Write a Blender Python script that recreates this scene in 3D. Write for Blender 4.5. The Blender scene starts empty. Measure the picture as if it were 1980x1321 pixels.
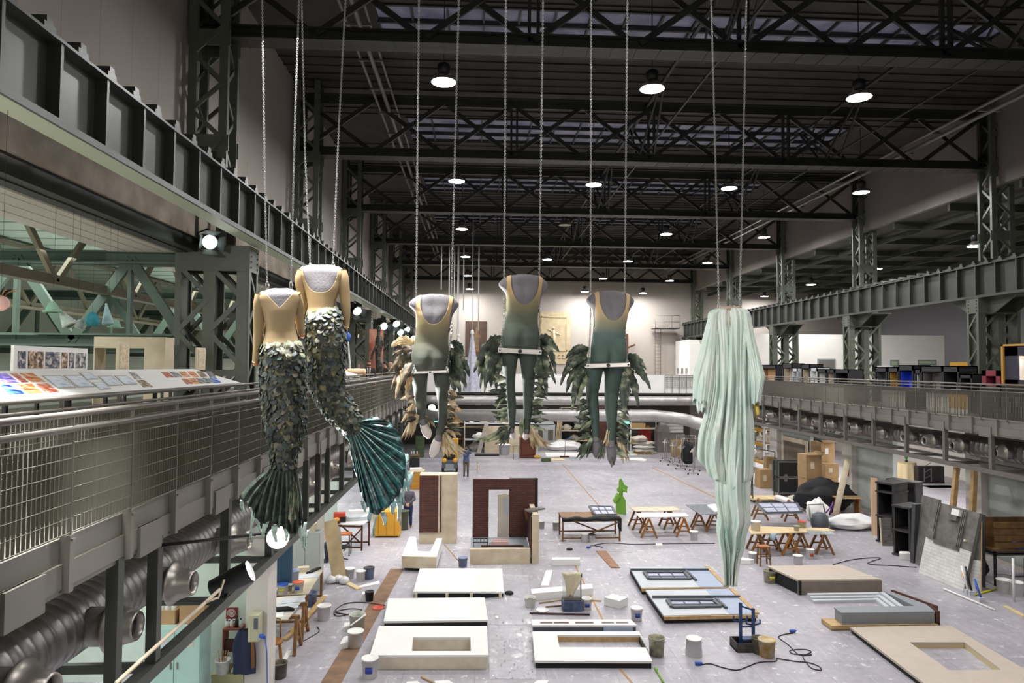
import bpy,math,random
from mathutils import Vector,Matrix,noise
R=math.radians
PI=math.pi
random.seed(7)
sc=bpy.context.scene
COL=sc.collection
EYE=6.5
F=1320.0
CAM=Vector((0,0,EYE))
def _basis():
 y=Vector((-67.0,-47.5,F)).normalized()
 z=Vector((0.0088,1,0));z=(z-y*z.dot(y)).normalized()
 x=Vector((1,0,0));x=(x-y*x.dot(y)-z*z.dot(x)).normalized()
 right=Vector((x[0],y[0],z[0]));up=Vector((x[1],y[1],z[1]));fwd=Vector((x[2],y[2],z[2]))
 return right,up,fwd
RIGHT,UP,FWD=_basis()
cd=bpy.data.cameras.new('camera');cd.lens=24.0;cd.sensor_width=36.0;cd.clip_end=300
cam=bpy.data.objects.new('camera',cd);COL.objects.link(cam)
m=Matrix((RIGHT,UP,-FWD)).transposed().to_4x4();m.translation=CAM
cam.matrix_world=m
sc.camera=cam
w=bpy.data.worlds.new('dusk');sc.world=w;w.use_nodes=True
bg=w.node_tree.nodes['Background'];bg.inputs[0].default_value=(0.22,0.27,0.62,1);bg.inputs[1].default_value=0.24
sc.view_settings.view_transform='Standard';sc.view_settings.look='None'
sc.view_settings.exposure=0.15;sc.view_settings.gamma=1.0;sc.view_settings.use_curve_mapping=False
cy=sc.cycles
cy.max_bounces=7;cy.diffuse_bounces=4;cy.glossy_bounces=3;cy.transmission_bounces=4;cy.transparent_max_bounces=8
cy.sample_clamp_indirect=4.0;cy.use_light_tree=True
cy.caustics_reflective=False;cy.caustics_refractive=False
cy.use_denoising=True
LAMP_POWER=430.0
def spot(name,loc,target,power,size,blend=0.4,color=(1,1,1),radius=0.06):
 l=bpy.data.lights.new(name,'SPOT');l.energy=power;l.spot_size=R(size);l.spot_blend=blend
 l.color=color;l.shadow_soft_size=radius
 o=bpy.data.objects.new(name,l);COL.objects.link(o);o.location=loc
 o.rotation_euler=(Vector(target)-Vector(loc)).to_track_quat('-Z','Y').to_euler()
 return o
def area(name,loc,target,power,sx,sy,color=(1,1,1),spread=170):
 l=bpy.data.lights.new(name,'AREA');l.energy=power;l.shape='RECTANGLE';l.size=sx;l.size_y=sy;l.color=color;l.spread=R(spread)
 o=bpy.data.objects.new(name,l);COL.objects.link(o);o.location=loc
 o.rotation_euler=(Vector(target)-Vector(loc)).to_track_quat('-Z','Y').to_euler()
 return o
spot('side_spot',(-3.4,1.6,8.6),(3.35,6.0,5.6),1100,30,0.9,(1.0,1.0,0.98),0.1)
area('near_fill_area',(-3.0,-2.2,7.6),(0.0,6.0,6.3),32,3.0,0.3,(1.0,0.96,0.9),75)  # soft fill behind the camera for the hanging figures, added without a fixture
area('near_fill_area',(5.0,-2.2,7.6),(2.0,6.0,6.2),42,3.0,0.3,(1.0,0.97,0.93),85)  # second added fill from behind the camera, further right
area('left_gallery_strip',(-9.5,14,8.6),(-9.5,14,0),800,3,24,(0.93,1.0,0.92))
area('left_gallery_strip',(-9.5,42,8.6),(-9.5,42,0),800,3,24,(0.96,1.0,0.93))
area('back_store_fill',(5.5,50.5,4.5),(5.5,51.5,0),420,16,0.6,(1,0.99,0.96))  # added fill that brightens the stores under the end gallery
area('left_front_fill',(-7.4,2.0,8.5),(-6.2,15,7.0),170,1.2,0.4,(0.97,1.0,0.94))  # added fill on the camera-facing side of the left columns
area('left_ceiling_fill',(-11,16,EYE+0.6),(-11,16,20),260,3,26,(0.9,1.0,0.93))  # added upward light that brightens the left aisle ceiling, no fixture built
area('right_gallery_strip',(22,36,10.4),(22,36,0),600,3,34,(1.0,0.98,0.95))
area('left_workshop_strip',(-7.5,20,4.3),(-7.5,20,0),1300,1.2,40,(0.96,1.0,0.97))
area('right_workshop_strip',(21,32,4.3),(21,32,0),2200,1.2,40,(1.0,0.99,0.97))
area('display_fill',(-4.95,6.0,8.95),(-4.6,6.0,6.2),420,0.25,8.5,(1.0,0.99,0.96),55)  # added light over the print board, in place of the column spotlight
area('display_fill',(-4.6,24.5,8.95),(-4.8,24.5,6.2),180,0.25,8.0,(1.0,0.99,0.96),60)  # same kind of added light over the second display board
def ray(px,py):
 return(RIGHT*((px-990.0)/F)+UP*((660.5-py)/F)+FWD)
def on_z(px,py,z=0.0):
 d=ray(px,py);return CAM+d*((z-EYE)/d.z)
def on_y(px,py,y):
 d=ray(px,py);return CAM+d*(y/d.y)
def on_x(px,py,x):
 d=ray(px,py);return CAM+d*(x/d.x)
def tag(o,label=None,cat=None,group=None,kind=None):
 if label:o['label']=label
 if cat:o['category']=cat
 if group:o['group']=group
 if kind:o['kind']=kind
 return o
def thing(name,label,cat,loc=(0,0,0),rz=0.0,group=None,kind=None):
 o=bpy.data.objects.new(name,None);o.empty_display_size=0.1;COL.objects.link(o)
 o.location=loc;o.rotation_euler=(0,0,rz)
 return tag(o,label,cat,group,kind)
def dup(root,loc,rz=None,label=None,group=None):
 r=root.copy();COL.objects.link(r);r.location=loc
 if rz is not None:r.rotation_euler=(0,0,rz)
 if label:r['label']=label
 if group:r['group']=group
 for ch in list(root.children):
  c=ch.copy();COL.objects.link(c);c.parent=r
  for g in list(ch.children):
   d=g.copy();COL.objects.link(d);d.parent=c
 return r
class MB:
 def __init__(s):s.v=[];s.f=[];s.sm=[];s.mi=[]
 def add(s,vs,fs,smooth=False,mi=0):
  n=len(s.v);s.v+=[tuple(p)for p in vs]
  for f in fs:s.f.append([i+n for i in f]);s.sm.append(smooth);s.mi.append(mi)
  return s
 def box(s,c,d,rz=0.0,mi=0,M=None):
  x,y,z=d[0]/2,d[1]/2,d[2]/2
  pts=[Vector((a,b,e))for a in(-x,x)for b in(-y,y)for e in(-z,z)]
  Mx=M if M is not None else Matrix.Rotation(rz,3,'Z')
  c=Vector(c);pts=[Mx@p+c for p in pts]
  return s.add(pts,[(0,1,3,2),(4,6,7,5),(0,4,5,1),(2,3,7,6),(0,2,6,4),(1,5,7,3)],mi=mi)
 def b2(s,lo,hi,mi=0):
  return s.box([(a+b)/2 for a,b in zip(lo,hi)],[abs(b-a)for a,b in zip(lo,hi)],mi=mi)
 def bar(s,p,q,w,h=None,mi=0,up=None):
  p=Vector(p);q=Vector(q);h=h or w;d=(q-p)
  L=d.length;d.normalize()
  u=Vector(up)if up else Vector((0,0,1))
  if abs(d.dot(u))>0.98:u=Vector((0,1,0))
  sd=d.cross(u).normalized();u=sd.cross(d)
  return s.box((p+q)/2,(w,L,h),M=Matrix((sd,d,u)).transposed(),mi=mi)
 def tube(s,pts,r,n=8,mi=0,caps=True,closed=False):
  pts=[Vector(p)for p in pts];k=len(pts)
  rs=r if isinstance(r,(list,tuple))else[r]*k
  vs=[];prev=None
  for i,p in enumerate(pts):
   if closed:t=pts[(i+1)%k]-pts[i-1]
   else:t=pts[min(i+1,k-1)]-pts[max(i-1,0)]
   t.normalize()
   if prev is None:
    u=Vector((0,0,1))if abs(t.z)<0.9 else Vector((0,1,0))
   else:u=prev
   u=(u-t*u.dot(t)).normalized();prev=u;b=t.cross(u)
   for j in range(n):
    a=2*PI*j/n;vs.append(p+(u*math.cos(a)+b*math.sin(a))*rs[i])
  fs=[]
  for i in range(k if closed else k-1):
   i2=(i+1)%k
   for j in range(n):
    j2=(j+1)%n;fs.append((i*n+j,i*n+j2,i2*n+j2,i2*n+j))
  if caps and not closed:fs+=[tuple(reversed(range(n))),tuple(range((k-1)*n,k*n))]
  return s.add(vs,fs,n>4,mi)
 def lathe(s,prof,n=20,c=(0,0,0),M=None,mi=0,capb=True,capt=True):
  vs=[];c=Vector(c)
  for r,z in prof:
   for j in range(n):
    a=2*PI*j/n;p=Vector((r*math.cos(a),r*math.sin(a),z))
    vs.append((M@p if M is not None else p)+c)
  k=len(prof);fs=[]
  for i in range(k-1):
   for j in range(n):
    j2=(j+1)%n;fs.append((i*n+j,i*n+j2,(i+1)*n+j2,(i+1)*n+j))
  if capb:fs.append(tuple(reversed(range(n))))
  if capt:fs.append(tuple(range((k-1)*n,k*n)))
  return s.add(vs,fs,True,mi)
 def grid(s,P,closed_u=False,mi=0,smooth=True):
  k=len(P);n=len(P[0]);vs=[p for row in P for p in row];fs=[]
  for i in range(k-1):
   for j in range(n if closed_u else n-1):
    j2=(j+1)%n;fs.append((i*n+j,i*n+j2,(i+1)*n+j2,(i+1)*n+j))
  return s.add(vs,fs,smooth,mi)
 def prism(s,poly,z0,z1,M=None,c=(0,0,0),mi=0):
  n=len(poly);c=Vector(c)
  vs=[Vector((x,y,z0))for x,y in poly]+[Vector((x,y,z1))for x,y in poly]
  vs=[(M@p if M is not None else p)+c for p in vs]
  fs=[tuple(reversed(range(n))),tuple(range(n,2*n))]+[(i,(i+1)%n,n+(i+1)%n,n+i)for i in range(n)]
  return s.add(vs,fs,mi=mi)
 def obj(s,name,mat,parent=None,loc=None,rz=None,thick=0.0,bevel=0.0,sub=0):
  me=bpy.data.meshes.new(name);me.from_pydata(s.v,[],s.f)
  for p,sm,mi in zip(me.polygons,s.sm,s.mi):p.use_smooth=sm;p.material_index=mi
  for mm in(mat if isinstance(mat,(list,tuple))else[mat]):me.materials.append(mm)
  me.update()
  o=bpy.data.objects.new(name,me);COL.objects.link(o)
  if parent is not None:o.parent=parent
  if loc is not None:o.location=loc
  if rz is not None:o.rotation_euler=(0,0,rz)
  if sub:md=o.modifiers.new('sub','SUBSURF');md.levels=sub;md.render_levels=sub
  if thick:md=o.modifiers.new('solid','SOLIDIFY');md.thickness=thick;md.offset=0
  if bevel:md=o.modifiers.new('bev','BEVEL');md.width=bevel;md.segments=2;md.limit_method='ANGLE'
  return o
def struct(name,mb,mat,label=None,cat=None,**k):
 o=mb.obj(name,mat,**k);return tag(o,label or name.replace('_',' '),cat or name.split('_')[0],kind='structure')
def hexc(h):
 h=h.lstrip('#');c=[int(h[i:i+2],16)/255 for i in(0,2,4)]
 return tuple(x/12.92 if x<=0.04045 else((x+0.055)/1.055)**2.4 for x in c)
_M={}
def mat(name,c,rough=0.6,metal=0.0,var=0.0,scale=4.0,c2=None,bump=0.0,emit=None,es=0.0,coat=0.0,alpha=None,sheen=0.0,trans=0.0):
 if name in _M:return _M[name]
 if isinstance(c,str):c=hexc(c)
 if isinstance(c2,str):c2=hexc(c2)
 m=bpy.data.materials.new(name);m.use_nodes=True;nt=m.node_tree;b=nt.nodes['Principled BSDF']
 b.inputs['Base Color'].default_value=(*c,1);b.inputs['Roughness'].default_value=rough;b.inputs['Metallic'].default_value=metal
 if coat:b.inputs['Coat Weight'].default_value=coat
 if sheen:b.inputs['Sheen Weight'].default_value=sheen
 if trans:b.inputs['Transmission Weight'].default_value=trans
 if alpha is not None:b.inputs['Alpha'].default_value=alpha
 if emit:b.inputs['Emission Color'].default_value=(*(hexc(emit)if isinstance(emit,str)else emit),1);b.inputs['Emission Strength'].default_value=es
 if var or c2 or bump:
  tc=nt.nodes.new('ShaderNodeTexCoord');nz=nt.nodes.new('ShaderNodeTexNoise')
  nz.inputs['Scale'].default_value=scale;nz.inputs['Detail'].default_value=5
  nt.links.new(tc.outputs['Object'],nz.inputs['Vector'])
  if var or c2:
   rp=nt.nodes.new('ShaderNodeValToRGB');rp.color_ramp.elements[0].position=0.35;rp.color_ramp.elements[1].position=0.68
   d=c2 if c2 else tuple(max(0,x*(1-var))for x in c);l=c if c2 else tuple(min(1,x*(1+var*0.6))for x in c)
   rp.color_ramp.elements[0].color=(*d,1);rp.color_ramp.elements[1].color=(*l,1)
   nt.links.new(nz.outputs['Fac'],rp.inputs['Fac']);nt.links.new(rp.outputs['Color'],b.inputs['Base Color'])
  if bump:
   bp=nt.nodes.new('ShaderNodeBump');bp.inputs['Strength'].default_value=bump;bp.inputs['Distance'].default_value=0.02
   nt.links.new(nz.outputs['Fac'],bp.inputs['Height']);nt.links.new(bp.outputs['Normal'],b.inputs['Normal'])
 _M[name]=m
 return m
STEEL=mat('green_grey_steel','#383b36',0.4,0.0,var=0.15,scale=2.5)
STEELD=mat('dark_roof_steel','#2d2f2c',0.5,0.0,var=0.2,scale=2.0)
RAILM=mat('rail_paint','#716c66',0.38,0.15,var=0.08,scale=3)
FASC=mat('fascia_grey','#75716a',0.45,0.0,var=0.08,scale=1.0)
WHITEW=mat('white_wall','#d6d0c8',0.7,var=0.06,scale=0.6)
GREYW=mat('upper_wall_panel','#c2b9b0',0.65,var=0.08,scale=0.5)
CONC=mat('stained_concrete','#b3a898',0.85,c2='#857a6b',scale=1.4,bump=0.2)
ORD=['first','second','third','fourth','fifth','sixth','seventh','eighth','ninth','tenth','eleventh','twelfth','thirteenth','fourteenth','fifteenth','sixteenth']
CEILD=mat('dark_ceiling_board','#433d37',0.8,c2='#2f2b27',scale=0.8)
COLM=mat('column_paint','#585d53',0.42,var=0.1,scale=2.5)
PDUCT=mat('pale_duct','#b3b0ae',0.4,0.5,var=0.1)
GALV=mat('galvanised_duct','#8f8b89',0.4,0.7,var=0.15,scale=3)
CHROME=mat('spun_aluminium','#a8a29b',0.36,0.75)
BLACK=mat('black_paint','#161617',0.45)
BLACKM=mat('black_matte','#1b1b1d',0.8)
WHITE=mat('white_paint','#eceae6',0.5,var=0.03,scale=2)
FOAM=mat('white_foam','#f3f2ef',0.8)
WOOD=mat('raw_wood','#c9a878',0.6,c2='#b08d5c',scale=6)
WOODB=mat('brown_trestle_wood','#946a3a',0.55,c2='#6f4c28',scale=8)
WOODD=mat('dark_varnished_wood','#5a2f1d',0.4,c2='#43200f',scale=6)
PLY=mat('plywood','#dcc7a0',0.6,c2='#cfb689',scale=3)
CREAM=mat('cream_board','#d9ccb4',0.7,c2='#cbbba0',scale=3)
CARD=mat('cardboard','#a98a62',0.8,var=0.1,scale=3)
LAMPW=mat('lamp_diffuser',(1,1,1),0.5,emit=(1.0,0.985,0.975),es=LAMP_POWER)
SPOTW=mat('spot_lens',(1,1,1),0.5,emit=(1.0,0.98,0.95),es=25)
SPOTG=mat('spot_lens_greenish',(1,1,1),0.5,emit=(0.85,1.0,0.92),es=14)
XL,XR=-3.6,15.8
GL,GR=-4.9,17.7
T0,BAY=15.3,8.4
TR=[T0+BAY*k for k in range(-1,6)]
GALZ=EYE-1.57
BACK=58.4
def floor_material():
 m=bpy.data.materials.new('workshop_floor');m.use_nodes=True;nt=m.node_tree;N=nt.nodes;L=nt.links;b=N['Principled BSDF']
 tc=N.new('ShaderNodeTexCoord')
 def nz(scale,detail=6,vec=None,rough=0.6):
  n=N.new('ShaderNodeTexNoise');n.inputs['Scale'].default_value=scale;n.inputs['Detail'].default_value=detail;n.inputs['Roughness'].default_value=rough
  L.new(vec or tc.outputs['Object'],n.inputs['Vector']);return n
 def ramp(src,p0,c0,p1,c1):
  r=N.new('ShaderNodeValToRGB');r.color_ramp.elements[0].position=p0;r.color_ramp.elements[1].position=p1
  r.color_ramp.elements[0].color=(*c0,1);r.color_ramp.elements[1].color=(*c1,1);L.new(src,r.inputs['Fac']);return r
 def mix(f,a,c,mode='MIX'):
  x=N.new('ShaderNodeMix');x.data_type='RGBA';x.blend_type=mode
  if isinstance(f,float):x.inputs[0].default_value=f
  else:L.new(f,x.inputs[0])
  for i,v in((6,a),(7,c)):
   if isinstance(v,tuple):x.inputs[i].default_value=(*v,1)
   else:L.new(v,x.inputs[i])
  return x.outputs[2]
 base=ramp(nz(0.35).outputs['Fac'],0.35,hexc('#a19da4'),0.65,hexc('#b6b1b7'))
 fine=ramp(nz(5.0,8).outputs['Fac'],0.3,(0.84,0.84,0.85),0.7,(1.08,1.08,1.08))
 c=mix(1.0,base.outputs['Color'],fine.outputs['Color'],'MULTIPLY')
 mp=N.new('ShaderNodeMapping');mp.inputs['Scale'].default_value=(5.0,0.45,1);L.new(tc.outputs['Object'],mp.inputs['Vector'])
 s1=ramp(nz(1.6,9,mp.outputs['Vector'],0.7).outputs['Fac'],0.55,(0,0,0),0.68,(1,1,1))
 c=mix(N_mul(nt,s1.outputs['Color'],0.45),c,hexc('#d8d6d8'))
 s2=ramp(nz(3.2,12,None,0.78).outputs['Fac'],0.575,(0,0,0),0.63,(1,1,1))
 c=mix(N_mul(nt,s2.outputs['Color'],0.85),c,hexc('#f4f2f2'))
 bk=N.new('ShaderNodeTexBrick');bk.inputs['Scale'].default_value=1.0;bk.inputs['Mortar Size'].default_value=0.006
 bk.inputs['Brick Width'].default_value=1.5;bk.inputs['Row Height'].default_value=1.5;bk.offset=0.0
 bk.inputs['Color1'].default_value=(1,1,1,1);bk.inputs['Color2'].default_value=(0.93,0.93,0.94,1);bk.inputs['Mortar'].default_value=(0.62,0.61,0.62,1)
 L.new(tc.outputs['Object'],bk.inputs['Vector'])
 c=mix(1.0,c,bk.outputs['Color'],'MULTIPLY')
 L.new(c,b.inputs['Base Color'])
 rr=ramp(nz(1.3).outputs['Fac'],0.35,(0.32,)*3,0.7,(0.48,)*3);L.new(rr.outputs['Color'],b.inputs['Roughness'])
 return m
def N_mul(nt,sock,k):
 n=nt.nodes.new('ShaderNodeMath');n.operation='MULTIPLY';n.inputs[1].default_value=k;nt.links.new(sock,n.inputs[0]);return n.outputs[0]
FLOORM=floor_material()
mb=MB();mb.b2((-16,-3,-0.2),(34,62,0));struct('floor',mb,FLOORM,'grey scuffed concrete workshop floor','floor')
TAPE=mat('brown_tape','#a8804a',0.6);TAPER=mat('rust_strip','#8a6a50',0.8,c2='#6f5644',scale=3)
def floor_strip(pts,wd,m,label):
 mb=MB();P=[on_z(*p)for p in pts]
 for a,b in zip(P,P[1:]):mb.bar((a.x,a.y,0.003),(b.x,b.y,0.003),wd,0.004)
 global _tn;_tn+=1
 return struct('trim_%d'%_tn,mb,m,label,'floor tape')
_tn=0
floor_strip([(1087,897),(1158,978)],0.05,TAPE,'thin brown tape line on the floor beyond the brick flats')
floor_strip([(1110,1090),(1165,1198)],0.05,TAPE,'thin brown tape line on the floor by the white slabs')
floor_strip([(1195,1290),(1222,1321)],0.05,TAPE,'short brown tape line at the near edge of the floor')
floor_strip([(923,893),(923,915)],0.05,TAPE,'short brown tape line behind the brick flats')
floor_strip([(768,1100),(640,1321)],0.42,TAPER,'rusty brown strip of floor along the left work tables')
floor_strip([(1262,905),(1410,975)],0.10,TAPE,'faded yellow lane line along the right side')
def wall_panels_mat(nm,c,pitch):
 m=mat(nm,c,0.65);nt=m.node_tree;b=nt.nodes['Principled BSDF']
 tc=nt.nodes.new('ShaderNodeTexCoord');sp=nt.nodes.new('ShaderNodeSeparateXYZ');nt.links.new(tc.outputs['Object'],sp.inputs[0])
 mo=nt.nodes.new('ShaderNodeMath');mo.operation='MODULO';mo.inputs[1].default_value=pitch
 nt.links.new(sp.outputs['Y'],mo.inputs[0])
 rp=nt.nodes.new('ShaderNodeValToRGB');rp.color_ramp.elements[0].position=0.0;rp.color_ramp.elements[1].position=0.02
 cc=hexc(c);rp.color_ramp.elements[0].color=(cc[0]*.45,cc[1]*.45,cc[2]*.45,1);rp.color_ramp.elements[1].color=(*cc,1)
 nz=nt.nodes.new('ShaderNodeTexNoise');nz.inputs['Scale'].default_value=0.5;nt.links.new(tc.outputs['Object'],nz.inputs['Vector'])
 mx=nt.nodes.new('ShaderNodeMix');mx.data_type='RGBA';mx.blend_type='MULTIPLY';mx.inputs[0].default_value=0.35
 nt.links.new(mo.outputs[0],rp.inputs['Fac']);nt.links.new(rp.outputs['Color'],mx.inputs[6]);nt.links.new(nz.outputs['Fac'],mx.inputs[7])
 nt.links.new(mx.outputs[2],b.inputs['Base Color'])
 return m
WALLP=wall_panels_mat('upper_wall_boards','#a79e96',1.05)
mb=MB();mb.b2((-6.55,1,EYE+2.4),(-6.35,BACK,EYE+9.8));struct('wall_left',mb,WALLP,'pale panelled wall above the left crane girder','wall')
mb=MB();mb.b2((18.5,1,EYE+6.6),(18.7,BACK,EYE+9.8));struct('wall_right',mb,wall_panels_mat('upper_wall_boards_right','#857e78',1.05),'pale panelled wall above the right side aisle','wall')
mb=MB();mb.b2((-16,BACK,0),(34,BACK+0.2,EYE+9.8));struct('wall_back',mb,mat('end_wall','#a39c94',0.75,var=0.05,scale=0.5),'tall white end wall of the hall','wall')
mb=MB();mb.b2((-16.2,-3,0),(-16,BACK,EYE+3.4));struct('wall_left_aisle',mb,mat('aisle_wall','#c9cfc4',0.7),'pale outer wall of the left aisle','wall')
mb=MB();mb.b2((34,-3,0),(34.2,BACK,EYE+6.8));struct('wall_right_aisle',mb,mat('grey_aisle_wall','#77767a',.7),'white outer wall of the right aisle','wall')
mb=MB();mb.b2((-16,-3.2,0),(34,-3,EYE+9.8));struct('wall_front',mb,GREYW,'wall behind the near gallery','wall')
CZ=EYE+9.75
SX0,SX1=-2.9,15.1
mb=MB();ys=[-3];sky=[]
for k in range(7):
 c=TR[k]-BAY/2;sky.append((c-1.3,c+1.5))
c=TR[6]+BAY/2
edges=[-3.0]
for a,b in sky:
 mb.b2((-6.6,edges[-1],CZ),(18.8,a,CZ+0.15));edges.append(b)
 mb.b2((-6.6,a,CZ),(SX0,b,CZ+0.15));mb.b2((SX1,a,CZ),(18.8,b,CZ+0.15))
mb.b2((-6.6,edges[-1],CZ),(18.8,BACK,CZ+0.15))
y=-2.5
while y<BACK:
 if not any(a-0.1<y<b+0.1 for a,b in sky):mb.b2((-6.4,y,CZ-0.05),(18.6,y+0.05,CZ))
 y+=0.6
struct('ceiling',mb,CEILD,'dark boarded hall ceiling between the skylights','ceiling')
def pane_material():
 m=bpy.data.materials.new('frosted_roof_pane');m.use_nodes=True;nt=m.node_tree;N=nt.nodes;L=nt.links
 for n in list(N):
  if n.type=='BSDF_PRINCIPLED':N.remove(n)
 out=[n for n in N if n.type=='OUTPUT_MATERIAL'][0]
 t=N.new('ShaderNodeBsdfTransparent');t.inputs[0].default_value=(0.85,0.85,0.9,1)
 d=N.new('ShaderNodeBsdfDiffuse');tc=N.new('ShaderNodeTexCoord');nz=N.new('ShaderNodeTexNoise');nz.inputs['Scale'].default_value=1.2
 L.new(tc.outputs['Object'],nz.inputs['Vector'])
 rp=N.new('ShaderNodeValToRGB');rp.color_ramp.elements[0].color=(0.30,0.30,0.33,1);rp.color_ramp.elements[1].color=(0.62,0.6,0.62,1);rp.color_ramp.elements[0].position=0.3;rp.color_ramp.elements[1].position=0.7
 L.new(nz.outputs['Fac'],rp.inputs['Fac']);L.new(rp.outputs['Color'],d.inputs[0])
 mx=N.new('ShaderNodeMixShader');mx.inputs[0].default_value=0.55;L.new(t.outputs[0],mx.inputs[1]);L.new(d.outputs[0],mx.inputs[2]);L.new(mx.outputs[0],out.inputs[0])
 return m
PANE=pane_material()
for k,(a,b)in enumerate(sky):
 if k<1:continue
 mb=MB();n=18;st=(SX1-SX0)/n
 for i in range(n+1):
  x=SX0+st*i;mb.b2((x-0.03,a,CZ-0.02),(x+0.03,b,CZ+0.1))
 for yy in(a,(a*2+b)/3,(a+b*2)/3,b):mb.b2((SX0,yy-0.04,CZ-0.06),(SX1,yy+0.04,CZ+0.08))
 fr=struct('window_%d'%k,mb,STEELD,ORD[k-1]+' long roof skylight strip from the camera','skylight')
 mb=MB();mb.b2((SX0,a,CZ+0.08),(SX1,b,CZ+0.1));mb.obj('pane',PANE,fr)
def truss(y,idx):
 mb=MB();x0,x1=-6.1,18.3;zb,zt=EYE+7.2,EYE+9.35
 mb.b2((x0,y-0.26,zb),(x1,y+0.26,zb+0.03));mb.b2((x0,y-0.06,zb),(x1,y+0.06,zb+0.30));mb.b2((x0,y-0.22,zb+0.28),(x1,y+0.22,zb+0.31))
 mb.b2((x0,y-0.2,zt-0.02),(x1,y+0.2,zt+0.02));mb.b2((x0,y-0.05,zt-0.28),(x1,y+0.05,zt))
 n=10;st=(x1-x0)/n
 for i in range(n):
  a=x0+st*i;b=a+st
  mb.bar((a,y-0.09,zb+0.2),(b,y-0.09,zt-0.15),0.07,0.14);mb.bar((b,y+0.09,zb+0.2),(a,y+0.09,zt-0.15),0.07,0.14)
 for i in(0,3,5,7,10):
  a=x0+st*i
  for s in(-0.1,0.1):mb.bar((a+s,y,zb+0.2),(a+s,y,zt-0.1),0.07,0.12)
 x=x0+0.3
 while x<x1:mb.b2((x,y-0.27,zb-0.012),(x+0.03,y+0.27,zb));x+=0.55
 struct('roof_beam',mb,STEELD,['riveted lattice roof truss over the near gallery','nearest lattice roof truss crossing the top of the hall','second lattice roof truss from the camera','third lattice roof truss from the camera','fourth lattice roof truss from the camera','fifth lattice roof truss from the camera','last lattice roof truss by the end wall'][idx],'roof truss')
for i,y in enumerate(TR):truss(6.1 if i==0 else y,i)
for(x,lab)in((5.9,'long bracing frame under the middle of the roof'),(12.6,'long bracing frame under the right part of the roof')):
 mb=MB();zb,zt=EYE+7.5,EYE+9.2
 for a,b in zip(TR,TR[1:]):
  for s in(-0.25,0.25):
   mb.bar((x+s,a+0.2,zb),(x+s*.2,a+2.2,zt),0.06);mb.bar((x+s,b-0.2,zb),(x+s*.2,b-2.2,zt),0.06)
   mb.bar((x+s,a+0.2,zt),(x+s,a+1.5,zb+0.6),0.05)
  mb.bar((x,a,zt),(x,b,zt),0.09);mb.bar((x,a+0.2,zb+0.1),(x,b-0.2,zb+0.1),0.05)
 struct('bracing_beam',mb,STEELD,lab,'bracing')
for(x,z,lab)in((-3.15,8.9,'pale conduit run along the left of the roof'),(15.6,7.9,'pale conduit run along the right of the roof')):
 mb=MB();mb.tube([(x,2,EYE+z),(x,BACK-0.2,EYE+z)],0.07,8);mb.tube([(x-0.35,2,EYE+z+.1),(x-0.35,BACK-0.2,EYE+z+.1)],0.05,8);mb.tube([(x+0.25,2,EYE+z+.1),(x+0.25,BACK-0.2,EYE+z+.1)],0.04,8)
 y=3
 while y<BACK:mb.b2((x-0.4,y,EYE+z-.02),(x+0.3,y+0.05,EYE+z+0.04));y+=2.1
 struct('conduit',mb,RAILM,lab,'conduit')
def girder(x,side,lab,zt,zb):
 mb=MB();y0,y1=1.5,BACK;s=side
 mb.b2((x,y0,zb+0.04),(x+s*0.04*1,y1,zt-0.04))if False else None
 xa,xb=sorted((x+s*0.17,x+s*0.21));mb.b2((xa,y0,zb),(xb,y1,zt))
 xa,xb=sorted((x,x+s*0.38));mb.b2((xa,y0,zb),(xb,y1,zb+0.035));mb.b2((xa,y0,zt-0.035),(xb,y1,zt))
 xa,xb=sorted((x-s*0.02,x+s*0.02));mb.b2((xa,y0,zb-0.06),(xb,y1,zb+0.02))
 xa,xb=sorted((x+s*0.02,x+s*0.17))
 y=y0+0.5;i=0
 while y<y1:
  mb.b2((xa,y,zb),(xb,y+0.05,zt));y+=0.93
 xa,xb=sorted((x+s*0.12,x+s*0.26));mb.b2((xa,y0,zt),(xb,y1,zt+0.08))
 y=y0+0.2
 xa,xb=sorted((x+s*0.02,x+s*0.3))
 while y<y1:
  mb.b2((xa,y,zt),(xb,y+0.2,zt+0.08));mb.b2((xa,y+.04,zt+.08),(xb,y+0.15,zt+0.15));y+=0.62
 struct('crane_beam',mb,STEEL,lab,'girder')
girder(-4.55,-1,'riveted crane girder on the left columns',EYE+3.53,EYE+2.62)
mb=MB();mb.b2((-4.95,1.5,EYE+2.60),(-4.56,BACK,EYE+2.615));struct('girder_soffit_trim',mb,mat('pale_green_soffit','#b9c2a8',.5),'pale green underside strip of the left crane girder','soffit')
girder(GR,1,'riveted crane girder on the right columns',EYE+3.72,EYE+2.6)
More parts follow.
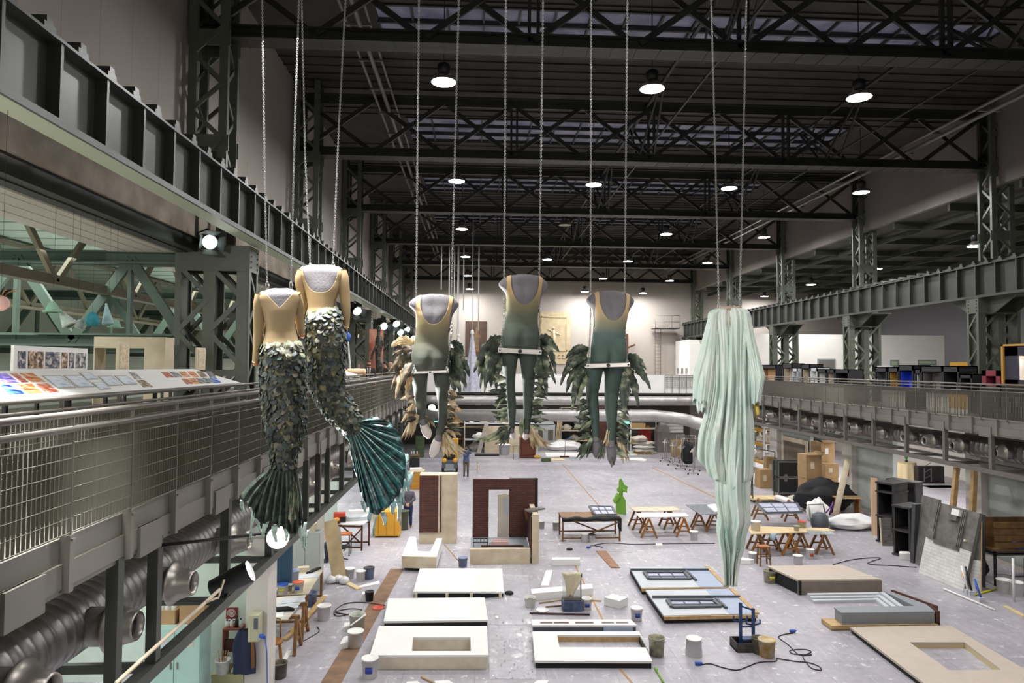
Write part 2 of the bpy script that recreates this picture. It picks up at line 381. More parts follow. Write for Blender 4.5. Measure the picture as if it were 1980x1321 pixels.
def column(side,y,lab):
 mb=MB();s=side;xi=GL if s<0 else GR
 def X(a):return xi+s*a
 legs=(0.15,0.85,1.5)
 zt=EYE+2.55
 for i,a in enumerate(legs):
  for dy in(-0.27,0.27):
   c=X(a);wdt=0.24 if i<2 else 0.12
   mb.b2((c-wdt/2,y+dy-0.02,GALZ),(c+wdt/2,y+dy+0.02,zt));
  mb.b2((X(a)-0.02,y-0.27,GALZ),(X(a)+0.02,y+0.27,zt))
 for dy in(-0.28,0.28):
  for a,b in zip(legs,legs[1:]):
   z=GALZ+.1;k=0
   while z<zt-0.9:
    p,q=(a,b)if k%2==0 else(b,a)
    mb.bar((X(p),y+dy+.004*(k%2)*(1 if dy>0 else-1),z),(X(q),y+dy+.004*(k%2)*(1 if dy>0 else-1),z+0.72),0.03,0.1)
    z+=0.72;k+=1
  xa,xb=sorted((X(0.02),X(1.56)))
  mb.b2((xa,y+dy-0.028,zt-0.55),(xb,y+dy+0.028,zt));mb.b2((xa,y+dy-0.024,EYE-0.25),(xb,y+dy+0.024,EYE-0.12));mb.b2((xa,y+dy-0.024,EYE-0.85),(xb,y+dy+0.024,EYE-0.72))
 z=GALZ;k=0
 fx=X(0.02)
 for dy in(-0.24,0.24):mb.b2((fx-0.015,y+dy-0.05,GALZ),(fx+0.015,y+dy+0.05,zt))
 while z<zt-0.6:
  p,q=(-0.24,0.24)if k%2==0 else(0.24,-0.24)
  mb.bar((fx,y+p,z),(fx,y+q,z+0.6),0.02,0.07);z+=0.6;k+=1
 mb.b2((fx-0.02,y-0.3,zt-0.55),(fx+0.02,y+0.3,zt))
 for i in range(4):
  for dy in(-0.2,0.2):mb.b2((fx-0.045,y+dy-0.02,zt-0.48+i*0.12),(fx+0.045,y+dy+0.02,zt-0.44+i*0.12))
 zu0,zu1=EYE+2.5,EYE+9.7
 for a in(0.62,1.28):
  for dy in(-0.3,0.3):
   mb.b2((X(a)-0.09,y+dy-0.05,zu0),(X(a)+0.09,y+dy+0.05,zu1))
 for dy in(-0.3,0.3):
  z=zu0+1.1;k=0
  while z<zu1-0.7:
   p,q=(0.62,1.28)if k%2==0 else(1.28,0.62)
   mb.bar((X(p),y+dy+.06*(1 if dy>0 else-1)+.006*(k%2),z),(X(q),y+dy+.06*(1 if dy>0 else-1)+.006*(k%2),z+0.62),0.04,0.09);z+=0.62;k+=1
 for a in(0.62,1.28):
  z=zu0+1.1;k=0
  while z<zu1-0.7:
   p,q=(-0.3,0.3)if k%2==0 else(0.3,-0.3)
   mb.bar((X(a),y+p,z),(X(a),y+q,z+0.6),0.04,0.08);z+=0.6;k+=1
 for z in(EYE+4.6,EYE+6.9):
  for dy in(-0.31,0.31):
   xa,xb=sorted((X(0.5),X(1.4)));mb.b2((xa,y+dy-0.02,z),(xb,y+dy+0.02,z+0.35))
 struct('column',mb,COLM,lab,'column')
orden=['beside the camera','nearest in view','second in view','third in view','fourth in view','fifth in view','at the end wall']
for i,y in enumerate(TR):
 if i>0:column(-1,y-0.15,'green-grey lattice column on the left gallery, '+orden[i])
 if i>1:column(1,y-0.15,'green-grey lattice column on the right gallery, '+orden[i-1])
for i,y in enumerate(TR[2:],2):
 mb=MB();zt=EYE+2.55
 M=Matrix(((0,0,1),(1,0,0),(0,1,0)))
 for x in(GR+0.4,GR+1.2):
  mb.prism([(y-1.7,zt),(y+1.4,zt),(y+.5,zt-0.55),(y-.7,zt-0.55)],0,0.05,M=M,c=(x,0,0))
 mb.b2((GR+0.35,y-1.7,zt-0.02),(GR+1.3,y+1.4,zt+0.03));mb.b2((GR+0.35,y-0.7,zt-0.57),(GR+1.3,y+.5,zt-0.53))
 struct('bracket_beam',mb,COLM,'steel gusset bracket on the right column, '+orden[i-1],'bracket')
AISC=mat('aisle_ceiling','#a9b8ab',0.6,var=0.08,scale=0.7)
mb=MB();mb.b2((-16,-3,EYE+3.3),(-6.5,BACK,EYE+3.4))
y=-2.5
while y<BACK:mb.b2((-16,y,EYE+3.27),(-6.5,y+0.04,EYE+3.3));y+=1.05
struct('ceiling_left_aisle',mb,AISC,'pale green ceiling of the left aisle','ceiling')
mb=MB();mb.b2((-6.35,-3,EYE+2.68),(-5.95,BACK,EYE+3.45));struct('concrete_beam',mb,CONC,'stained concrete beam behind the left girder','beam')
mb=MB();mb.b2((-6.4,-3,EYE+2.40),(-6.0,BACK,EYE+2.68));mb.b2((-6.42,-3,EYE+2.38),(-6.2,BACK,EYE+2.41));struct('soffit_beam',mb,STEELD,'dark steel edge below the concrete beam','beam')
mb=MB();mb.b2((-7.95,-3,EYE+2.42),(-6.42,BACK,EYE+2.47));[mb.b2((-7.95+.38*q,-3,EYE+2.41),(-7.93+.38*q,BACK,EYE+2.42))for q in range(1,4)];struct('soffit_panel',mb,WHITEW,'white soffit strip over the left gallery','soffit')
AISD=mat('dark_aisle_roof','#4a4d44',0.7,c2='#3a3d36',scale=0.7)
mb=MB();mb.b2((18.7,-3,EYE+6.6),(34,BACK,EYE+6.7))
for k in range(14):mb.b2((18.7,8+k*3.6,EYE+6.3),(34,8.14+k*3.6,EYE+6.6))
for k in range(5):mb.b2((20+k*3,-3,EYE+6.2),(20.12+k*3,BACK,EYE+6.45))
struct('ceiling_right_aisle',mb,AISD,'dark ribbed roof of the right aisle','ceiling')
STEELG=mat('aisle_truss_green','#55665c',0.5,var=0.12,scale=2)
STEELB=mat('aisle_truss_khaki','#77705d',0.5,var=0.12,scale=2)
for i,y in enumerate(TR[1:5]):
 mb=MB();zb,zt=EYE+0.5,EYE+2.3;x0,x1=-16,-6.4
 for z in(zb,zt):mb.b2((x0,y-0.2,z-0.13),(x1,y+0.2,z-0.09));mb.b2((x0,y-0.03,z-0.17),(x1,y+0.03,z+0.13));mb.b2((x0,y-0.2,z+0.11),(x1,y+0.2,z+0.15))
 n=4;st=(x1-x0)/n
 for j in range(n):
  a=x1-st*j;b=a-st
  mb.bar((a,y,zb),(a-st/2,y,zt),0.1,0.2);mb.bar((a-st/2,y,zt),(b,y,zb),0.1,0.2);mb.bar((a-st/2,y,zt),(a-st/2,y,zb),0.08,0.12)
 struct('aisle_roof_beam',mb,STEELG,'green lattice truss across the left aisle, '+orden[i+1],'roof truss')
for k,x in enumerate((-8.1,-12.4)):
 mb=MB();zb,zt=EYE+1.55,EYE+3.2
 mb.b2((x-0.12,3,zb-0.06),(x+0.12,BACK,zb));mb.b2((x-0.12,3,zt-0.06),(x+0.12,BACK,zt));mb.b2((x-.03,3,zb),(x+.03,BACK,zb+.14))
 y=4.5;j=0
 while y<56:
  mb.bar((x,y,zb),(x,y+1.5,zt),0.08,0.12);mb.bar((x,y+1.5,zt),(x,y+3.0,zb),0.08,0.12);y+=3.0
 struct('aisle_long_beam',mb,STEELB,['khaki lattice girder running along the left gallery','khaki lattice girder deeper in the left aisle'][k],'girder')
GFLOOR=mat('gallery_floor','#8d877f',0.5,var=0.1,scale=1.5)
def gallery(x,s,xo,lab):
 mb=MB();xa,xb=sorted((x-s*0.12 if False else x+s*0.12,xo));mb.b2((xa,-2.9,GALZ-0.25),(xb,BACK,GALZ));struct('gallery_floor',mb,GFLOOR,lab[0],'floor')
 mb=MB();y0,y1=-2.9,49.0
 xa,xb=sorted((x+s*0.06,x+s*0.10));mb.b2((xa,y0,GALZ-0.20),(xb,y1,GALZ+0.02))
 xa,xb=sorted((x+s*0.03,x+s*0.09));mb.b2((xa,y0,GALZ-0.42),(xb,y1,GALZ-0.20))
 xa,xb=sorted((x+s*0.05,x+s*0.5));mb.b2((xa,y0,GALZ-0.47),(xb,y1,GALZ-0.42))
 k=0;y=1.0
 while y<y1:
  xa,xb=sorted((x-s*0.03,x+s*0.06));mb.b2((xa,y-0.035,GALZ-0.45),(xb,y+0.035,GALZ+0.05))
  xa,xb=sorted((x+s*0.0,x+s*0.05))
  if k%2==0:mb.b2((xa,y+0.25,GALZ-0.52),(xb,y+0.75,GALZ-0.2))
  y+=1.06;k+=1
 struct('gallery_edge_trim',mb,FASC,lab[1],'fascia')
gallery(XL,-1,-16,('grey floor of the left gallery','stepped grey steel fascia of the left gallery'))
gallery(XR,1,34,('grey floor of the right gallery','stepped grey steel fascia of the right gallery'))
mb=MB();mb.b2((XL-0.1,49.2,GALZ-0.25),(XR+0.1,BACK,GALZ));struct('gallery_floor',mb,GFLOOR,'floor of the far end gallery','floor')
mb=MB();mb.b2((XL,49.0,GALZ-0.3),(XR,49.14,EYE-0.55));struct('parapet_wall',mb,WHITE,'white parapet of the far end gallery','parapet')
mb=MB();mb.b2((XL,48.96,GALZ-0.42),(XR,49.2,GALZ-0.3));struct('parapet_trim',mb,STEELD,'dark edge beam under the white parapet','beam')
def underframe(x,s,zl,ys,lab):
 mb=MB();z1=GALZ-0.42
 mb.b2((x-0.07+s*.07,-2.5,zl-0.12),(x+0.07+s*.07,49,zl+0.02));mb.b2((x+s*1.25-0.06,-2.5,zl-0.1),(x+s*1.25+0.06,49,zl))
 for y in ys:
  xa,xb=sorted((x+s*0.02,x+s*0.14));mb.b2((xa,y-0.06,zl),(xb,y+0.06,z1));mb.b2((xa,y-0.08,zl),(xb,y+0.08,zl+.03))
  xa,xb=sorted((x+s*0.05,x+s*1.3));mb.b2((xa,y-0.04,zl-0.1),(xb,y+0.04,zl));mb.b2((xa,y-0.04,z1-.08),(xb,y+0.04,z1))
 struct('gallery_frame_beam',mb,STEEL if s<0 else RAILM,lab,'gallery frame')
ysl=[2.4,3.9,7.26,8.13,10.35,12.5,15.06,16.2,17.2]+[19.0+2.1*k for k in range(14)]
underframe(XL,-1,EYE-3.42,ysl,'steel hanger frame under the left gallery')
underframe(XR,1,EYE-3.1,[12+2.1*k for k in range(18)],'steel hanger frame under the right gallery')
def spiral(mb,p,q,r,pitch,n=28):
 p=Vector(p);q=Vector(q);L=(q-p).length;k=int(L/pitch);pts=[];rs=[]
 for i in range(k):
  for t,rr in((0.0,r),(0.80,r),(0.86,r*1.025),(0.94,r*1.025)):
   pts.append(p.lerp(q,(i+t)/k));rs.append(rr)
 mb.tube(pts,rs,n)
mb=MB();spiral(mb,(-4.6,-2.0,EYE-2.92),(-4.6,48,EYE-2.92),0.36,0.16);struct('ventilation_duct_trim',mb,GALV,'big spiral duct slung under the left gallery','duct')
mb=MB();spiral(mb,(16.82,8,EYE-2.57),(16.82,47.6,EYE-2.57),0.34,0.22);struct('ventilation_duct_trim',mb,GALV,'long duct slung under the right gallery','duct')
mb=MB();spiral(mb,(-4.0,48.6,EYE-2.42),(16.2,48.6,EYE-2.42),0.33,0.9);struct('ventilation_duct_trim',mb,PDUCT,'upper duct across the far end under the parapet','duct')
mb=MB();pts=[(-4.0,48.2,EYE-3.45),(12.6,48.2,EYE-3.45)]
for k in range(1,9):
 a=PI/2*k/8;pts.append((12.6+2.2*math.sin(a),48.2-2.2*(1-math.cos(a)),EYE-3.45-0.3*k/8))
pts+=[(14.8,40,EYE-3.75)]
mb.tube(pts,0.42,24);struct('ventilation_duct_trim',mb,PDUCT,'wide lower duct across the far end, bending to the right','duct')
def nozzle(loc,s,r,label,group):
 t=thing('air_nozzle',label,'air nozzle',loc,0,group)
 Mx=Matrix.Rotation(R(90)*(1 if s>0 else-1),3,'Y')
 mb=MB();mb.lathe([(r*0.78,-0.35),(r*0.78,0.0)],24,M=Mx);mb.obj('neck',GALV,t)
 mb=MB();mb.lathe([(r,0.0),(r*1.06,0.01),(r*1.04,0.03),(r*0.92,0.05),(r*0.74,0.14),(r*0.6,0.27),(r*0.57,0.29),(r*0.5,0.285),(r*0.48,0.2)],28,M=Mx,capt=False);mb.obj('cone',CHROME,t)
 cone_=t.children[-1]if False else[c for c in bpy.data.objects if c.parent==t and c.name.startswith('cone')][0]
 mb=MB();mb.lathe([(r*0.49,0.2),(r*0.49,0.21)],24,M=Mx);mb.obj('mouth',BLACK,cone_)
 return t
na=nozzle((-4.05,6.40,EYE-2.93),1,0.27,'spun metal air nozzle at the lower left corner, nearest on the left duct','air nozzles of the left duct')
names=['second air nozzle along the left duct, behind the first post','third air nozzle along the left duct, between the posts','fourth air nozzle along the left duct, above the work tables']
for y,lb in zip((7.94,9.45,11.7),names):dup(na,(-4.05,y,EYE-2.93),0,lb)
for i,y in enumerate((14.2,16.7,19.3,22.0,24.8,27.5)):
 dup(na,(-4.05,y,EYE-2.93),0,ORD[i]+' air nozzle on the left duct beyond the mermaid tails')
nb=nozzle((16.27,on_x(1939,870,16.27).y,EYE-2.57),-1,0.25,'spun metal air nozzle at the right edge, nearest on the right duct','air nozzles of the right duct')
for i,y in enumerate([on_x(px,850,16.27).y for px in(1855,1801,1759,1703,1654,1608,1583,1556,1525,1493)]):
 dup(nb,(16.27,y,EYE-2.57),0,ORD[i+1]+' air nozzle on the right duct counted from the right edge')
def pendant(loc,label,group,rad=0.31,lit=True,top=EYE+9.75):
 t=thing('pendant_lamp',label,'pendant lamp',loc,0,group)
 mb=MB();mb.lathe([(0.10,0.10),(0.155,0.12),(0.165,0.32),(0.15,0.36),(0.05,0.38),(0.02,0.42)],20);mb.obj('gear_housing',BLACK,t)
 mb=MB();mb.lathe([(rad,-0.10),(rad*1.02,-0.085),(rad*0.9,-0.02),(0.17,0.07),(0.10,0.12)],28,capb=False);sh=mb.obj('reflector_shade',CHROME if lit else RAILM,t)
 mb=MB();n=28;mb.lathe([(0.02,-0.101),(rad*0.7,-0.10),(rad*0.97,-0.094)],n,capb=False,capt=False)
 mb.add([(rad*0.97*math.cos(2*PI*j/n),rad*0.97*math.sin(2*PI*j/n),-0.1)for j in range(n)],[tuple(reversed(range(n)))])if False else None
 mb.add([(0.02*math.cos(2*PI*j/n),0.02*math.sin(2*PI*j/n),-0.101)for j in range(n)],[tuple(reversed(range(n)))])
 mb.obj('diffuser',LAMPW if lit else mat('unlit_diffuser','#55524e',0.3),sh)
 mb=MB();mb.tube([(0,0,0.38),(0,0,top-loc[2]+(.09 if top>EYE+9 and SX0<loc[0]<SX1 and any(a<loc[1]<b for a,b in sky)else 0))],0.012,6);mb.obj('suspension_rod',BLACK,t)
 return t
rows=[(7.2,[(858,152,'left'),(1261,165,'middle'),(1661,182,'right')],'nearest row of large hall lamps'),(7.2,[(883,346,'leftmost'),(1148,353,'second from left'),(1410,360,'third from left'),(1665,368,'rightmost')],'second row of hall lamps'),(7.2,[(893,440,'leftmost'),(1288,450,'second lit'),(1477,456,'rightmost')],'third row of hall lamps'),(7.2,[(900,494,'leftmost'),(1058,499,'second from left'),(1214,503,'third from left'),(1368,506,'rightmost')],'fourth row of hall lamps'),(7.2,[(904,531,'leftmost'),(1166,537,'middle'),(1295,541,'right')],'fifth row of hall lamps'),(7.05,[(908,557,'leftmost'),(1131,562,'second from left'),(1243,565,'third from left'),(1478,571,'rightmost')],'last row before the end wall'),]
protoL=None
for z,L,grp in rows:
 for px,py,wd in L:
  p=on_z(px,py,EYE+z)
  if p.y>52:p=on_y(px,py,52.6 if py<550 else 56.3)
  z=p.z-EYE
  lab='round lamp, %s in the %s'%(wd,grp)
  pendant((p.x,p.y,EYE+z),lab,'hall pendant lamps')
p=on_z(1092,432,EYE+7.2);pendant((p.x,p.y,EYE+7.2),'unlit grey hanging lamp among the third row of hall lamps','hall pendant lamps',lit=False)
for px,py,d,wd in((1887,472,26.0,'nearest, at the right edge'),(1694,517,37,'middle one, small and high'),(1568,548,44,'farthest, near the robe chains')):
 p=on_y(px,py,d);pendant(tuple(p),'hanging lamp over the right side aisle, '+wd,'aisle pendant lamps',top=EYE+6.6 if p.x>18.7 else EYE+9.75)
for x,y in((6.3,8.0),(14.2,8.6)):
 pendant((x,y,EYE+7.2),'hanging lamp over the near part of the hall','near hall pendant lamps')
GRATE=mat('grating_paint','#5d5c51',0.45,var=0.05)
def railing(x,y0,y1,pipes,gz0,gz1,label,pitch=1.06,bars=17,r=0.024,gmat=None):
 t=thing('gallery_railing',label,'railing',(x,y0,GALZ));z0=GALZ
 L=y1-y0;n=int(L/pitch)
 for z,rr in pipes:
  mb=MB();mb.tube([(0,0,EYE+z-z0),(0,L,EYE+z-z0)],rr,12);mb.obj('handrail',RAILM,t)
 top=max(z for z,_ in pipes)
 pm=MB();pm.box((0,0,(EYE+top-z0)/2),(0.035,0.012,EYE+top-z0));pm.box((0,0,0.01),(0.1,0.05,0.02))
 post=pm.obj('post',RAILM,t)
 gm=MB();a,b=EYE+gz0-z0,EYE+gz1-z0;w=pitch-0.04
 for k in range(bars+1):
  yy=0.02+w*k/bars;gm.box((0,yy,(a+b)/2),(0.028,0.004,b-a))
 nr=int((b-a)/0.125)
 for k in range(nr+1):
  zz=a+(b-a)*k/nr;gm.tube([(0.012,0.02,zz),(0.012,0.02+w,zz)],0.004 if 0<k<nr else 0.007,5)
 panel=gm.obj('grating_panel',gmat or GRATE,t)
 for k in range(1,n+1):
  c=post.copy();COL.objects.link(c);c.parent=t;c.location=(0,k*pitch,0)
  if k<n:
   c=panel.copy();COL.objects.link(c);c.parent=t;c.location=(0,k*pitch,0)
 return t
railing(XL+0.0,-0.06,48.9,[(-0.455,0.030),(-0.585,0.030)],-1.50,-0.71,'long two-pipe railing with grating panels on the left gallery edge')
railing(-4.03,0.5,48.9,[(-0.345,0.024),(-0.45,0.018)],-1.5,-0.48,'inner grating rail behind the outer left gallery railing',r=0.02)
railing(XR,8.0,48.9,[(-0.455,0.026),(-0.56,0.022),(-0.67,0.018)],-1.50,-0.69,'long piped railing with grating panels on the right gallery edge',gmat=mat('grating_grey','#77746c',0.45))
t=thing('gallery_railing','short caged railing at the right corner of the end gallery','railing',(13.6,48.94,GALZ))
mb=MB();mb.tube([(0,0,1.0),(2.1,0,1.0)],0.025);mb.tube([(0,0,.85),(2.1,0,.85)],0.02);mb.obj('handrail',RAILM,t)
for i in range(5):
 mb=MB();mb.box((i*.52,0,.32),(.03,.03,1.36));mb.obj('post',RAILM,t)
mb=MB()
for i in range(22):mb.box((i*.1,0,.45),(.008,.02,.75))
for i in range(6):mb.box((1.05,0,.1+i*.14),(2.1,.01,.012))
mb.obj('grating_panel',GRATE,t)
BX0,BZ0,BX1,BZ1=-4.10,EYE-0.33,-4.95,EYE-0.085
t=thing('display_board','long white sloping display board of prints beside the left railing','display board',(BX0,1.2,GALZ))
mb=MB();y1=11.0
mb.prism([(0,BZ0-GALZ),(BX1-BX0,BZ1-GALZ),(BX1-BX0,BZ1-GALZ-.03),(0,BZ0-GALZ-.03)],0,y1,M=Matrix(((1,0,0),(0,0,1),(0,1,0))))
mb.obj('panel',WHITE,t)
for k in range(6):
 mb=MB();yy=0.4+k*1.9
 mb.bar((-0.12,yy,0),(-0.12,yy,BZ0-GALZ-.03),0.04);mb.bar((-0.75,yy,0),(-0.75,yy,BZ1-GALZ-.06),0.04);mb.obj('leg',BLACK,t)
mb=MB();mb.tube([(0.03,0,BZ0-GALZ),(0.03,y1,BZ0-GALZ)],0.012,8);mb.obj('front_lip',RAILM,t)
_n=Vector((BZ1-BZ0,0,BX0-BX1)).normalized()
if _n.z<0:_n=-_n
_o=Vector((BX0,0,BZ0))
def on_board(px,py):
 d=ray(px,py);return CAM+d*((_o-CAM).dot(_n)/d.dot(_n))
def picture_mat(nm,cols,scale=9.0,kind='noise'):
 if nm in _M:return _M[nm]
 m=mat(nm,cols[0],0.35);nt=m.node_tree;b=nt.nodes['Principled BSDF']
 tc=nt.nodes.new('ShaderNodeTexCoord');nz=nt.nodes.new('ShaderNodeTexNoise');nz.inputs['Scale'].default_value=scale;nz.inputs['Detail'].default_value=6;nz.inputs['Distortion'].default_value=1.0
 mp=nt.nodes.new('ShaderNodeMapping');mp.inputs['Location'].default_value=(sum(map(ord,nm))%17,3,1);nt.links.new(tc.outputs['Object'],mp.inputs['Vector']);nt.links.new(mp.outputs['Vector'],nz.inputs['Vector'])
 rp=nt.nodes.new('ShaderNodeValToRGB');rp.color_ramp.interpolation='LINEAR'
 el=rp.color_ramp.elements;n=len(cols)
 el[0].position=0.32;el[0].color=(*hexc(cols[0]),1);el[1].position=0.68;el[1].color=(*hexc(cols[-1]),1)
 for i in range(1,n-1):
  e=el.new(0.32+0.36*i/(n-1));e.color=(*hexc(cols[i]),1)
 nt.links.new(nz.outputs['Fac'],rp.inputs['Fac']);nt.links.new(rp.outputs['Color'],b.inputs['Base Color'])
 return m
PURP=picture_mat('print_purple',['#150d38','#3a2a9a','#7a5ad0','#e8e0ff'])
BLUE=picture_mat('print_blue',['#080a22','#1a35b0','#4a8ae8','#ffffff'])
ORAN=picture_mat('print_orange',['#4a1c10','#b04e20','#e6a060','#fff4e0'])
RED=picture_mat('print_red',['#3a1410','#9a3a28','#d08060','#f0e0d0'])
PALE=picture_mat('print_pale_blue',['#9fb0cc','#cdd8e8','#e8eef6','#ffffff'])
BW=picture_mat('print_black_white',['#141414','#4a4a4a','#b0b0b0','#f0f0f0'],14)
PHO=picture_mat('print_photo',['#20180f','#5b4a3c','#b89878','#e8dccc'],16)
PHB=picture_mat('print_photo_cool',['#141826','#3c4462','#9a8f86','#e6e4e8'],16)
def board_print(quad,m,label,border=None):
 P=[on_board(*q)for q in quad];c=sum(P,Vector())/4
 t=thing('photo_print',label,'print',tuple(c),0,'prints on the sloping board')
 mb=MB();top=[p-c+_n*0.004 for p in P];bot=[p-c+_n*0.001 for p in P]
 mb.add(bot+top,[(3,2,1,0),(4,5,6,7)]+[(i,(i+1)%4,4+(i+1)%4,4+i)for i in range(4)])
 if border:
  mb.obj('mount',border,t);q=[p*0.84+_n*0.004 for p in top];mb=MB();mb.add(q+[v-_n*.003 for v in q],[(0,1,2,3),(7,6,5,4)]+[(i,(i+1)%4,4+(i+1)%4,4+i)for i in range(4)])
  mb.obj('picture',m,t)
 else:mb.obj('picture',m,t)
 return t
S=0.15143
def bq(*pts):return[(x*S,720+y*S)for x,y in pts]
EDG=mat('print_mount_grey','#a6a49c',0.6)
board_print(bq((-60,15),(75,15),(245,132),(40,138)),PURP,'purple stage print at the near top end of the sloping board')
board_print(bq((125,12),(205,12),(362,128),(275,132)),RED,'narrow red print between the purple and the large orange print')
board_print(bq((245,12),(415,12),(575,124),(400,128)),ORAN,'orange glowing print at the top of the sloping board')
board_print(bq((0,160),(180,158),(325,280),(110,290)),BLUE,'bright blue print in the lower row of the sloping board')
board_print(bq((225,156),(405,150),(552,268),(365,276)),ORAN,'brown and orange print right of the blue print')
board_print(bq((448,150),(605,146),(762,256),(590,264)),RED,'red and orange print at the end of the lower row')
board_print(bq((525,45),(770,42),(985,200),(750,212)),PALE,'large pale blue print with grey mount, nearer one',EDG)
board_print(bq((800,42),(1040,40),(1230,190),(1000,200)),PALE,'large pale blue print with grey mount, second one',EDG)
board_print(bq((1005,10),(1150,8),(1260,90),(1110,100)),PALE,'small pale print at the top middle of the board',EDG)
board_print(bq((1170,132),(1310,126),(1420,215),(1280,225)),PALE,'small pale print low in the middle of the board',EDG)
board_print(bq((1240,50),(1420,45),(1570,170),(1385,178)),PALE,'wide pale print right of the middle of the board',EDG)
board_print(bq((1455,48),(1610,42),(1760,155),(1590,165)),PALE,'wide pale print, last of the pale ones',EDG)
S2=280/1027
def bq2(*pts):return[(240+x*S2,400+y*S2)for x,y in pts]
board_print(bq2((30,1172),(75,1172),(125,1222),(78,1224)),BW,'black and white print on the sloping board, upper')
board_print(bq2((85,1232),(140,1230),(205,1278),(140,1282)),PHO,'dark brown photo under the black and white print')
for i in range(6):
 x=258+i*63;x1=x+50-i*2
 board_print(bq2((x,1172-i),(x1,1171-i),(x1+48-i*2,1210-i),(x+45-i*2,1213-i)),[RED,BW,ORAN,ORAN,PHO,PHB][i],ORD[i]+' small photo in the upper row at the far end of the board')
for i in range(5):
 x=405+i*50;x1=x+42
 board_print(bq2((x,1220-i*2),(x1,1219-i*2),(x1+42,1256-i*2),(x+38,1259-i*2)),[RED,ORAN,BW,BW,BLUE][i],ORD[i]+' small photo in the lower row at the far end of the board')
def stand_board(px0,px1,py0,X,label,pics):
 a=on_x(px0,py0,X);b=on_x(px1,py0,X);z0=BZ1-0.02
 t=thing('picture_board',label,'picture board',(X,a.y,z0))
 L=b.y-a.y;H=a.z-z0
 mb=MB();mb.b2((-0.03,0,0),(0,L,H));mb.obj('panel',CREAM if len(pics)==1 else WHITE,t)
 mb=MB();mb.b2((-0.03,L*.3,GALZ-z0),(0,L*.3+.04,0));mb.b2((-0.03,L*.7,GALZ-z0),(0,L*.7+.04,0));mb.obj('support_leg',BLACK,t)
 for(u0,u1,v0,v1,m)in pics:
  mb=MB();mb.b2((0,L*u0,H*v0),(0.006,L*u1,H*v1));mb.obj('picture',m,t)
 return t
stand_board(27,170,668,-5.02,'cream board with a row of six photographs on the display',[(.05,.14,.15,.8,PHB),(.17,.36,.15,.8,PHO),(.39,.58,.15,.8,PHB),(.61,.69,.15,.8,PHO),(.72,.79,.15,.8,PHB),(.82,.97,.15,.8,BW)])
DRAW=picture_mat('old_drawing',['#8a7a60','#c8b898','#d8c8a8','#e0d2b4'],20)
stand_board(229,251,660,-5.02,'tall narrow cream panel with an old drawing, before the white portal',[(.15,.85,.1,.9,DRAW)])
a=on_x(383,672,-5.05)
stand_board(381,398,672,-5.05,'tall narrow cream panel with a drawing by the first column',[(.15,.85,.1,.9,DRAW)])
t=thing('display_portal','white portal frame with square opening behind the display board','portal',(0,0,0))
A=on_y(182,651,13.6);B=on_y(320,651,13.6);mb=MB();zt=A.z;y=13.6
mb.b2((A.x,y,GALZ),(on_y(203,0,y).x,y+0.4,zt));mb.obj('side',CREAM,t);mb=MB();mb.b2((on_y(297,0,y).x,y,GALZ),(B.x,y+0.4,zt));mb.obj('side',CREAM,t)
mb=MB();mb.b2((on_y(203,0,y).x,y,on_y(203,673,y).z),(on_y(297,0,y).x,y+0.4,zt));mb.obj('lintel_panel',CREAM,t)
MINT=mat('mint_felt','#a6cdb4',0.9,c2='#8fbfa6',scale=12);TEAL=mat('teal_felt','#3f9aa8',0.9,c2='#2f7f92',scale=12);PALEF=mat('pale_felt','#d8e2da',0.9,c2='#c2d2ca',scale=12);AQUA=mat('aqua_felt','#bcd8dc',0.9,c2='#9cc4cc',scale=12)
def hat(px,py,d,wpx,hpx,kind,m,tilt,label):
 p=on_y(px,py,d);w=wpx*d/F/2;h=hpx*d/F
 t=thing('felt_hat',label,'hat',tuple(p),0,'hats hung in the left aisle')
 Mx=Matrix.Rotation(tilt,3,'Y');mb=MB()
 if kind=='bowler':mb.lathe([(w*.66,0),(w*.62,h*.3),(w*.42,h*.75),(w*.2,h*.97),(0.01,h)],20,M=Mx,capb=False)
 elif kind=='egg':mb.lathe([(w*.75,-h*.5),(w,-h*.15),(w*.8,h*.2),(w*.4,h*.45),(0.01,h*.5)],20,M=Mx)
 else:mb.lathe([(w,0),(w*.85,h*.25),(w*.45,h*.7),(w*.16,h),(w*.2,h*1.05),(0.01,h*1.1)],20,M=Mx,capb=False)
 mb.obj('crown',m,t,thick=0.006)
 if kind!='egg':
  mb=MB();mb.lathe([(w*.6,0),(w*.9,-h*.02),(w*1.02,h*.1),(w,h*.14),(w*.86,h*.04),(w*.62,h*.03)],24,M=Mx,capb=False,capt=False);mb.obj('brim',m,t)
 mb=MB();mb.tube([(0,0,h*(.5 if kind=='egg' else .9)),(0,0,EYE+3.27-p.z)],0.002,4);mb.obj('hanging_thread',BLACK,t)
hat(102,604,10.6,34,20,'bowler',MINT,-0.05,'mint bowler hat hanging highest in the left aisle')
hat(136,630,10.8,26,34,'cone',PALEF,-0.6,'pale cone hat hanging tilted under the mint bowler')
hat(150,632,11.2,26,16,'bowler',PALEF,0.55,'pale bowler with wide brim tipped behind the cone hat')
hat(179,617,11.2,24,26,'egg',TEAL,0.0,'teal egg-shaped hat hanging alone')
hat(209,627,11.6,20,36,'cone',AQUA,-0.12,'pale aqua cone hat hanging upright')
hat(223,634,12.0,28,16,'bowler',MINT,0.05,'pale mint bowler half hidden behind the aqua cone hat')
p=on_y(2,588,7.2);t=thing('headdress','pink and straw feathered headdress at the left picture edge','headdress',tuple(p))
mb=MB();mb.lathe([(0.02,-0.07),(0.07,-0.03),(0.08,0.02),(0.05,0.07),(0.01,0.09)],14);mb.obj('cap',mat('pink_felt','#d8b0a4',0.9),t)
mb=MB()
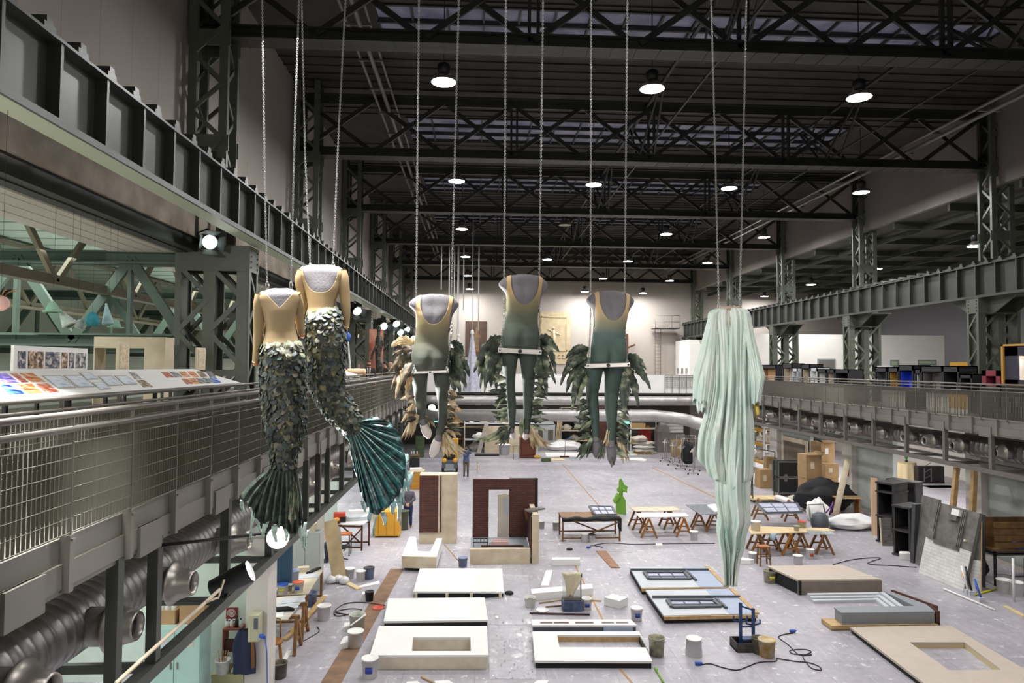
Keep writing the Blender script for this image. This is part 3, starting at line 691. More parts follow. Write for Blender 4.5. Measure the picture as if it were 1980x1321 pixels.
for k in range(16):
 a=k*0.9;mb.tube([(0,0,0.05),(0.07*math.cos(a),0.05*math.sin(a),0.12),(0.17*math.cos(a),0.1*math.sin(a),0.14+0.02*(k%3))],[0.006,0.004,0.001],5)
mb.obj('feathers',mat('straw_feather','#8a6a44',0.8),t)
mb=MB();mb.tube([(0,0,0.08),(0,0,EYE+3.27-p.z)],0.002,4);mb.obj('hanging_thread',BLACK,t)
def spotlight(loc,target,label,group,s=1.0,lens=None,hook=0.25,barn=True):
 t=thing('stage_spotlight',label,'spotlight',loc,0,group)
 d=(Vector(target)-Vector(loc)).normalized();Q=d.to_track_quat('Z','Y').to_matrix()
 mb=MB();mb.lathe([(0.05*s,-0.22*s),(0.085*s,-0.2*s),(0.095*s,-0.05*s),(0.10*s,0.0),(0.10*s,0.16*s)],20,M=Q,capt=False);bd=mb.obj('body',BLACK,t)
 mb=MB();mb.lathe([(0.01*s,0.145*s),(0.094*s,0.14*s),(0.094*s,0.13*s)],20,M=Q,capb=True);mb.obj('lens',lens or SPOTW,bd)
 if barn:
  for a in(0,PI/2,PI,3*PI/2):
   u=Q@Vector((math.cos(a),math.sin(a),0));v=Q@Vector((-math.sin(a),math.cos(a),0))
   b0=d*0.16*s+u*0.10*s;b1=b0+(d*0.8+u*0.5)*0.13*s
   mb=MB();q=[b0-v*.08*s,b0+v*.08*s,b1+v*.11*s,b1-v*.11*s]
   mb.add(q+[x+u*0.004 for x in q],[(0,1,2,3),(7,6,5,4)]+[(i,(i+1)%4,4+(i+1)%4,4+i)for i in range(4)]);mb.obj('barn_door',BLACKM,bd)
 if hook:
  v=Vector((0,0,1));sd=d.cross(v).normalized()
  mb=MB();mb.tube([sd*0.11*s,sd*0.12*s+v*0.1*s,v*0.17*s,-sd*0.12*s+v*0.1*s,-sd*0.11*s],0.012*s,6);mb.tube([v*0.16*s,v*hook],0.014,6);mb.obj('yoke',BLACK,t)
 return t
p=on_y(400,466,14.72);spotlight(tuple(p),(0.6,6.2,6.4),'stage spotlight on the girder of the nearest left column','gallery spotlights',1.5,SPOTG,EYE+2.4-p.z)
sl_=[o for o in bpy.data.objects if o.get('label','').startswith('stage spotlight on the girder')][0];mb=MB();mb.bar((0,0,EYE+2.38-p.z),(0,.22,EYE+2.38-p.z),.05);mb.obj('bracket',BLACK,sl_)
spot('gallery_spot',tuple(p+Vector((0.25,-0.4,-0.15))),(0.9,6.1,6.0),800,50,1.0,(0.95,1.0,0.96))
for px,py,d,wd in((686,597,31.5,'second left column'),(738,627,35.5,'third left column'),(763,622,38.5,'third left column, further side'),(771,639,42,'fourth left column'),(784,634,44.5,'fourth left column, further side'),(796,651,48,'last left column')):
 p=on_y(px,py,d);spotlight(tuple(p),(-1.0,d-6,5.0),'small lit spotlight hung near the '+wd,'gallery spotlights',2.0,SPOTG,max(0.36,EYE+2.6-p.z))
p=on_x(835,789,-3.25);p.y=min(p.y,48.6);p=on_y(835,789,p.y);spotlight(tuple(p),(1,6,5.6),'bright lamp seen behind the legs of the left swing figure','gallery spotlights',2.6,SPOTW,0.4,False)
HY=6.0
PXM=HY/F
GREYB=mat('grey_jersey_dummy','#6f6c70',0.9,var=0.06,scale=60,bump=0.15)
SKINL=mat('pale_dummy_foot','#e6dcd8',0.6)
CHAINM=mat('zinc_chain','#969593',0.36,0.55)
def lut(tab,v):
 if v<=tab[0][0]:return tab[0][1:]
 if v>=tab[-1][0]:return tab[-1][1:]
 n=len(tab)
 for i in range(n-1):
  if v<=tab[i+1][0]:
   p0,p1,p2,p3=tab[max(i-1,0)],tab[i],tab[i+1],tab[min(i+2,n-1)];h=p2[0]-p1[0];t=(v-p1[0])/h;out=[]
   for q in range(1,len(p1)):
    m1=(p2[q]-p0[q])/max(p2[0]-p0[0],1e-6)*h;m2=(p3[q]-p1[q])/max(p3[0]-p1[0],1e-6)*h;d=p2[q]-p1[q]
    if m1*d<0:m1=0
    if m2*d<0:m2=0
    m1=max(-3*abs(d),min(3*abs(d),m1));m2=max(-3*abs(d),min(3*abs(d),m2))
    out.append((2*t**3-3*t*t+1)*p1[q]+(t**3-2*t*t+t)*m1+(3*t*t-2*t**3)*p2[q]+(t**3-t*t)*m2)
   return tuple(out)
def remesh(o,vox=0.011,smooth=4):
 md=o.modifiers.new('r','REMESH');md.mode='VOXEL';md.voxel_size=vox;md.use_smooth_shade=True
 if smooth:sm=o.modifiers.new('s','SMOOTH');sm.factor=0.5;sm.iterations=smooth
 return o
def ramp_z(nm,stops,z0,z1,rough=0.75,sheen=0.0,noise_amp=0.10,bump=0.0):
 """colour by height of the cloth itself (dyed gradient)"""
 m=mat(nm,(0.5,0.5,0.5),rough,sheen=sheen);nt=m.node_tree;b=nt.nodes['Principled BSDF'];N=nt.nodes;L=nt.links
 tc=N.new('ShaderNodeTexCoord');sp=N.new('ShaderNodeSeparateXYZ');L.new(tc.outputs['Object'],sp.inputs[0])
 mr=N.new('ShaderNodeMapRange');mr.inputs['From Min'].default_value=z0;mr.inputs['From Max'].default_value=z1;L.new(sp.outputs['Z'],mr.inputs['Value'])
 nz=N.new('ShaderNodeTexNoise');nz.inputs['Scale'].default_value=5;L.new(tc.outputs['Object'],nz.inputs['Vector'])
 ad=N.new('ShaderNodeMath');ad.operation='MULTIPLY_ADD';ad.inputs[1].default_value=noise_amp;L.new(nz.outputs['Fac'],ad.inputs[0]);L.new(mr.outputs[0],ad.inputs[2])
 rp=N.new('ShaderNodeValToRGB');el=rp.color_ramp.elements
 el[0].position=stops[0][0];el[0].color=(*hexc(stops[0][1]),1);el[1].position=stops[-1][0];el[1].color=(*hexc(stops[-1][1]),1)
 for p,c in stops[1:-1]:
  e=el.new(p);e.color=(*hexc(c),1)
 L.new(ad.outputs[0],rp.inputs['Fac']);L.new(rp.outputs['Color'],b.inputs['Base Color'])
 return m
def chain(pts,top_z,label,group,hook=True):
 """link chain through pts (bottom to top of the picture), continued to the truss at top_z"""
 root=pts[0];t=thing('hanging_chain',label,'chain',tuple(root),0,group)
 P=[Vector(p)-Vector(root)for p in pts]
 d=(P[-1]-P[-2]).normalized();end=P[-1]+d*((top_z-root[2]-P[-1].z)/d.z)
 pitch=0.0165;path=[];acc=0.0
 segs=list(zip(P,P[1:]))
 for a,b in segs:
  L=(b-a).length;s=acc
  while s<L:path.append((a.lerp(b,s/L),(b-a).normalized()));s+=pitch
  acc=s-L
 mb=MB();n=10;k=4;hl,hw,wr=0.0115,0.0075,0.0024
 for i,(c,tg)in enumerate(path):
  u=Vector((1,0,0))if i%2==0 else Vector((0,1,0));u=(u-tg*u.dot(tg)).normalized()
  ring=[]
  for j in range(n):
   a=2*PI*j/n;ca,sa=math.cos(a),math.sin(a)
   ring.append(c+tg*(hl*(abs(ca)**0.7)*(1 if ca>0 else-1))+u*(hw*(abs(sa)**0.8)*(1 if sa>0 else-1)))
  mb.tube(ring,wr,k,closed=True)
 mb.obj('links',CHAINM,t)
 mb=MB();mb.tube([P[-1],end],0.006,6);mb.obj('upper_chain',CHAINM,t)
 if hook:
  tg=(P[1]-P[0]).normalized();mb=MB();ring=[]
  for j in range(12):
   a=2*PI*j/12;ring.append(tg*(0.03*math.cos(a)+0.005)+Vector((0.013*math.sin(a),-0.004,0)))
  mb.tube(ring,0.0035,6,closed=True);mb.tube([Vector((0.014,-.004,0))-tg*.012,Vector((0.014,-.004,0))+tg*.012],0.006,6);mb.obj('snap_hook',CHAINM,t)
 return t
TOPZ=EYE+7.18
def chain_px(pxs,label,group='chains of the hanging figures',dys=None,hook=True):
 pts=[on_y(px,py,HY+(dys[i]if dys else 0.0))for i,(px,py)in enumerate(pxs)]
 return chain(pts,TOPZ,label,group,hook)
def blade(mb,p0,p1,p2,w,cup=0.3,n=14,mside=Vector((0,-1,0)),ragged=0.0,tip=0.04,ridges=True):
 """curved leaf from p0 by control p1 to p2; cupped, closed with thickness"""
 p0,p1,p2=Vector(p0),Vector(p1),Vector(p2);rows=[];back=[]
 for i in range(n+1):
  t=i/n;c=p0*(1-t)**2+p1*2*t*(1-t)+p2*t*t
  tg=(p1-p0)*(1-t)+(p2-p1)*t
  if tg.length<1e-6:tg=p2-p0
  tg.normalize();sd=tg.cross(mside);
  if sd.length<1e-4:sd=Vector((1,0,0))
  sd.normalize();nn=sd.cross(tg).normalized()
  ww=w*(math.sin(PI*min(1,(0.10+0.90*t))**0.8)*0.85+0.15)if t<1 else w*tip
  ww=max(ww,w*tip)
  r=[];rb=[]
  for j,s in enumerate((-1,-.72,-.5,-.25,0,.25,.5,.72,1)):
   e=1+(random.uniform(-ragged,ragged*.6)if abs(s)==1 else 0)
   z=(-(abs(s)**1.3)*cup*.55*ww)+(((.05 if j%2==0 else-.03)+(.05 if s==0 else 0))*ww*min(1,3*t)if ridges else 0)
   p=c+sd*(s*ww*e*0.5)+nn*z
   r.append(p);rb.append(p-nn*0.0035)
  rows.append(r);back.append(rb)
 ring=[r+list(reversed(b))for r,b in zip(rows,back)]
 mb.grid(ring,closed_u=True)
 k=len(mb.v);m=len(ring[0]);mb.f.append(list(reversed(range(k-m*(n+1),k-m*n))));mb.sm.append(False);mb.mi.append(0)
 mb.f.append(list(range(k-m,k)));mb.sm.append(False);mb.mi.append(0)
def fin_mat(nm,a,b,c,tl=0.0):
 m=mat(nm,a,0.55);nt=m.node_tree;N=nt.nodes;L=nt.links;bs=N['Principled BSDF']
 tc=N.new('ShaderNodeTexCoord');nz=N.new('ShaderNodeTexNoise');nz.inputs['Scale'].default_value=14;nz.inputs['Detail'].default_value=6;L.new(tc.outputs['Object'],nz.inputs['Vector'])
 n2=N.new('ShaderNodeTexNoise');n2.inputs['Scale'].default_value=70;n2.inputs['Detail'].default_value=3;L.new(tc.outputs['Object'],n2.inputs['Vector'])
 rp=N.new('ShaderNodeValToRGB');el=rp.color_ramp.elements;el[0].position=0.38;el[0].color=(*hexc(a),1);el[1].position=0.72;el[1].color=(*hexc(c),1);e=el.new(0.55);e.color=(*hexc(b),1)
 L.new(nz.outputs['Fac'],rp.inputs['Fac']);L.new(rp.outputs['Color'],bs.inputs['Base Color'])
 bp=N.new('ShaderNodeBump');bp.inputs['Strength'].default_value=0.7;bp.inputs['Distance'].default_value=0.006;L.new(n2.outputs['Fac'],bp.inputs['Height']);L.new(bp.outputs['Normal'],bs.inputs['Normal'])
 if tl:
  out=[x for x in N if x.type=='OUTPUT_MATERIAL'][0];tr=N.new('ShaderNodeBsdfTranslucent');L.new(rp.outputs['Color'],tr.inputs[0])
  mx=N.new('ShaderNodeMixShader');mx.inputs[0].default_value=tl;L.new(bs.outputs[0],mx.inputs[1]);L.new(tr.outputs[0],mx.inputs[2]);L.new(mx.outputs[0],out.inputs[0])
 return m
FIN_G=fin_mat('green_fin','#2f372f','#545e50','#b3b89c',0.2)
FIN_B=fin_mat('brown_fin','#2f2a25','#6e614e','#c9b595',0.15)
FIN_C=fin_mat('cream_fin','#a58d68','#d8c6a4','#f1e6cf',0.25)
FIN_L=fin_mat('pale_green_fin','#5c6750','#a3ad8c','#e0dcc0',0.2)
def ring(cx,a,b,yc,z,n,ex=2.3,dy=None,soft=1.0):
 P=[]
 for j in range(n):
  t=2*PI*j/n;s,c=math.sin(t),math.cos(t)
  g=1.0
  if dy is not None and c>0:
   w1=max(0,1-abs(dy-28)/34.0);w2=max(0,1-abs(dy-136)/26.0)
   g-=soft*(.13*w1*math.exp(-(s/.13)**2)+.20*w2*math.exp(-(s/.14)**2))-.05*w1*math.exp(-((abs(s)-.45)/.25)**2)-.07*w2*math.exp(-((abs(s)-.5)/.3)**2)
  P.append(Vector((cx+a*math.copysign(abs(s)**(2/ex),s),yc-b*g*math.copysign(abs(c)**(2/ex),c),z)))
 return P
TORSO=[(0,-9,14,.030,.03),(3,-24,29,.055,.028),(8,-36,39,.070,.022),(14,-44,46,.078,.018),(21,-47.5,49.5,.080,.012),(27,-44,47,.084,.008),(34,-36.5,42,.094,.004),(44,-32.5,37,.104,.0),(60,-30.5,33.5,.106,.0),(80,-31.5,28.5,.096,.004),(95,-33.5,28,.094,0.0),(110,-36,29.5,.108,-.012),(125,-37,31,.122,-.022),(140,-37.5,31.5,.124,-.022),(152,-38,31,.105,-.01)]
def body_row(dy,k=1.0,grow=0.0,tab=None):
 l,r,b,yc=lut(tab or TORSO,dy)
 return((l+r)/2*PXM*k,(r-l)/2*PXM*k+grow,b*k+grow,yc*k)
def torso_mesh(mb,k=1.0,z_of=None,d0=0.0,d1=152.0,steps=44,n=40,grow=0.0,tab=None):
 rows=[]
 for i in range(steps+1):
  dy=d0+(d1-d0)*i/steps;cx,a,b,yc=body_row(dy,k,grow,tab);rows.append(ring(cx,a,b,yc,-dy*PXM*k,n,dy=dy))
 mb.grid(rows,closed_u=True);m=len(mb.v);n_=n
 mb.f.append(list(range(m-n_*(steps+1),m-n_*steps)));mb.sm.append(True);mb.mi.append(0)
 mb.f.append(list(reversed(range(m-n_,m))));mb.sm.append(True);mb.mi.append(0)
def cloth_shell(fabric,k=1.0,d0=0.0,d1=152.0,nu=300,nv=250,grow=0.007,tab=None,uoff=0.0):
 mb=MB();rows=[];keep=[]
 for i in range(nv+1):
  dy=d0+(d1-d0)*i/nv;cx,a,b,yc=body_row(dy,k,grow,tab);rows.append(ring(cx,a,b,yc,-dy*PXM*k,nu,dy=dy,soft=.85))
 vs=[p for r in rows for p in r];fs=[]
 for i in range(nv):
  dy=d0+(d1-d0)*(i+.5)/nv
  for j in range(nu):
   j2=(j+1)%nu;c=(rows[i][j]+rows[i+1][j2])/2
   back=math.cos(2*PI*(j+.5)/nu)>0
   if fabric(c.x/(PXM*k),dy,back):fs.append((i*nu+j,i*nu+j2,(i+1)*nu+j2,(i+1)*nu+j))
 used=sorted({i for f in fs for i in f});mp={v:i for i,v in enumerate(used)}
 mb.add([vs[i]for i in used],[tuple(mp[i]for i in f)for f in fs],True)
 return mb
def limb(mb,pts,n=16):
 rows=[];m=len(pts)
 for i,(p,rx,ry)in enumerate(pts):
  t=(pts[min(i+1,m-1)][0]-pts[max(i-1,0)][0]).normalized()
  sx=Vector((1,0,0));sx=(sx-t*sx.dot(t)).normalized();sy=t.cross(sx)
  rows.append([p+sx*rx*math.cos(2*PI*j/n)+sy*ry*math.sin(2*PI*j/n)for j in range(n)])
 mb.grid(rows,closed_u=True);q=len(mb.v)
 mb.f.append(list(range(q-n*m,q-n*(m-1))));mb.sm.append(True);mb.mi.append(0)
 mb.f.append(list(reversed(range(q-n,q))));mb.sm.append(True);mb.mi.append(0)
def dense(pts,sub=4):
 out=[]
 m=len(pts)
 for i in range(m-1):
  p0=pts[max(i-1,0)];p1=pts[i];p2=pts[i+1];p3=pts[min(i+2,m-1)]
  for s in range(sub):
   t=s/sub
   def cr(a,b,c,d):return 0.5*((2*b)+(c-a)*t+(2*a-5*b+4*c-d)*t*t+(3*b-a-3*c+d)*t**3)
   out.append((cr(p0[0],p1[0],p2[0],p3[0]),cr(p0[1],p1[1],p2[1],p3[1]),cr(p0[2],p1[2],p2[2],p3[2])))
 out.append(pts[-1]);return out
def swing_figure(cx,ytop,k,sc_,ox,oy,legs,feet,blades,leaves,fins,bar,grad,label,fm,leafm,finm):
 """sc_, ox, oy: read-off frame (px = ox + sc_*u, py = oy + sc_*v) for legs, feet, blades, bar"""
 root=on_y(cx,ytop,HY);t=thing('swing_figure',label,'costume figure',tuple(root),0,'headless costume figures on swings')
 def Q(u,v,dy=0.0):return on_y(ox+sc_*u,oy+sc_*v,HY+dy)-root
 kp=sc_*PXM
 mb=MB();torso_mesh(mb,k)
 tg=MB();torso_mesh(tg,k,d0=84,grow=0.0035,steps=24)
 for L in legs:
  pts=dense([(Q(u,v,dy),r*kp,r*kp*1.08)for u,v,r,dy in L])
  limb(mb,pts);limb(tg,[(p,a+.0035,b+.0035)for p,a,b in pts])
 for(u0,v0,dy0,u1,v1,dy1,r)in feet:
  a,b=Q(u0,v0,dy0),Q(u1,v1,dy1)
  limb(mb,dense([(a.lerp(b,-0.25),r*kp*.6,r*kp*.6),(a,r*kp*.85,r*kp*.85),(a.lerp(b,.4),r*kp,r*kp*.8),(a.lerp(b,.8),r*kp*.9,r*kp*.6),(a.lerp(b,1.1),r*kp*.4,r*kp*.3)]))
 remesh(mb.obj('dummy_body',GREYB,t),0.010,3)
 gm=ramp_z('dyed_cloth_'+grad[0],grad[1],-0.72,0.0)
 remesh(tg.obj('tights',gm,t),0.010,3)
 fb=MB()
 for(u0,v0,dy0,u1,v1,dy1,r)in feet:
  a,b=Q(u0,v0,dy0),Q(u1,v1,dy1);r2=r+1.5
  limb(fb,dense([(a,r2*kp*.85,r2*kp*.85),(a.lerp(b,.4),r2*kp,r2*kp*.82),(a.lerp(b,.8),r2*kp*.92,r2*kp*.62),(a.lerp(b,1.12),r2*kp*.4,r2*kp*.3)]))
 fb.obj('bare_foot',GREYB if grad[0]=='b' else SKINL,t)
 def fabric(x,dy,back):
  if dy>92:return True
  xo_l=-31.5+0.0*dy;xo_r=38-max(0,dy-4)*0.155
  if back:
   if dy<62:
    u=26.0*math.sqrt(max(0.0,1-(max(0,dy-6)/55.0)**2.2));c=1.8
    u_l=min(u,25.0);u_r=u*1.12
    if-u_l+c<x<u_r+c:return False
   if dy<74 and(x<xo_l or x>xo_r+1.5):return False
   return True
  if dy<40 and abs(x)<24:return False
  if dy<66 and(x<xo_l or x>xo_r+1.5):return False
  return True
 cloth_shell(fabric,k).obj('leotard',gm,t,thick=0.003)
 for(u0,v0,u1,v1,u2,v2,wd,mm)in blades:
  mb=MB();d0=random.uniform(-.01,.05);d1=random.uniform(-.10,.06)
  blade(mb,Q(u0,v0,d0),Q(u1,v1,d1),Q(u2,v2,d1-0.02),wd*kp*1.12,0.35,ragged=0.35,n=20,mside=Vector((random.uniform(-.5,.5),-1,random.uniform(-.3,.3))));mb.obj('hip_fin',mm or fm,t)
 for(u0,v0,u1,v1,n,s,ln,wd)in leaves:
  mb=MB();mb2=MB();n=int(n*.8)
  for i in range(n):
   f=i/(n-1);u=u0+(u1-u0)*f;v=v0+(v1-v0)*f
   for q in range(3):
    l=ln*random.uniform(0.7,1.9);an=random.uniform(-0.5,1.15);dy=random.uniform(-.07,.06)
    du,dv=s*l*math.cos(an),l*math.sin(an)
    blade(mb2 if random.random()<.35 else mb,Q(u-s*9,v,dy*.5),Q(u+du*.5,v+dv*.15-8,dy),Q(u+du,v+dv*.8+6,dy),wd*kp*random.uniform(.6,1.15),0.4,n=6,ragged=0.45,mside=Vector((random.uniform(-1,1),-1,random.uniform(-.6,.6))))
  mb.obj('leaf_frill',leafm,t)['kind']='stuff';mb2.obj('leaf_frill',FIN_C if leafm is FIN_B else FIN_L,t)['kind']='stuff'
 for(u0,v0,u1,v1,u2,v2,wd,mm)in fins:
  mb=MB()
  for i in range(6):
   f=i/5-.5;dy=random.uniform(-.05,.05)
   blade(mb,Q(u0+f*14,v0+f*8,dy),Q(u1+f*wd*.7,v1+abs(f)*10,dy),Q(u2+f*wd*1.25+random.uniform(-8,8),v2-abs(f)*30+random.uniform(-14,14),dy*1.4),wd*kp*.42,0.3,n=8,ragged=0.4,mside=Vector((f,-1,0)))
  mb.obj('ankle_fin',mm or finm,t)
 (ul,vl,ur,vr,hh)=bar
 a,b=Q(ul,vl,-0.152),Q(ur,vr,-0.152)
 s=thing('swing_bar','flat steel seat bar under the '+label.split(' with ')[0].replace('headless ',''),'swing bar',tuple(root+(a+b)/2),0,'swing bars')
 mid=(a+b)/2
 mb=MB();mb.bar(a-mid,b-mid,0.02,hh*kp,up=(0,0,1));mb.obj('bar',mat('brushed_bar','#cfcac4',0.35,0.6),s,bevel=0.003)
 Mx=Matrix.Rotation(R(90),3,'X')
 mb=MB();mb.lathe([(hh*.42*kp,0),(hh*.42*kp,0.012),(hh*.2*kp,0.014)],16,c=(0,-0.008,0),M=Mx);mb.obj('centre_bolt',BLACK,s)
 for f in(.04,.96):
  mb=MB();mb.lathe([(0.007,0),(0.007,0.012)],10,c=a.lerp(b,f)-mid+Vector((0,-.008,0)),M=Mx);mb.obj('end_bolt',BLACK,s)
 return t,(root+a,root+b)
C1=(0.3027,750,520)
C2=(0.3028,910,520)
f4,bar4=swing_figure(1011,530,1.0,*C2,legs=[[(255,470,52,.02),(250,560,51,.05),(247,660,41,.10),(250,720,34,.12),(256,800,29,.10),(262,880,28,.07),(263,960,21,.05),(262,1030,17,.04)],[(365,470,54,.02),(368,560,53,.05),(370,660,45,.10),(370,720,38,.12),(370,800,34,.10),(369,880,31,.07),(362,960,23,.05),(358,1035,18,.04)]],feet=[(262,1035,.04,272,1078,.16,21),(358,1040,.04,350,1082,.16,22)],blades=[(205,450,110,430,20,665,62,None),(205,465,90,470,50,690,66,None),(205,490,80,520,62,765,58,None),(205,500,110,560,88,795,60,None),(205,520,130,600,130,760,60,None),(210,540,150,640,165,770,54,None),(205,445,140,450,70,540,54,None),(208,470,120,500,100,660,60,None),(430,445,500,430,566,530,58,None),(430,460,520,470,548,680,52,None),(425,520,480,560,545,738,54,None),(425,540,470,620,490,815,60,None),(420,560,440,640,450,770,54,None),(425,500,470,540,500,700,56,None)],leaves=[(215,700,232,1010,12,-1,62,30),(415,690,395,1010,12,1,55,30)],fins=[(245,1000,190,1070,70,1110,74,FIN_L),(235,1010,225,1090,195,1140,56,FIN_G),(390,1000,400,1080,425,1150,60,FIN_C),(400,1020,440,1110,505,1145,46,FIN_C),(330,960,325,1010,320,1070,34,FIN_L)],bar=(175,519,453,533,29),grad=('a',[(0.0,'#3c4740'),(0.3,'#434d43'),(0.52,'#585e4d'),(0.70,'#80795a'),(0.86,'#b09468'),(1.0,'#bd9f74')]),label='middle headless swing figure with gold to dark green leotard and dark green fins',fm=FIN_G,leafm=FIN_G,finm=FIN_L)
f5,bar5=swing_figure(1179.5,562,0.985,*C2,legs=[[(795,570,54,.02),(790,650,53,.04),(782,740,44,.08),(776,800,37,.10),(780,870,37,.07),(790,940,30,.03),(796,1010,22,.0),(800,1090,20,-.02)],[(912,570,56,.02),(912,650,55,.04),(906,740,50,.08),(900,800,44,.10),(898,870,41,.07),(900,950,33,.03),(900,1020,27,.0),(898,1100,24,-.02)]],feet=[(800,1095,-.02,806,1195,.02,29),(898,1130,-.02,903,1235,.02,30)],blades=[(755,520,670,490,605,575,52,None),(745,530,640,550,575,745,60,None),(745,560,660,580,610,660,50,None),(745,590,640,640,612,790,58,None),(740,640,680,690,650,905,62,None),(745,680,690,730,690,860,52,FIN_L),(985,560,1060,550,1122,645,50,None),(985,590,1080,600,1150,772,56,None),(975,630,1040,660,1072,885,66,None),(970,660,1010,720,1000,860,60,None),(965,700,985,800,985,950,54,None),(980,570,1070,600,1110,720,52,None)],leaves=[(742,850,770,1150,12,-1,58,32),(950,850,940,1180,12,1,55,32)],fins=[(775,960,740,1000,690,1040,50,FIN_L),(775,1080,740,1150,712,1215,60,FIN_G),(840,1100,850,1180,828,1225,40,FIN_G),(945,1080,975,1150,985,1240,52,FIN_C),(960,1000,1000,1050,1010,1090,46,FIN_G),(905,1200,905,1240,910,1275,26,FIN_G),(880,1030,872,1090,868,1140,30,FIN_C)],bar=(738,620,1017,612,26),grad=('b',[(0.0,'#35443f'),(0.3,'#3d4f48'),(0.5,'#4a5e5a'),(0.66,'#857f66'),(0.8,'#bba078'),(1.0,'#c0a27a')]),label='right headless swing figure with gold to teal leotard and spread green fins',fm=FIN_G,leafm=FIN_G,finm=FIN_L)
f3,bar3=swing_figure(838,568,1.0,*C1,legs=[[(205,610,54,.02),(203,690,50,.05),(206,770,42,.12),(210,850,36,.14),(215,920,30,.08),(222,980,22,.02)],[(345,610,56,.02),(347,690,53,.05),(350,770,43,.12),(354,850,35,.14),(352,930,30,.08),(340,1010,22,.0),(325,1070,19,-.03)]],feet=[(228,985,.02,258,1070,.10,30),(320,1090,-.03,285,1190,.03,30)],blades=[(160,480,90,430,22,500,62,FIN_C),(155,520,60,500,25,565,40,FIN_B),(150,560,70,560,5,665,58,None),(150,590,60,620,18,785,52,None),(150,610,80,650,50,835,44,FIN_C),(155,630,100,690,85,840,48,None),(155,650,120,720,120,845,42,FIN_C),(150,580,90,600,40,720,54,None),(158,600,110,650,80,760,52,FIN_B),(395,480,450,470,492,565,58,FIN_G),(395,520,480,560,522,690,54,FIN_G),(395,560,470,620,500,765,60,FIN_G),(390,600,440,680,462,795,58,FIN_G),(390,640,420,720,430,785,54,FIN_G),(392,540,450,580,480,700,60,FIN_G)],leaves=[(160,820,170,960,7,-1,46,30),(395,790,385,1040,10,1,52,36)],fins=[(190,930,150,990,130,1090,62,FIN_C),(170,860,130,930,115,990,52,FIN_C),(250,940,275,980,290,1030,40,FIN_B),(330,1030,330,1080,330,1140,60,FIN_G),(370,1050,400,1130,480,1195,60,FIN_C),(360,1060,370,1150,400,1210,62,FIN_C),(390,1000,420,1030,450,1040,46,FIN_G)],bar=(152,665,388,656,14),grad=('c',[(0.0,'#454b45'),(0.3,'#4a4f44'),(0.52,'#686652'),(0.70,'#958867'),(0.86,'#b99d70'),(1.0,'#c0a278')]),label='left headless swing figure with gold leotard and ragged brown fins',fm=FIN_B,leafm=FIN_B,finm=FIN_C)
for(b,pl,pr,nm)in((bar3,[(805,570),(810,0)],[(873,572),(887,0)],'left swing figure'),(bar4,[(975,535),(978,0)],[(1043,536),(1050,0)],'middle swing figure'),(bar5,[(1142,565),(1143,0)],[(1208,567),(1213,0)],'right swing figure')):
 for e,pts,sd in((b[0],pl,'left'),(b[1],pr,'right')):
  e=e+Vector((0.02 if sd=='left' else-0.02,0.016,0.01))
  P=[e,on_y(pts[0][0]-(0.5 if sd=='left' else-0.5),pts[0][1]+70,HY+.03)]+[on_y(px,py,HY+.10)for px,py in pts]
  chain(P,TOPZ,'%s chain of the %s'%(sd,nm),'swing chains',True)
K5=360/834
def mx(u):return 440+K5*u
def my(v):return 480+K5*v
SCALES=mat('mermaid_scales','#444455',0.5)
def _scales():
 nt=SCALES.node_tree;N=nt.nodes;L=nt.links;b=N['Principled BSDF']
 g=N.new('ShaderNodeNewGeometry');rp=N.new('ShaderNodeValToRGB');rp.color_ramp.interpolation='CONSTANT'
 cols=['#11181a','#212a23','#3b3c2e','#121c24','#2a3228','#424333','#0b0f14','#263832','#4d4a3b','#18211d','#1d2a31','#34392c','#0f1313','#5c5949','#222e27','#141a20']
 el=rp.color_ramp.elements;el[0].position=0;el[0].color=(*hexc(cols[0]),1);el[1].position=1-1/16;el[1].color=(*hexc(cols[-1]),1)
 for i in range(1,15):e=el.new(i/16);e.color=(*hexc(cols[i]),1)
 L.new(g.outputs['Random Per Island'],rp.inputs['Fac']);L.new(rp.outputs['Color'],b.inputs['Base Color'])
_scales()
TAILM=fin_mat('tail_net','#39402f','#6c6a4a','#948a60')
TULLE=mat('pale_tulle','#98967c',0.6,c2='#666f60',scale=25,bump=0.4)
def fluke_mat():
 m=mat('iridescent_fluke','#1c4a4c',0.3,coat=0.4);nt=m.node_tree;N=nt.nodes;L=nt.links;b=N['Principled BSDF']
 tc=N.new('ShaderNodeTexCoord');nz=N.new('ShaderNodeTexNoise');nz.inputs['Scale'].default_value=9;nz.inputs['Detail'].default_value=8;nz.inputs['Distortion'].default_value=1.5;L.new(tc.outputs['Object'],nz.inputs['Vector'])
 rp=N.new('ShaderNodeValToRGB');el=rp.color_ramp.elements;el[0].position=.36;el[0].color=(*hexc('#0a1a1d'),1);el[1].position=.78;el[1].color=(*hexc('#7fa89e'),1)
 for p,c in((.48,'#113237'),(.58,'#185053'),(.67,'#33605a')):e=el.new(p);e.color=(*hexc(c),1)
 L.new(nz.outputs['Fac'],rp.inputs['Fac']);L.new(rp.outputs['Color'],b.inputs['Base Color'])
 n2=N.new('ShaderNodeTexNoise');n2.inputs['Scale'].default_value=45;L.new(tc.outputs['Object'],n2.inputs['Vector'])
 bp=N.new('ShaderNodeBump');bp.inputs['Strength'].default_value=.6;bp.inputs['Distance'].default_value=.006;L.new(n2.outputs['Fac'],bp.inputs['Height']);L.new(bp.outputs['Normal'],b.inputs['Normal'])
 return m
FLUKE=fluke_mat()
FLUKED=fin_mat('dark_fluke','#0e1513','#26332c','#4f6150')
RIBM=mat('fluke_rib','#8fb0a4',0.35,c2='#2f6058',scale=20)
RAGM=mat('pale_ragged_film','#cfe0da',0.4,c2='#9fb8ae',scale=20)
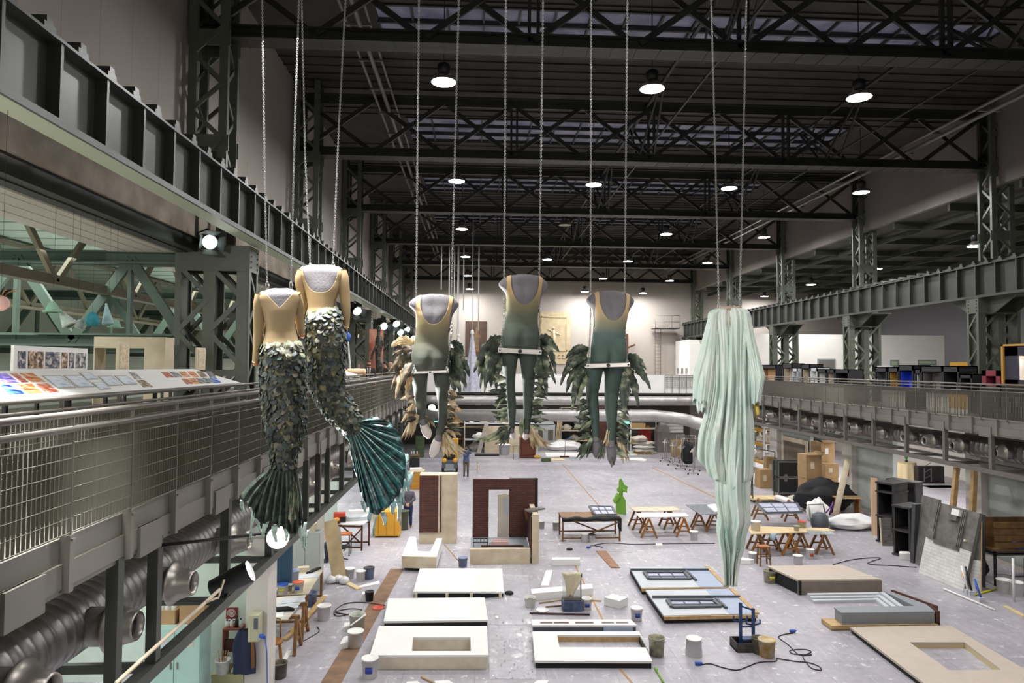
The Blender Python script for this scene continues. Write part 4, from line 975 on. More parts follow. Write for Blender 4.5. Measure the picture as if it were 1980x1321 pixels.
LEO=mat('gold_leotard','#957f5d',0.7,var=0.06,scale=5)
def arm_parts(t,Q,segs,hand,kp):
 """sleeve (cloth) and the dummy's wrist stump under it"""
 pts=dense([(Q(u,v,dy),r*kp,r*kp)for u,v,r,dy in segs]);mb=MB();limb(mb,pts,20);mb.obj('sleeve',LEO,t)
 u,v,r,dy=segs[-1];mb=MB();a=Q(u,v-6,dy);b=Q(hand[0],hand[1],dy)
 limb(mb,[(a,r*kp*.8,r*kp*.8),(a.lerp(b,.6),r*kp*.78,r*kp*.75),(b,r*kp*.6,r*kp*.6)],16);mb.obj('wrist',mat('warm_dummy_wrist','#c98a5a',0.6),t)
def tail(t,Q,rows,kp,seed,nsc,prob_pale):
 """rows: (u centre, v centre, half width, y, tangent du, dv) ; returns nothing"""
 rnd=random.Random(seed)
 D=dense([(Vector((u,v,dy)),hw,hw*dp)for u,v,hw,dp,dy in rows],6)
 mb=MB();grid=[]
 n=30
 for i,(p,hw,hd)in enumerate(D):
  q0=D[max(i-1,0)][0];q1=D[min(i+1,len(D)-1)][0];tg=Vector((q1.x-q0.x,q1.y-q0.y,0)).normalized();nrm=Vector((-tg.y,tg.x,0))
  r=[]
  for j in range(n):
   a=2*PI*j/n;s,c=math.sin(a),math.cos(a)
   r.append(Q(p.x-nrm.x*hw*s*-1 if False else p.x+nrm.x*-hw*s,p.y+nrm.y*-hw*s,p.z-hd*kp*c))
  grid.append(r)
 mb.grid(grid,closed_u=True);mb.obj('tail_skirt',TAILM,t)
 sb=MB();m=len(grid)
 for k in range(nsc):
  fi=rnd.uniform(0.02,0.985)*(m-1);i=int(fi);f=fi-i;j=rnd.randrange(n);g=rnd.random()
  a,b2,c2,d2=grid[i][j],grid[i][(j+1)%n],grid[min(i+1,m-1)][j],grid[min(i+1,m-1)][(j+1)%n]
  p=a.lerp(b2,g).lerp(c2.lerp(d2,g),f);e1=(b2-a).normalized();dn=((c2-a)).normalized();nn=e1.cross(dn)
  cen=sum(grid[i],Vector())/n
  if nn.dot(p-cen)<0:nn=-nn
  r=rnd.uniform(0.017,0.030);dn2=(dn+nn*rnd.uniform(0.05,.5)).normalized();e2=(e1+nn*rnd.uniform(-.4,.4)).normalized();n2=e2.cross(dn2)
  if n2.dot(nn)<0:n2=-n2
  p=p+nn*rnd.uniform(.002,.010);vs=[p+n2*.003+dn2*r]
  for q in range(9):
   an=2*PI*q/9;vs.append(p+dn2*(r+r*math.cos(an))+e2*(r*math.sin(an)))
  sb.add(vs,[(0,1+q,1+(q+1)%9)for q in range(9)],True)
 o=sb.obj('scales',SCALES,t);o['kind']='stuff'
 tb=MB()
 for k in range(110):
  fi=abs(rnd.gauss(0,.045))*(m-1);i=int(fi);j=rnd.randrange(n);p=grid[i][j].lerp(grid[i][(j+1)%n],rnd.random());cen=sum(grid[i],Vector())/n;nn=(p-cen);nn.z=0;nn.normalize();sd=Vector((-nn.y,nn.x,0));r=rnd.uniform(.018,.042);dn=(Vector((0,0,-1))+nn*rnd.uniform(.1,.5)+sd*rnd.uniform(-.6,.6)).normalized();p=p+nn*rnd.uniform(.003,.012)+Vector((0,0,rnd.uniform(0,.02)))
  vs=[p+nn*.004+dn*r]+[p+dn*(r+r*math.cos(2*PI*q/7)*rnd.uniform(.6,1.2))+sd*(r*.8*math.sin(2*PI*q/7))for q in range(7)];tb.add(vs,[(0,1+q,1+(q+1)%7)for q in range(7)],True)
 tb.obj('tulle_ruffle',TULLE,t)['kind']='stuff'
 fb=MB()
 for k in range(int(nsc*.3)):
  i=rnd.randrange(2,m);j=rnd.choice([n//4+rnd.randint(-2,2),3*n//4+rnd.randint(-2,2),rnd.randrange(n)]);p=grid[i][j];cen=sum(grid[i],Vector())/n;nn=(p-cen).normalized()
  q=p+nn*rnd.uniform(.004,.016)+Vector((0,0,-rnd.uniform(.01,.035)));fb.tube([p,p.lerp(q,.5)+nn*.006,q],[.0028,.0035,.001],4)
 o=fb.obj('frayed_threads',RAGM,t);o['kind']='stuff'
def fluke(t,Q,base,edge,kp,mt,pleat,seed,sub=4,nm='fluke',ribs=True):
 rnd=random.Random(seed)
 E=[]
 for i in range(len(edge)-1):
  for s in range(sub):E.append(tuple(edge[i][q]+(edge[i+1][q]-edge[i][q])*s/sub for q in range(3)))
 E.append(edge[-1]);m=len(E);nr=14;rows=[];ribl=[]
 for i in range(nr+1):
  f=i/nr;r=[]
  for j,(u,v,bow)in enumerate(E):
   g=j/(m-1);bu=base[0][0]+(base[1][0]-base[0][0])*g;bv=base[0][1]+(base[1][1]-base[0][1])*g
   pl=(1 if j%4<2 else-1)*pleat*min(1,f*2)+rnd.uniform(-.004,.004)
   rag=(rnd.uniform(-16,14)*(1 if g>.35 else .5)if i==nr else 0)
   cu=bu+(u-bu)*f+bow*4*f*(1-f);cv=bv+(v-bv)*f-abs(bow)*1.2*f*(1-f)+rag*f
   r.append(Q(cu,cv,pl-.05*math.sin(PI*g)*f))
  rows.append(r)
 mb=MB();mb.grid(rows);mb.obj(nm,mt,t,thick=0.004)
 if ribs:
  rb=MB()
  for j in range(2,m-1,4):
   if rnd.random()<.75:rb.tube([rows[i][j]+Vector((0,-.004,0))for i in range(nr+1)],[.0045*(1-.8*i/nr)for i in range(nr+1)],5)
  rb.obj('fluke_ribs',RIBM,t)
 return rows
def tatters(t,Q,pts,seed,m=None):
 rnd=random.Random(seed);mb=MB()
 for(u,v,ln,wd)in pts:
  rows=[];k=7;ph=rnd.random()*6
  for i in range(k+1):
   f=i/k;w_=wd*(1-.6*f)*rnd.uniform(.7,1.2);c=u+6*math.sin(ph+f*4)
   rows.append([Q(c-w_,v+ln*f,.01*math.sin(ph+f*7)),Q(c,v+ln*f+4,.02+.02*math.cos(ph+f*5)),Q(c+w_,v+ln*f,-.01*math.sin(ph+f*6))])
  mb.grid(rows)
 mb.obj('ragged_strips',m or RAGM,t,thick=0.003)
def mermaid_torso(t,Q,rows,fabric_v,kp,waist_v,nm_mat):
 """rows: v, left u, right u, half depth"""
 D=[]
 tabl=[(v,l,r,d)for v,l,r,d in rows]
 def row(v,grow=0.0):
  l,r,d=lut(tabl,v);return(l+r)/2,(r-l)/2,d,grow
 def rg(v,n,grow):
  c,a,d,_=row(v);P=[]
  for j in range(n):
   th=2*PI*j/n;s,co=math.sin(th),math.cos(th);ex=2.2
   P.append(Q(c+(a+grow/kp)*math.copysign(abs(s)**(2/ex),s),v,-(d+grow)*math.copysign(abs(co)**(2/ex),co)))
  return P
 v0,v1=tabl[0][0],waist_v+60
 mb=MB();n=40;R_=[rg(v0+(v1-v0)*i/40,n,0.0)for i in range(41)];mb.grid(R_,closed_u=True)
 mb.f.append(list(range(n)));mb.sm.append(True);mb.mi.append(0);mb.f.append(list(range(n*40,n*41)));mb.sm.append(True);mb.mi.append(0)
 mb.obj('dummy_body',GREYB,t)
 nu,nv=280,230;rows_=[rg(v0+(v1-v0)*i/nv,nu,0.006)for i in range(nv+1)];vs=[p for r in rows_ for p in r];fs=[]
 for i in range(nv):
  v=v0+(v1-v0)*(i+.5)/nv;c,a,d,_=row(v)
  for j in range(nu):
   th=2*PI*(j+.5)/nu;s=math.sin(th);u=c+a*math.copysign(abs(s)**(2/2.2),s)
   if fabric_v(u,v,math.cos(th)>0):fs.append((i*nu+j,i*nu+(j+1)%nu,(i+1)*nu+(j+1)%nu,(i+1)*nu+j))
 used=sorted({i for f in fs for i in f});mp={v:i for i,v in enumerate(used)}
 mb=MB();mb.add([vs[i]for i in used],[tuple(mp[i]for i in f)for f in fs],True);mb.obj('leotard',nm_mat,t,thick=0.003)
root=on_y(mx(238),my(178),HY);kp=K5*PXM
t=thing('mermaid_figure','left mermaid costume figure with straight scaly tail and V-backed gold leotard','costume figure',tuple(root),0,'hanging mermaid figures')
def Q1(u,v,dy=0.0,root=root):return on_y(mx(u),my(v),HY+dy)-root
def fabV(u,v,back):
 if not back:return v>205
 vv=268-abs(u-232)*1.13
 if v<vv and abs(u-232)<70:return False
 return v>186
mermaid_torso(t,Q1,[(177,215,262,.02),(182,190,285,.05),(192,160,304,.07),(206,142,316,.085),(225,136,318,.09),(250,146,314,.095),(285,160,305,.10),(330,170,300,.095),(370,174,302,.09),(400,168,310,.098),(440,158,322,.115),(500,152,334,.12)],fabV,kp,440,LEO)
arm_parts(t,Q1,[(150,205,24,.0),(144,250,26,.0),(142,320,25,.02),(138,400,21,.03),(132,470,18,.03),(127,514,16,.03)],(126,528),kp)
arm_parts(t,Q1,[(302,205,24,.0),(316,250,24,.04),(322,310,21,.08),(328,360,17,.10),(332,388,14,.11)],(334,402),kp)
tail(t,Q1,[(240,425,82,.92,.0),(243,480,92,.92,.0),(245,560,96,.9,.0),(247,640,96,.9,.01),(252,720,91,.88,.02),(257,800,85,.85,.03),(258,870,70,.82,.04),(252,930,55,.8,.04),(250,975,51,.8,.04)],kp,11,1500,.3)
fluke(t,Q1,[(200,960),(304,960)],[(120,1130,-8),(116,1200,-10),(150,1235,-8),(185,1225,-4),(215,1250,-2),(245,1262,0),(275,1275,2),(300,1282,4),(325,1260,4),(338,1200,4)],kp,FLUKED,.022,5,ribs=False)
fluke(t,Q1,[(195,985),(225,1010)],[(55,1115,-14),(75,1140,-12),(100,1160,-10),(120,1200,-6)],kp,FLUKED,.012,6,nm='side_fluke',ribs=False)
fluke(t,Q1,[(300,1040),(318,1060)],[(255,1140,-6),(262,1200,-4),(290,1240,0),(325,1170,4)],kp,TULLE,.012,8,nm='pale_film',ribs=False)
tatters(t,Q1,[(110,1160,150,9),(165,1225,70,14),(70,1125,60,12),(215,1235,80,16),(260,1250,60,12),(345,1225,130,8),(330,1240,100,9),(140,1190,80,10),(355,1260,80,5)],3)
chain_px([(517,553),(513,400),(507,0)],'left chain of the straight-tailed mermaid');chain_px([(563,553),(570,250),(578,0)],'right chain of the straight-tailed mermaid')
HY2=6.35
root2=on_y(mx(415),my(72),HY2);kp2=K5*HY2/F
t=thing('mermaid_figure','right mermaid costume figure with tail curling into a teal fan fluke','costume figure',tuple(root2),0,'hanging mermaid figures')
def Q2(u,v,dy=0.0,root=root2):return on_y(mx(u),my(v),HY2+dy)-root
def fabU(u,v,back):
 if not back:return v>95
 x=(u-416)/76.0
 if abs(x)<1 and v<82+116*math.sqrt(max(0,1-abs(x)**2.4)):return False
 return v>79
mermaid_torso(t,Q2,[(72,385,445,.02),(77,355,475,.05),(85,335,498,.07),(98,322,515,.085),(118,320,522,.09),(145,332,512,.095),(180,347,502,.10),(225,358,486,.095),(265,363,480,.092),(300,354,500,.105),(360,346,520,.12)],fabU,kp2,290,LEO)
arm_parts(t,Q2,[(336,100,22,.0),(328,140,25,.0),(333,200,23,.02),(336,270,19,.03),(334,330,17,.04),(333,358,15,.04)],(333,372),kp2)
arm_parts(t,Q2,[(508,100,24,.0),(516,140,27,.0),(524,210,24,.01),(530,280,20,.02),(529,335,17,.03),(528,355,15,.03)],(528,372),kp2)
tail(t,Q2,[(422,275,64,.95,.0),(430,320,82,.95,.0),(436,400,91,.92,.0),(438,480,89,.9,.01),(440,560,82,.9,.02),(452,630,72,.9,.03),(482,690,65,.88,.04),(520,745,60,.85,.05),(553,790,50,.8,.05),(568,822,34,.75,.05)],kp2,21,1400,.2)
fluke(t,Q2,[(596,775),(532,848)],[(672,754,-6),(722,778,-10),(765,830,-12),(790,890,-10),(798,960,-8),(795,1030,-6),(775,1095,-4),(745,1145,-2),(700,1190,0),(655,1195,0),(625,1160,2),(600,1105,4),(575,1020,5),(560,950,6),(548,890,6)],kp2,FLUKE,.020,15)
tatters(t,Q2,[(660,1180,110,9),(640,1160,60,16),(700,1180,60,14),(610,1130,50,12),(765,1090,130,16),(745,1130,60,18),(800,920,50,10),(800,960,90,12),(815,1000,90,14),(790,1040,110,10),(775,1130,110,9)],4,mat('pale_blue_film','#b8d0d0',0.3,c2='#88a8aa',scale=18))
p=on_y(643,515,HY2);
def ch2(px,label):
 pts=[on_y(a,b,HY2)for a,b in px];chain(pts,TOPZ,label,'chains of the hanging figures')
ch2([(602,518),(575,526),(563,548)][::-1][:1]+[(566,520),(575,250),(583,0)]if False else[(600,517),(590,300),(580,-150)],'left chain of the curled-tail mermaid, hidden behind another chain')
ch2([(644,515),(655,250),(668,0)],'right chain of the curled-tail mermaid')
KR=240/528
def rx(u):return 1300+KR*u
def ry(v):return 560+KR*v
ROBE=mat('mint_gauze','#e6ece6',0.75,c2='#c9dcd2',scale=3.0,bump=0.1)
ROBEI=mat('mint_gauze_deep','#c6d9cf',0.75,c2='#adc9bd',scale=3.0,bump=0.1)
def translucent(m,f):
 nt=m.node_tree;N=nt.nodes;L=nt.links;bs=N['Principled BSDF'];out=[x for x in N if x.type=='OUTPUT_MATERIAL'][0];tr=N.new('ShaderNodeBsdfTranslucent')
 src=bs.inputs['Base Color'].links
 if src:L.new(src[0].from_socket,tr.inputs[0])
 mx=N.new('ShaderNodeMixShader');mx.inputs[0].default_value=f;L.new(bs.outputs[0],mx.inputs[1]);L.new(tr.outputs[0],mx.inputs[2]);L.new(mx.outputs[0],out.inputs[0])
translucent(ROBE,.15);translucent(ROBEI,.15)
spot('robe_spot',(-3.9,14.5,8.6),(3.3,6.0,5.6),900,26,1.0,(1,1,.98),.1)
root3=on_y(rx(240),ry(80),HY)
t=thing('robe_figure','long pale mint draped robe hanging from two chains','robe',tuple(root3),0)
def QR(u,v,dy=0.0):return on_y(rx(u),ry(v),HY+dy)-root3
def drape(nm,rows,nf,amp0,amp1,m,seed,nu=150,nv=90,hem=None,th=0.003,y0=0.0,phase_v=0.004):
 rnd=random.Random(seed);ph=[rnd.random()*6.28 for _ in range(6)];v0=rows[0][0];v1=rows[-1][0];G=[]
 for i in range(nv+1):
  f=i/nv;r=[]
  for j in range(nu):
   th_=2*PI*j/nu;s,c=math.sin(th_),math.cos(th_)
   vend=v1 if hem is None else hem(s,c)
   v=v0+(vend-v0)*f
   l,rr,d=lut(rows,v);cx=(l+rr)/2;a=(rr-l)/2
   am=amp0+(amp1-amp0)*min(1,(v-v0)/(v1-v0)*1.6)
   q=v*phase_v
   RR=nf/3.4;n1=noise.noise(Vector((RR*s+seed,RR*c,v*phase_v*.5)));n2=noise.noise(Vector((RR*2.3*s,RR*2.3*c+seed,v*phase_v*.9)));n3=noise.noise(Vector((RR*5*s,RR*5*c,v*.02+seed)))
   fold=am*(1.5*n1+.8*n2+.12*n3+.25*abs(math.sin(nf*th_/2+ph[0]+2.0*n1)))
   r.append(QR(cx+(a*(1+fold*.10))*math.copysign(abs(s)**.92,s),v+3*math.sin(nf*th_+ph[3])*f,y0-(d+fold*0.085)*math.copysign(abs(c)**.92,c)))
  G.append(r)
 mb=MB();mb.grid(G,closed_u=True);return mb.obj(nm,m,t,thick=th)
def hem_main(s,c):
 q=(s+1)/2
 return lut([(0,728),(.12,775),(.3,815),(.5,850),(.75,825),(1,800)],q)[0]+10*math.sin(s*9+c)
drape('robe_body',[(78,200,292,.055),(83,182,308,.07),(91,165,322,.082),(106,155,332,.095),(140,154,338,.105),(250,168,330,.115),(400,166,330,.125),(520,146,336,.135),(620,122,340,.15),(720,114,339,.15),(790,128,337,.145),(850,150,328,.13)],16,.3,1.0,ROBE,3,hem=hem_main,nu=200)
drape('train',[(600,190,325,.08),(700,188,328,.12),(800,186,322,.125),(900,188,324,.10),(990,200,326,.09),(1050,196,308,.09),(1110,205,300,.08),(1170,214,284,.07),(1262,219,274,.06)],8,.7,1.1,ROBE,9,y0=-.015,nu=140)
drape('inner_train',[(700,200,315,.05),(900,205,318,.06),(1000,192,312,.06),(1080,205,308,.05),(1120,225,290,.04)],9,.6,1.0,ROBEI,12,y0=.0,nu=110)
def sleeve(edge_in,edge_out,seed,nm='sleeve'):
 """sheet between two picture edges (u,v lists) with soft folds and a ruffled hem"""
 rnd=random.Random(seed);n=60;m=34;G=[]
 def al(e,f):
  k=f*(len(e)-1);i=min(int(k),len(e)-2);g=k-i;return tuple(e[i][q]+(e[i+1][q]-e[i][q])*g for q in range(2))
 for side in(1,):
  for i in range(n+1):
   f=i/n;a,b=al(edge_in,f),al(edge_out,f);r=[]
   for j in range(2*m):
    th_=2*PI*j/(2*m);s,c=math.sin(th_),math.cos(th_);g=.5+.5*s
    fo=(1.6*noise.noise(Vector((2.2*s+seed,2.2*c,f*1.6)))+.7*noise.noise(Vector((5*s,5*c+seed,f*3))))*(.15+1.1*f)
    zz=abs(((th_*2.5/PI+seed*.3)%2)-1)*26*f**5
    r.append(QR(a[0]+(b[0]-a[0])*g,a[1]+(b[1]-a[1])*g+6*fo*f+zz,-.065-(.045+.05*f)*c-.022*fo))
   G.append(r)
 mb=MB();mb.grid(G,closed_u=True);mb.obj(nm,ROBE,t,thick=.003)
sleeve([(196,92),(190,200),(180,300),(172,400),(158,475)],[(158,98),(128,210),(108,300),(90,350),(86,462)],1)
sleeve([(172,300),(165,380),(158,430),(150,500)],[(122,300),(104,370),(96,420),(104,505)],7,'under_sleeve')
sleeve([(300,92),(310,200),(322,300),(330,400),(336,488)],[(330,98),(352,210),(372,290),(394,360),(372,470)],2)
mb=MB();ringp=[QR(245+46*math.sin(a),79+4*math.cos(a*3),-.06*math.cos(a))for a in[2*PI*i/40 for i in range(40)]];mb.tube(ringp,0.010,6,closed=True);mb.obj('rope_neckline',mat('twisted_rope','#b89c88',0.8),t)
mb=MB()
for u,l in((232,70),(240,95),(247,80)):mb.tube([QR(u,80,-.075),QR(u+2,80+l*.5,-.105),QR(u-1,80+l,-.12)],.003,5)
mb.obj('tie_cord',mat('cord_beige','#b9ab98',0.8),t)
mb=MB();rows=[[QR(346-4+3*i,484+11*i,-.03),QR(356+2*i,482+10*i,-.05),QR(366+i,490+9*i,-.03)]for i in range(6)];mb.grid(rows);mb.obj('gold_cuff',mat('gold_trim','#c9b050',0.5),t,thick=.006)
chain_px([(1390,595),(1383,300),(1375,0)],'left chain of the mint robe');chain_px([(1430,597),(1437,300),(1443,0)],'right chain of the mint robe')
def fA(u,v):return(400+.3187*u,900+.3187*v)
def fB(u,v):return(700+.3339*u,880+.3339*v)
def fC(u,v):return(1000+.3187*u,900+.3187*v)
def fD(u,v):return(1420+.3489*u,860+.3489*v)
def fE(u,v):return(740+.3131*u,760+.3131*v)
BIEGE=mat('board_edge_beige','#ddd2bd',0.7,var=.08,scale=5)
GREYP=mat('grey_scenic_paint','#8d9297',0.6,var=.05);BLUEG=mat('blue_grey_scenic_paint','#a3afc4',0.6,var=.04);PALEG=mat('pale_grey_scenic_paint','#c4c7cb',0.6,var=.03)
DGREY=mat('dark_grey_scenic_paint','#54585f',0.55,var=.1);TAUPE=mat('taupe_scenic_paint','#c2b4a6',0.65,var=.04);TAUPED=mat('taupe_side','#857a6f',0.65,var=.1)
WINP=mat('window_pane_pale','#c9cbe0',0.25,var=.1,scale=5)
def qpts(px,z):return[on_z(x,y,z)for x,y in px]
def flat(name,label,outer,h,zb,topm,sidem,hole=None,group=None,extra=None,cat='scenery flat',holem=None,thk=0.05):
 """scenery flat lying on the floor: top board, side frame, optional window hole"""
 O=qpts(outer,h);c=sum(O,Vector())/4;t=thing(name,label,cat,(c.x,c.y,0),0,group)
 O=[p-Vector((c.x,c.y,0))for p in O]
 def ringprism(A,B,z0,z1,mb):
  n=4;a0=[Vector((p.x,p.y,z0))for p in A];a1=[Vector((p.x,p.y,z1))for p in A];b0=[Vector((p.x,p.y,z0))for p in B];b1=[Vector((p.x,p.y,z1))for p in B]
  vs=a0+a1+b0+b1;fs=[]
  for i in range(4):
   j=(i+1)%4
   fs+=[(4+i,4+j,12+j,12+i),(j,i,8+i,8+j),(i,j,4+j,4+i),(9+i if False else 8+j,8+i,12+i,12+j)]
  mb.add(vs,fs)
 mb=MB()
 if hole:
  H=[p-Vector((c.x,c.y,0))for p in qpts(hole,h)];ringprism(O,H,h-thk,h,mb)
 else:mb.prism([(p.x,p.y)for p in O],h-thk,h)
 mb.obj('top_board',topm,t)
 ins=[p*0.985 for p in O]
 if hole:
  mb=MB();G=[p+(p-sum(H,Vector())/4).normalized()*0.03 for p in H]
  ringprism(G,H,zb,h-thk,mb);mb.obj('window_reveal',holem or BIEGE,t)
 mb=MB();inn=[p*0.965 for p in O];ringprism(ins,inn,zb,h-thk,mb);mb.obj('side_frame',sidem,t)
 return t,O,c
tA,O,c=flat('scenery_flat','white flat raised on small blocks, farthest of the three left white slabs',[fB(335,657),fB(812,657),fB(822,791),fB(297,790)],.20,.02,WHITE,BLACKM,group='white flats lying on the floor')
for f in(.03,.37,.64,.96):
 p=O[3].lerp(O[2],f);mb=MB();mb.box((p.x,p.y-.012,.075),(.08,.05,.15));mb.obj('block',BIEGE,tA)
flat('scenery_flat','white flat with dark front edge, middle of the three left white slabs',[fB(153,830),fB(710,825),fB(730,955),fB(125,963)],.17,.0,WHITE,BLACKM,group='white flats lying on the floor')
flat('scenery_flat','white flat with a window hole and beige front edge, nearest of the left slabs',[fB(98,990),fB(722,990),fB(732,1158),fB(45,1160)],.30,0,WHITE,BIEGE,hole=[fB(295,1056),fB(628,1056),fB(630,1135),fB(288,1135)],group='white flats lying on the floor')
t2,O,c=flat('scenery_flat','narrow white flat with grey-blue front edge behind the near middle slab',[fC(88,936),fC(690,935),fC(725,970),fC(92,970)],.15,0,WHITE,DGREY,group='white flats lying on the floor')
for a,b in((.08,.20),(.21,.36),(.42,.60),(.68,.80),(.82,.94)):
 p,q=O[0].lerp(O[1],a),O[0].lerp(O[1],b);r,s=O[3].lerp(O[2],a),O[3].lerp(O[2],b);mb=MB();mb.prism([(x.x,x.y)for x in(p.lerp(r,.45),q.lerp(s,.45),q.lerp(s,.7),p.lerp(r,.7))],.15,.153);mb.obj('slot',WOODD,t2)
p,q=O[3],O[2];mb=MB();mb.bar((p.lerp(q,.68).x,p.lerp(q,.68).y-.02,.055),(p.lerp(q,.96).x,p.lerp(q,.96).y-.02,.055),.03,.1);mb.obj('blue_edge_strip',BLUEG,t2)
flat('scenery_flat','white flat with wide timber-lined window hole, nearest in the middle of the floor',[fC(92,1008),fC(740,1008),fC(820,1188),fC(107,1185)],.16,.0,WHITE,BLACKM,hole=[fC(243,1030),fC(745,1030),fC(785,1105),fC(256,1103)],group='white flats lying on the floor',holem=WOOD)
def facade(label,outer,split_u,win,ledge,h):
 t,O,c=flat('facade_flat',label,outer,h,0,PALEG,BLACKM,group='grey-blue facade flats')
 def W(px,z):return on_z(px[0],px[1],z)-Vector((c.x,c.y,0))
 a,b=O[0].lerp(O[1],split_u),O[3].lerp(O[2],split_u);mb=MB();mb.prism([(p.x,p.y)for p in(a,O[1],O[2],b)],h,h+.006);mb.obj('blue_field',BLUEG,t)
 P=[W(p,h+.01)for p in win]
 mb=MB()
 for i in range(4):mb.bar((P[i].x,P[i].y,h+.03),(P[(i+1)%4].x,P[(i+1)%4].y,h+.03),.10,.06)
 mb.obj('window_moulding',DGREY,t)
 mb=MB();mb.prism([(p.x,p.y)for p in P],h+.008,h+.012);mb.obj('window_pane',WINP,t)
 mb=MB()
 for f in(.33,.66):a,b=P[0].lerp(P[1],f),P[3].lerp(P[2],f);mb.bar((a.x,a.y,h+.02),(b.x,b.y,h+.02),.03,.02)
 a,b=P[0].lerp(P[3],.55),P[1].lerp(P[2],.55);mb.bar((a.x,a.y,h+.02),(b.x,b.y,h+.02),.03,.02);mb.obj('glazing_bars',DGREY,t)
 L=[W(p,h+.03)for p in ledge];mb=MB()
 for a,b in zip(L[::2],L[1::2]):mb.bar((a.x,a.y,h+.03),(b.x,b.y,h+.03),.07,.06)
 mb.obj('cornice',DGREY,t)
 mb=MB();mb.bar((O[1].x,O[1].y,h),(O[2].x,O[2].y,h),.12,.05);mb.bar((O[3].x,O[3].y-.02,h-.06),(O[2].x,O[2].y-.02,h-.06),.05,.08);mb.obj('timber_edge',WOOD,t)
facade('grey and blue facade flat with mullioned window, the farther of the pair',[fC(680,615),fC(1150,615),fC(1272,738),fC(755,742)],.68,[fC(770,652),fC(1015,652),fC(1050,692),fC(800,692)],[fC(690,632),fC(1160,632),fC(1025,640),fC(1085,697)],.20)
facade('grey and blue facade flat with mullioned window, the nearer of the pair',[fC(778,755),fC(1296,750),fC(1455,900),fC(890,912)],.70,[fC(912,822),fC(1190,822),fC(1235,860),fC(940,864)],[fC(820,798),fC(1350,796),fC(1205,808),fC(1270,866)],.20)
tg,O,c=flat('scenery_flat','thick taupe flat with deep front side, by the right trestle tables',[fD(180,671),fD(595,666),fD(813,746),fD(350,749)],.42,.03,TAUPE,BLACKM,group='taupe flats on the right')
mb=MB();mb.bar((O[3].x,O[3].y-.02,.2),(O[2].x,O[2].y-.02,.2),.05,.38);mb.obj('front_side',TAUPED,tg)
mb=MB();a,b=O[3],O[3].lerp(O[2],.035);mb.bar((a.x,a.y-.03,.2),(b.x,b.y-.03,.2),.06,.39);mb.obj('dark_corner',BLACKM,tg)
P=qpts([fD(408,835),fD(875,828),fD(1122,918),fD(512,916)],.12);c=sum(P,Vector())/4;t=thing('window_surround','grey window frame with stepped mouldings lying between the two taupe flats','window frame',(c.x,c.y,0));P=[p-Vector((c.x,c.y,0))for p in P]
mb=MB()
for k,(o,hh)in enumerate(((0,.16),(.13,.12),(.26,.08))):mb.bar((P[0].x,P[0].y-o,hh/2),(P[0].lerp(P[1],.85).x-o,P[1].y-o,hh/2),.12,hh)
mb.obj('far_moulding',PALEG,t)
mb=MB()
for k,(o,hh)in enumerate(((0,.18),(-.14,.13),(-.28,.09))):
 a,b=P[1].lerp(P[0],.12),P[2].lerp(P[3],.30);mb.bar((a.x+o,a.y,hh/2),(b.x+o,b.y,hh/2),.12,hh)
mb.obj('side_moulding',PALEG,t)
mb=MB();a,b=P[1],P[2];mb.prism([(x.x,x.y)for x in(a.lerp(P[0],.10),a,b,b.lerp(P[3],.18))],.02,.2);mb.obj('grey_board',GREYP,t)
mb=MB();mb.bar((a.x,a.y,.12),(b.x,b.y,.12),.10,.22);mb.obj('dark_rail',WOODD,t)
tb,O,c=flat('sill_box','long grey box sill on a timber base, in front of the grey window frame',[fD(552,900),fD(1075,893),fD(1112,925),fD(592,932)],.42,.12,GREYP,GREYP,cat='window sill')
mb=MB();mb.box((-.15,.0,.07),(2.75,.5,.1));mb.obj('timber_base',WOOD,tb)
mb=MB();a,b=O[1],O[2];mb.bar((a.x+.06,a.y+.05,.22),(b.x+.06,b.y-.02,.22),.09,.42);mb.obj('dark_end',WOODD,tb)
P=[fD(640,1010),fD(1195,1000),fD(1700,1300),fD(1180,1420)]
flat('scenery_flat','large taupe flat with square window hole at the lower right corner',P,.14,.0,TAUPE,BLACKM,hole=[fD(970,1095),fD(1275,1095),fD(1480,1248),fD(1190,1250)],group='taupe flats on the right',holem=mat('yellowed_reveal','#cdbb92',0.7))
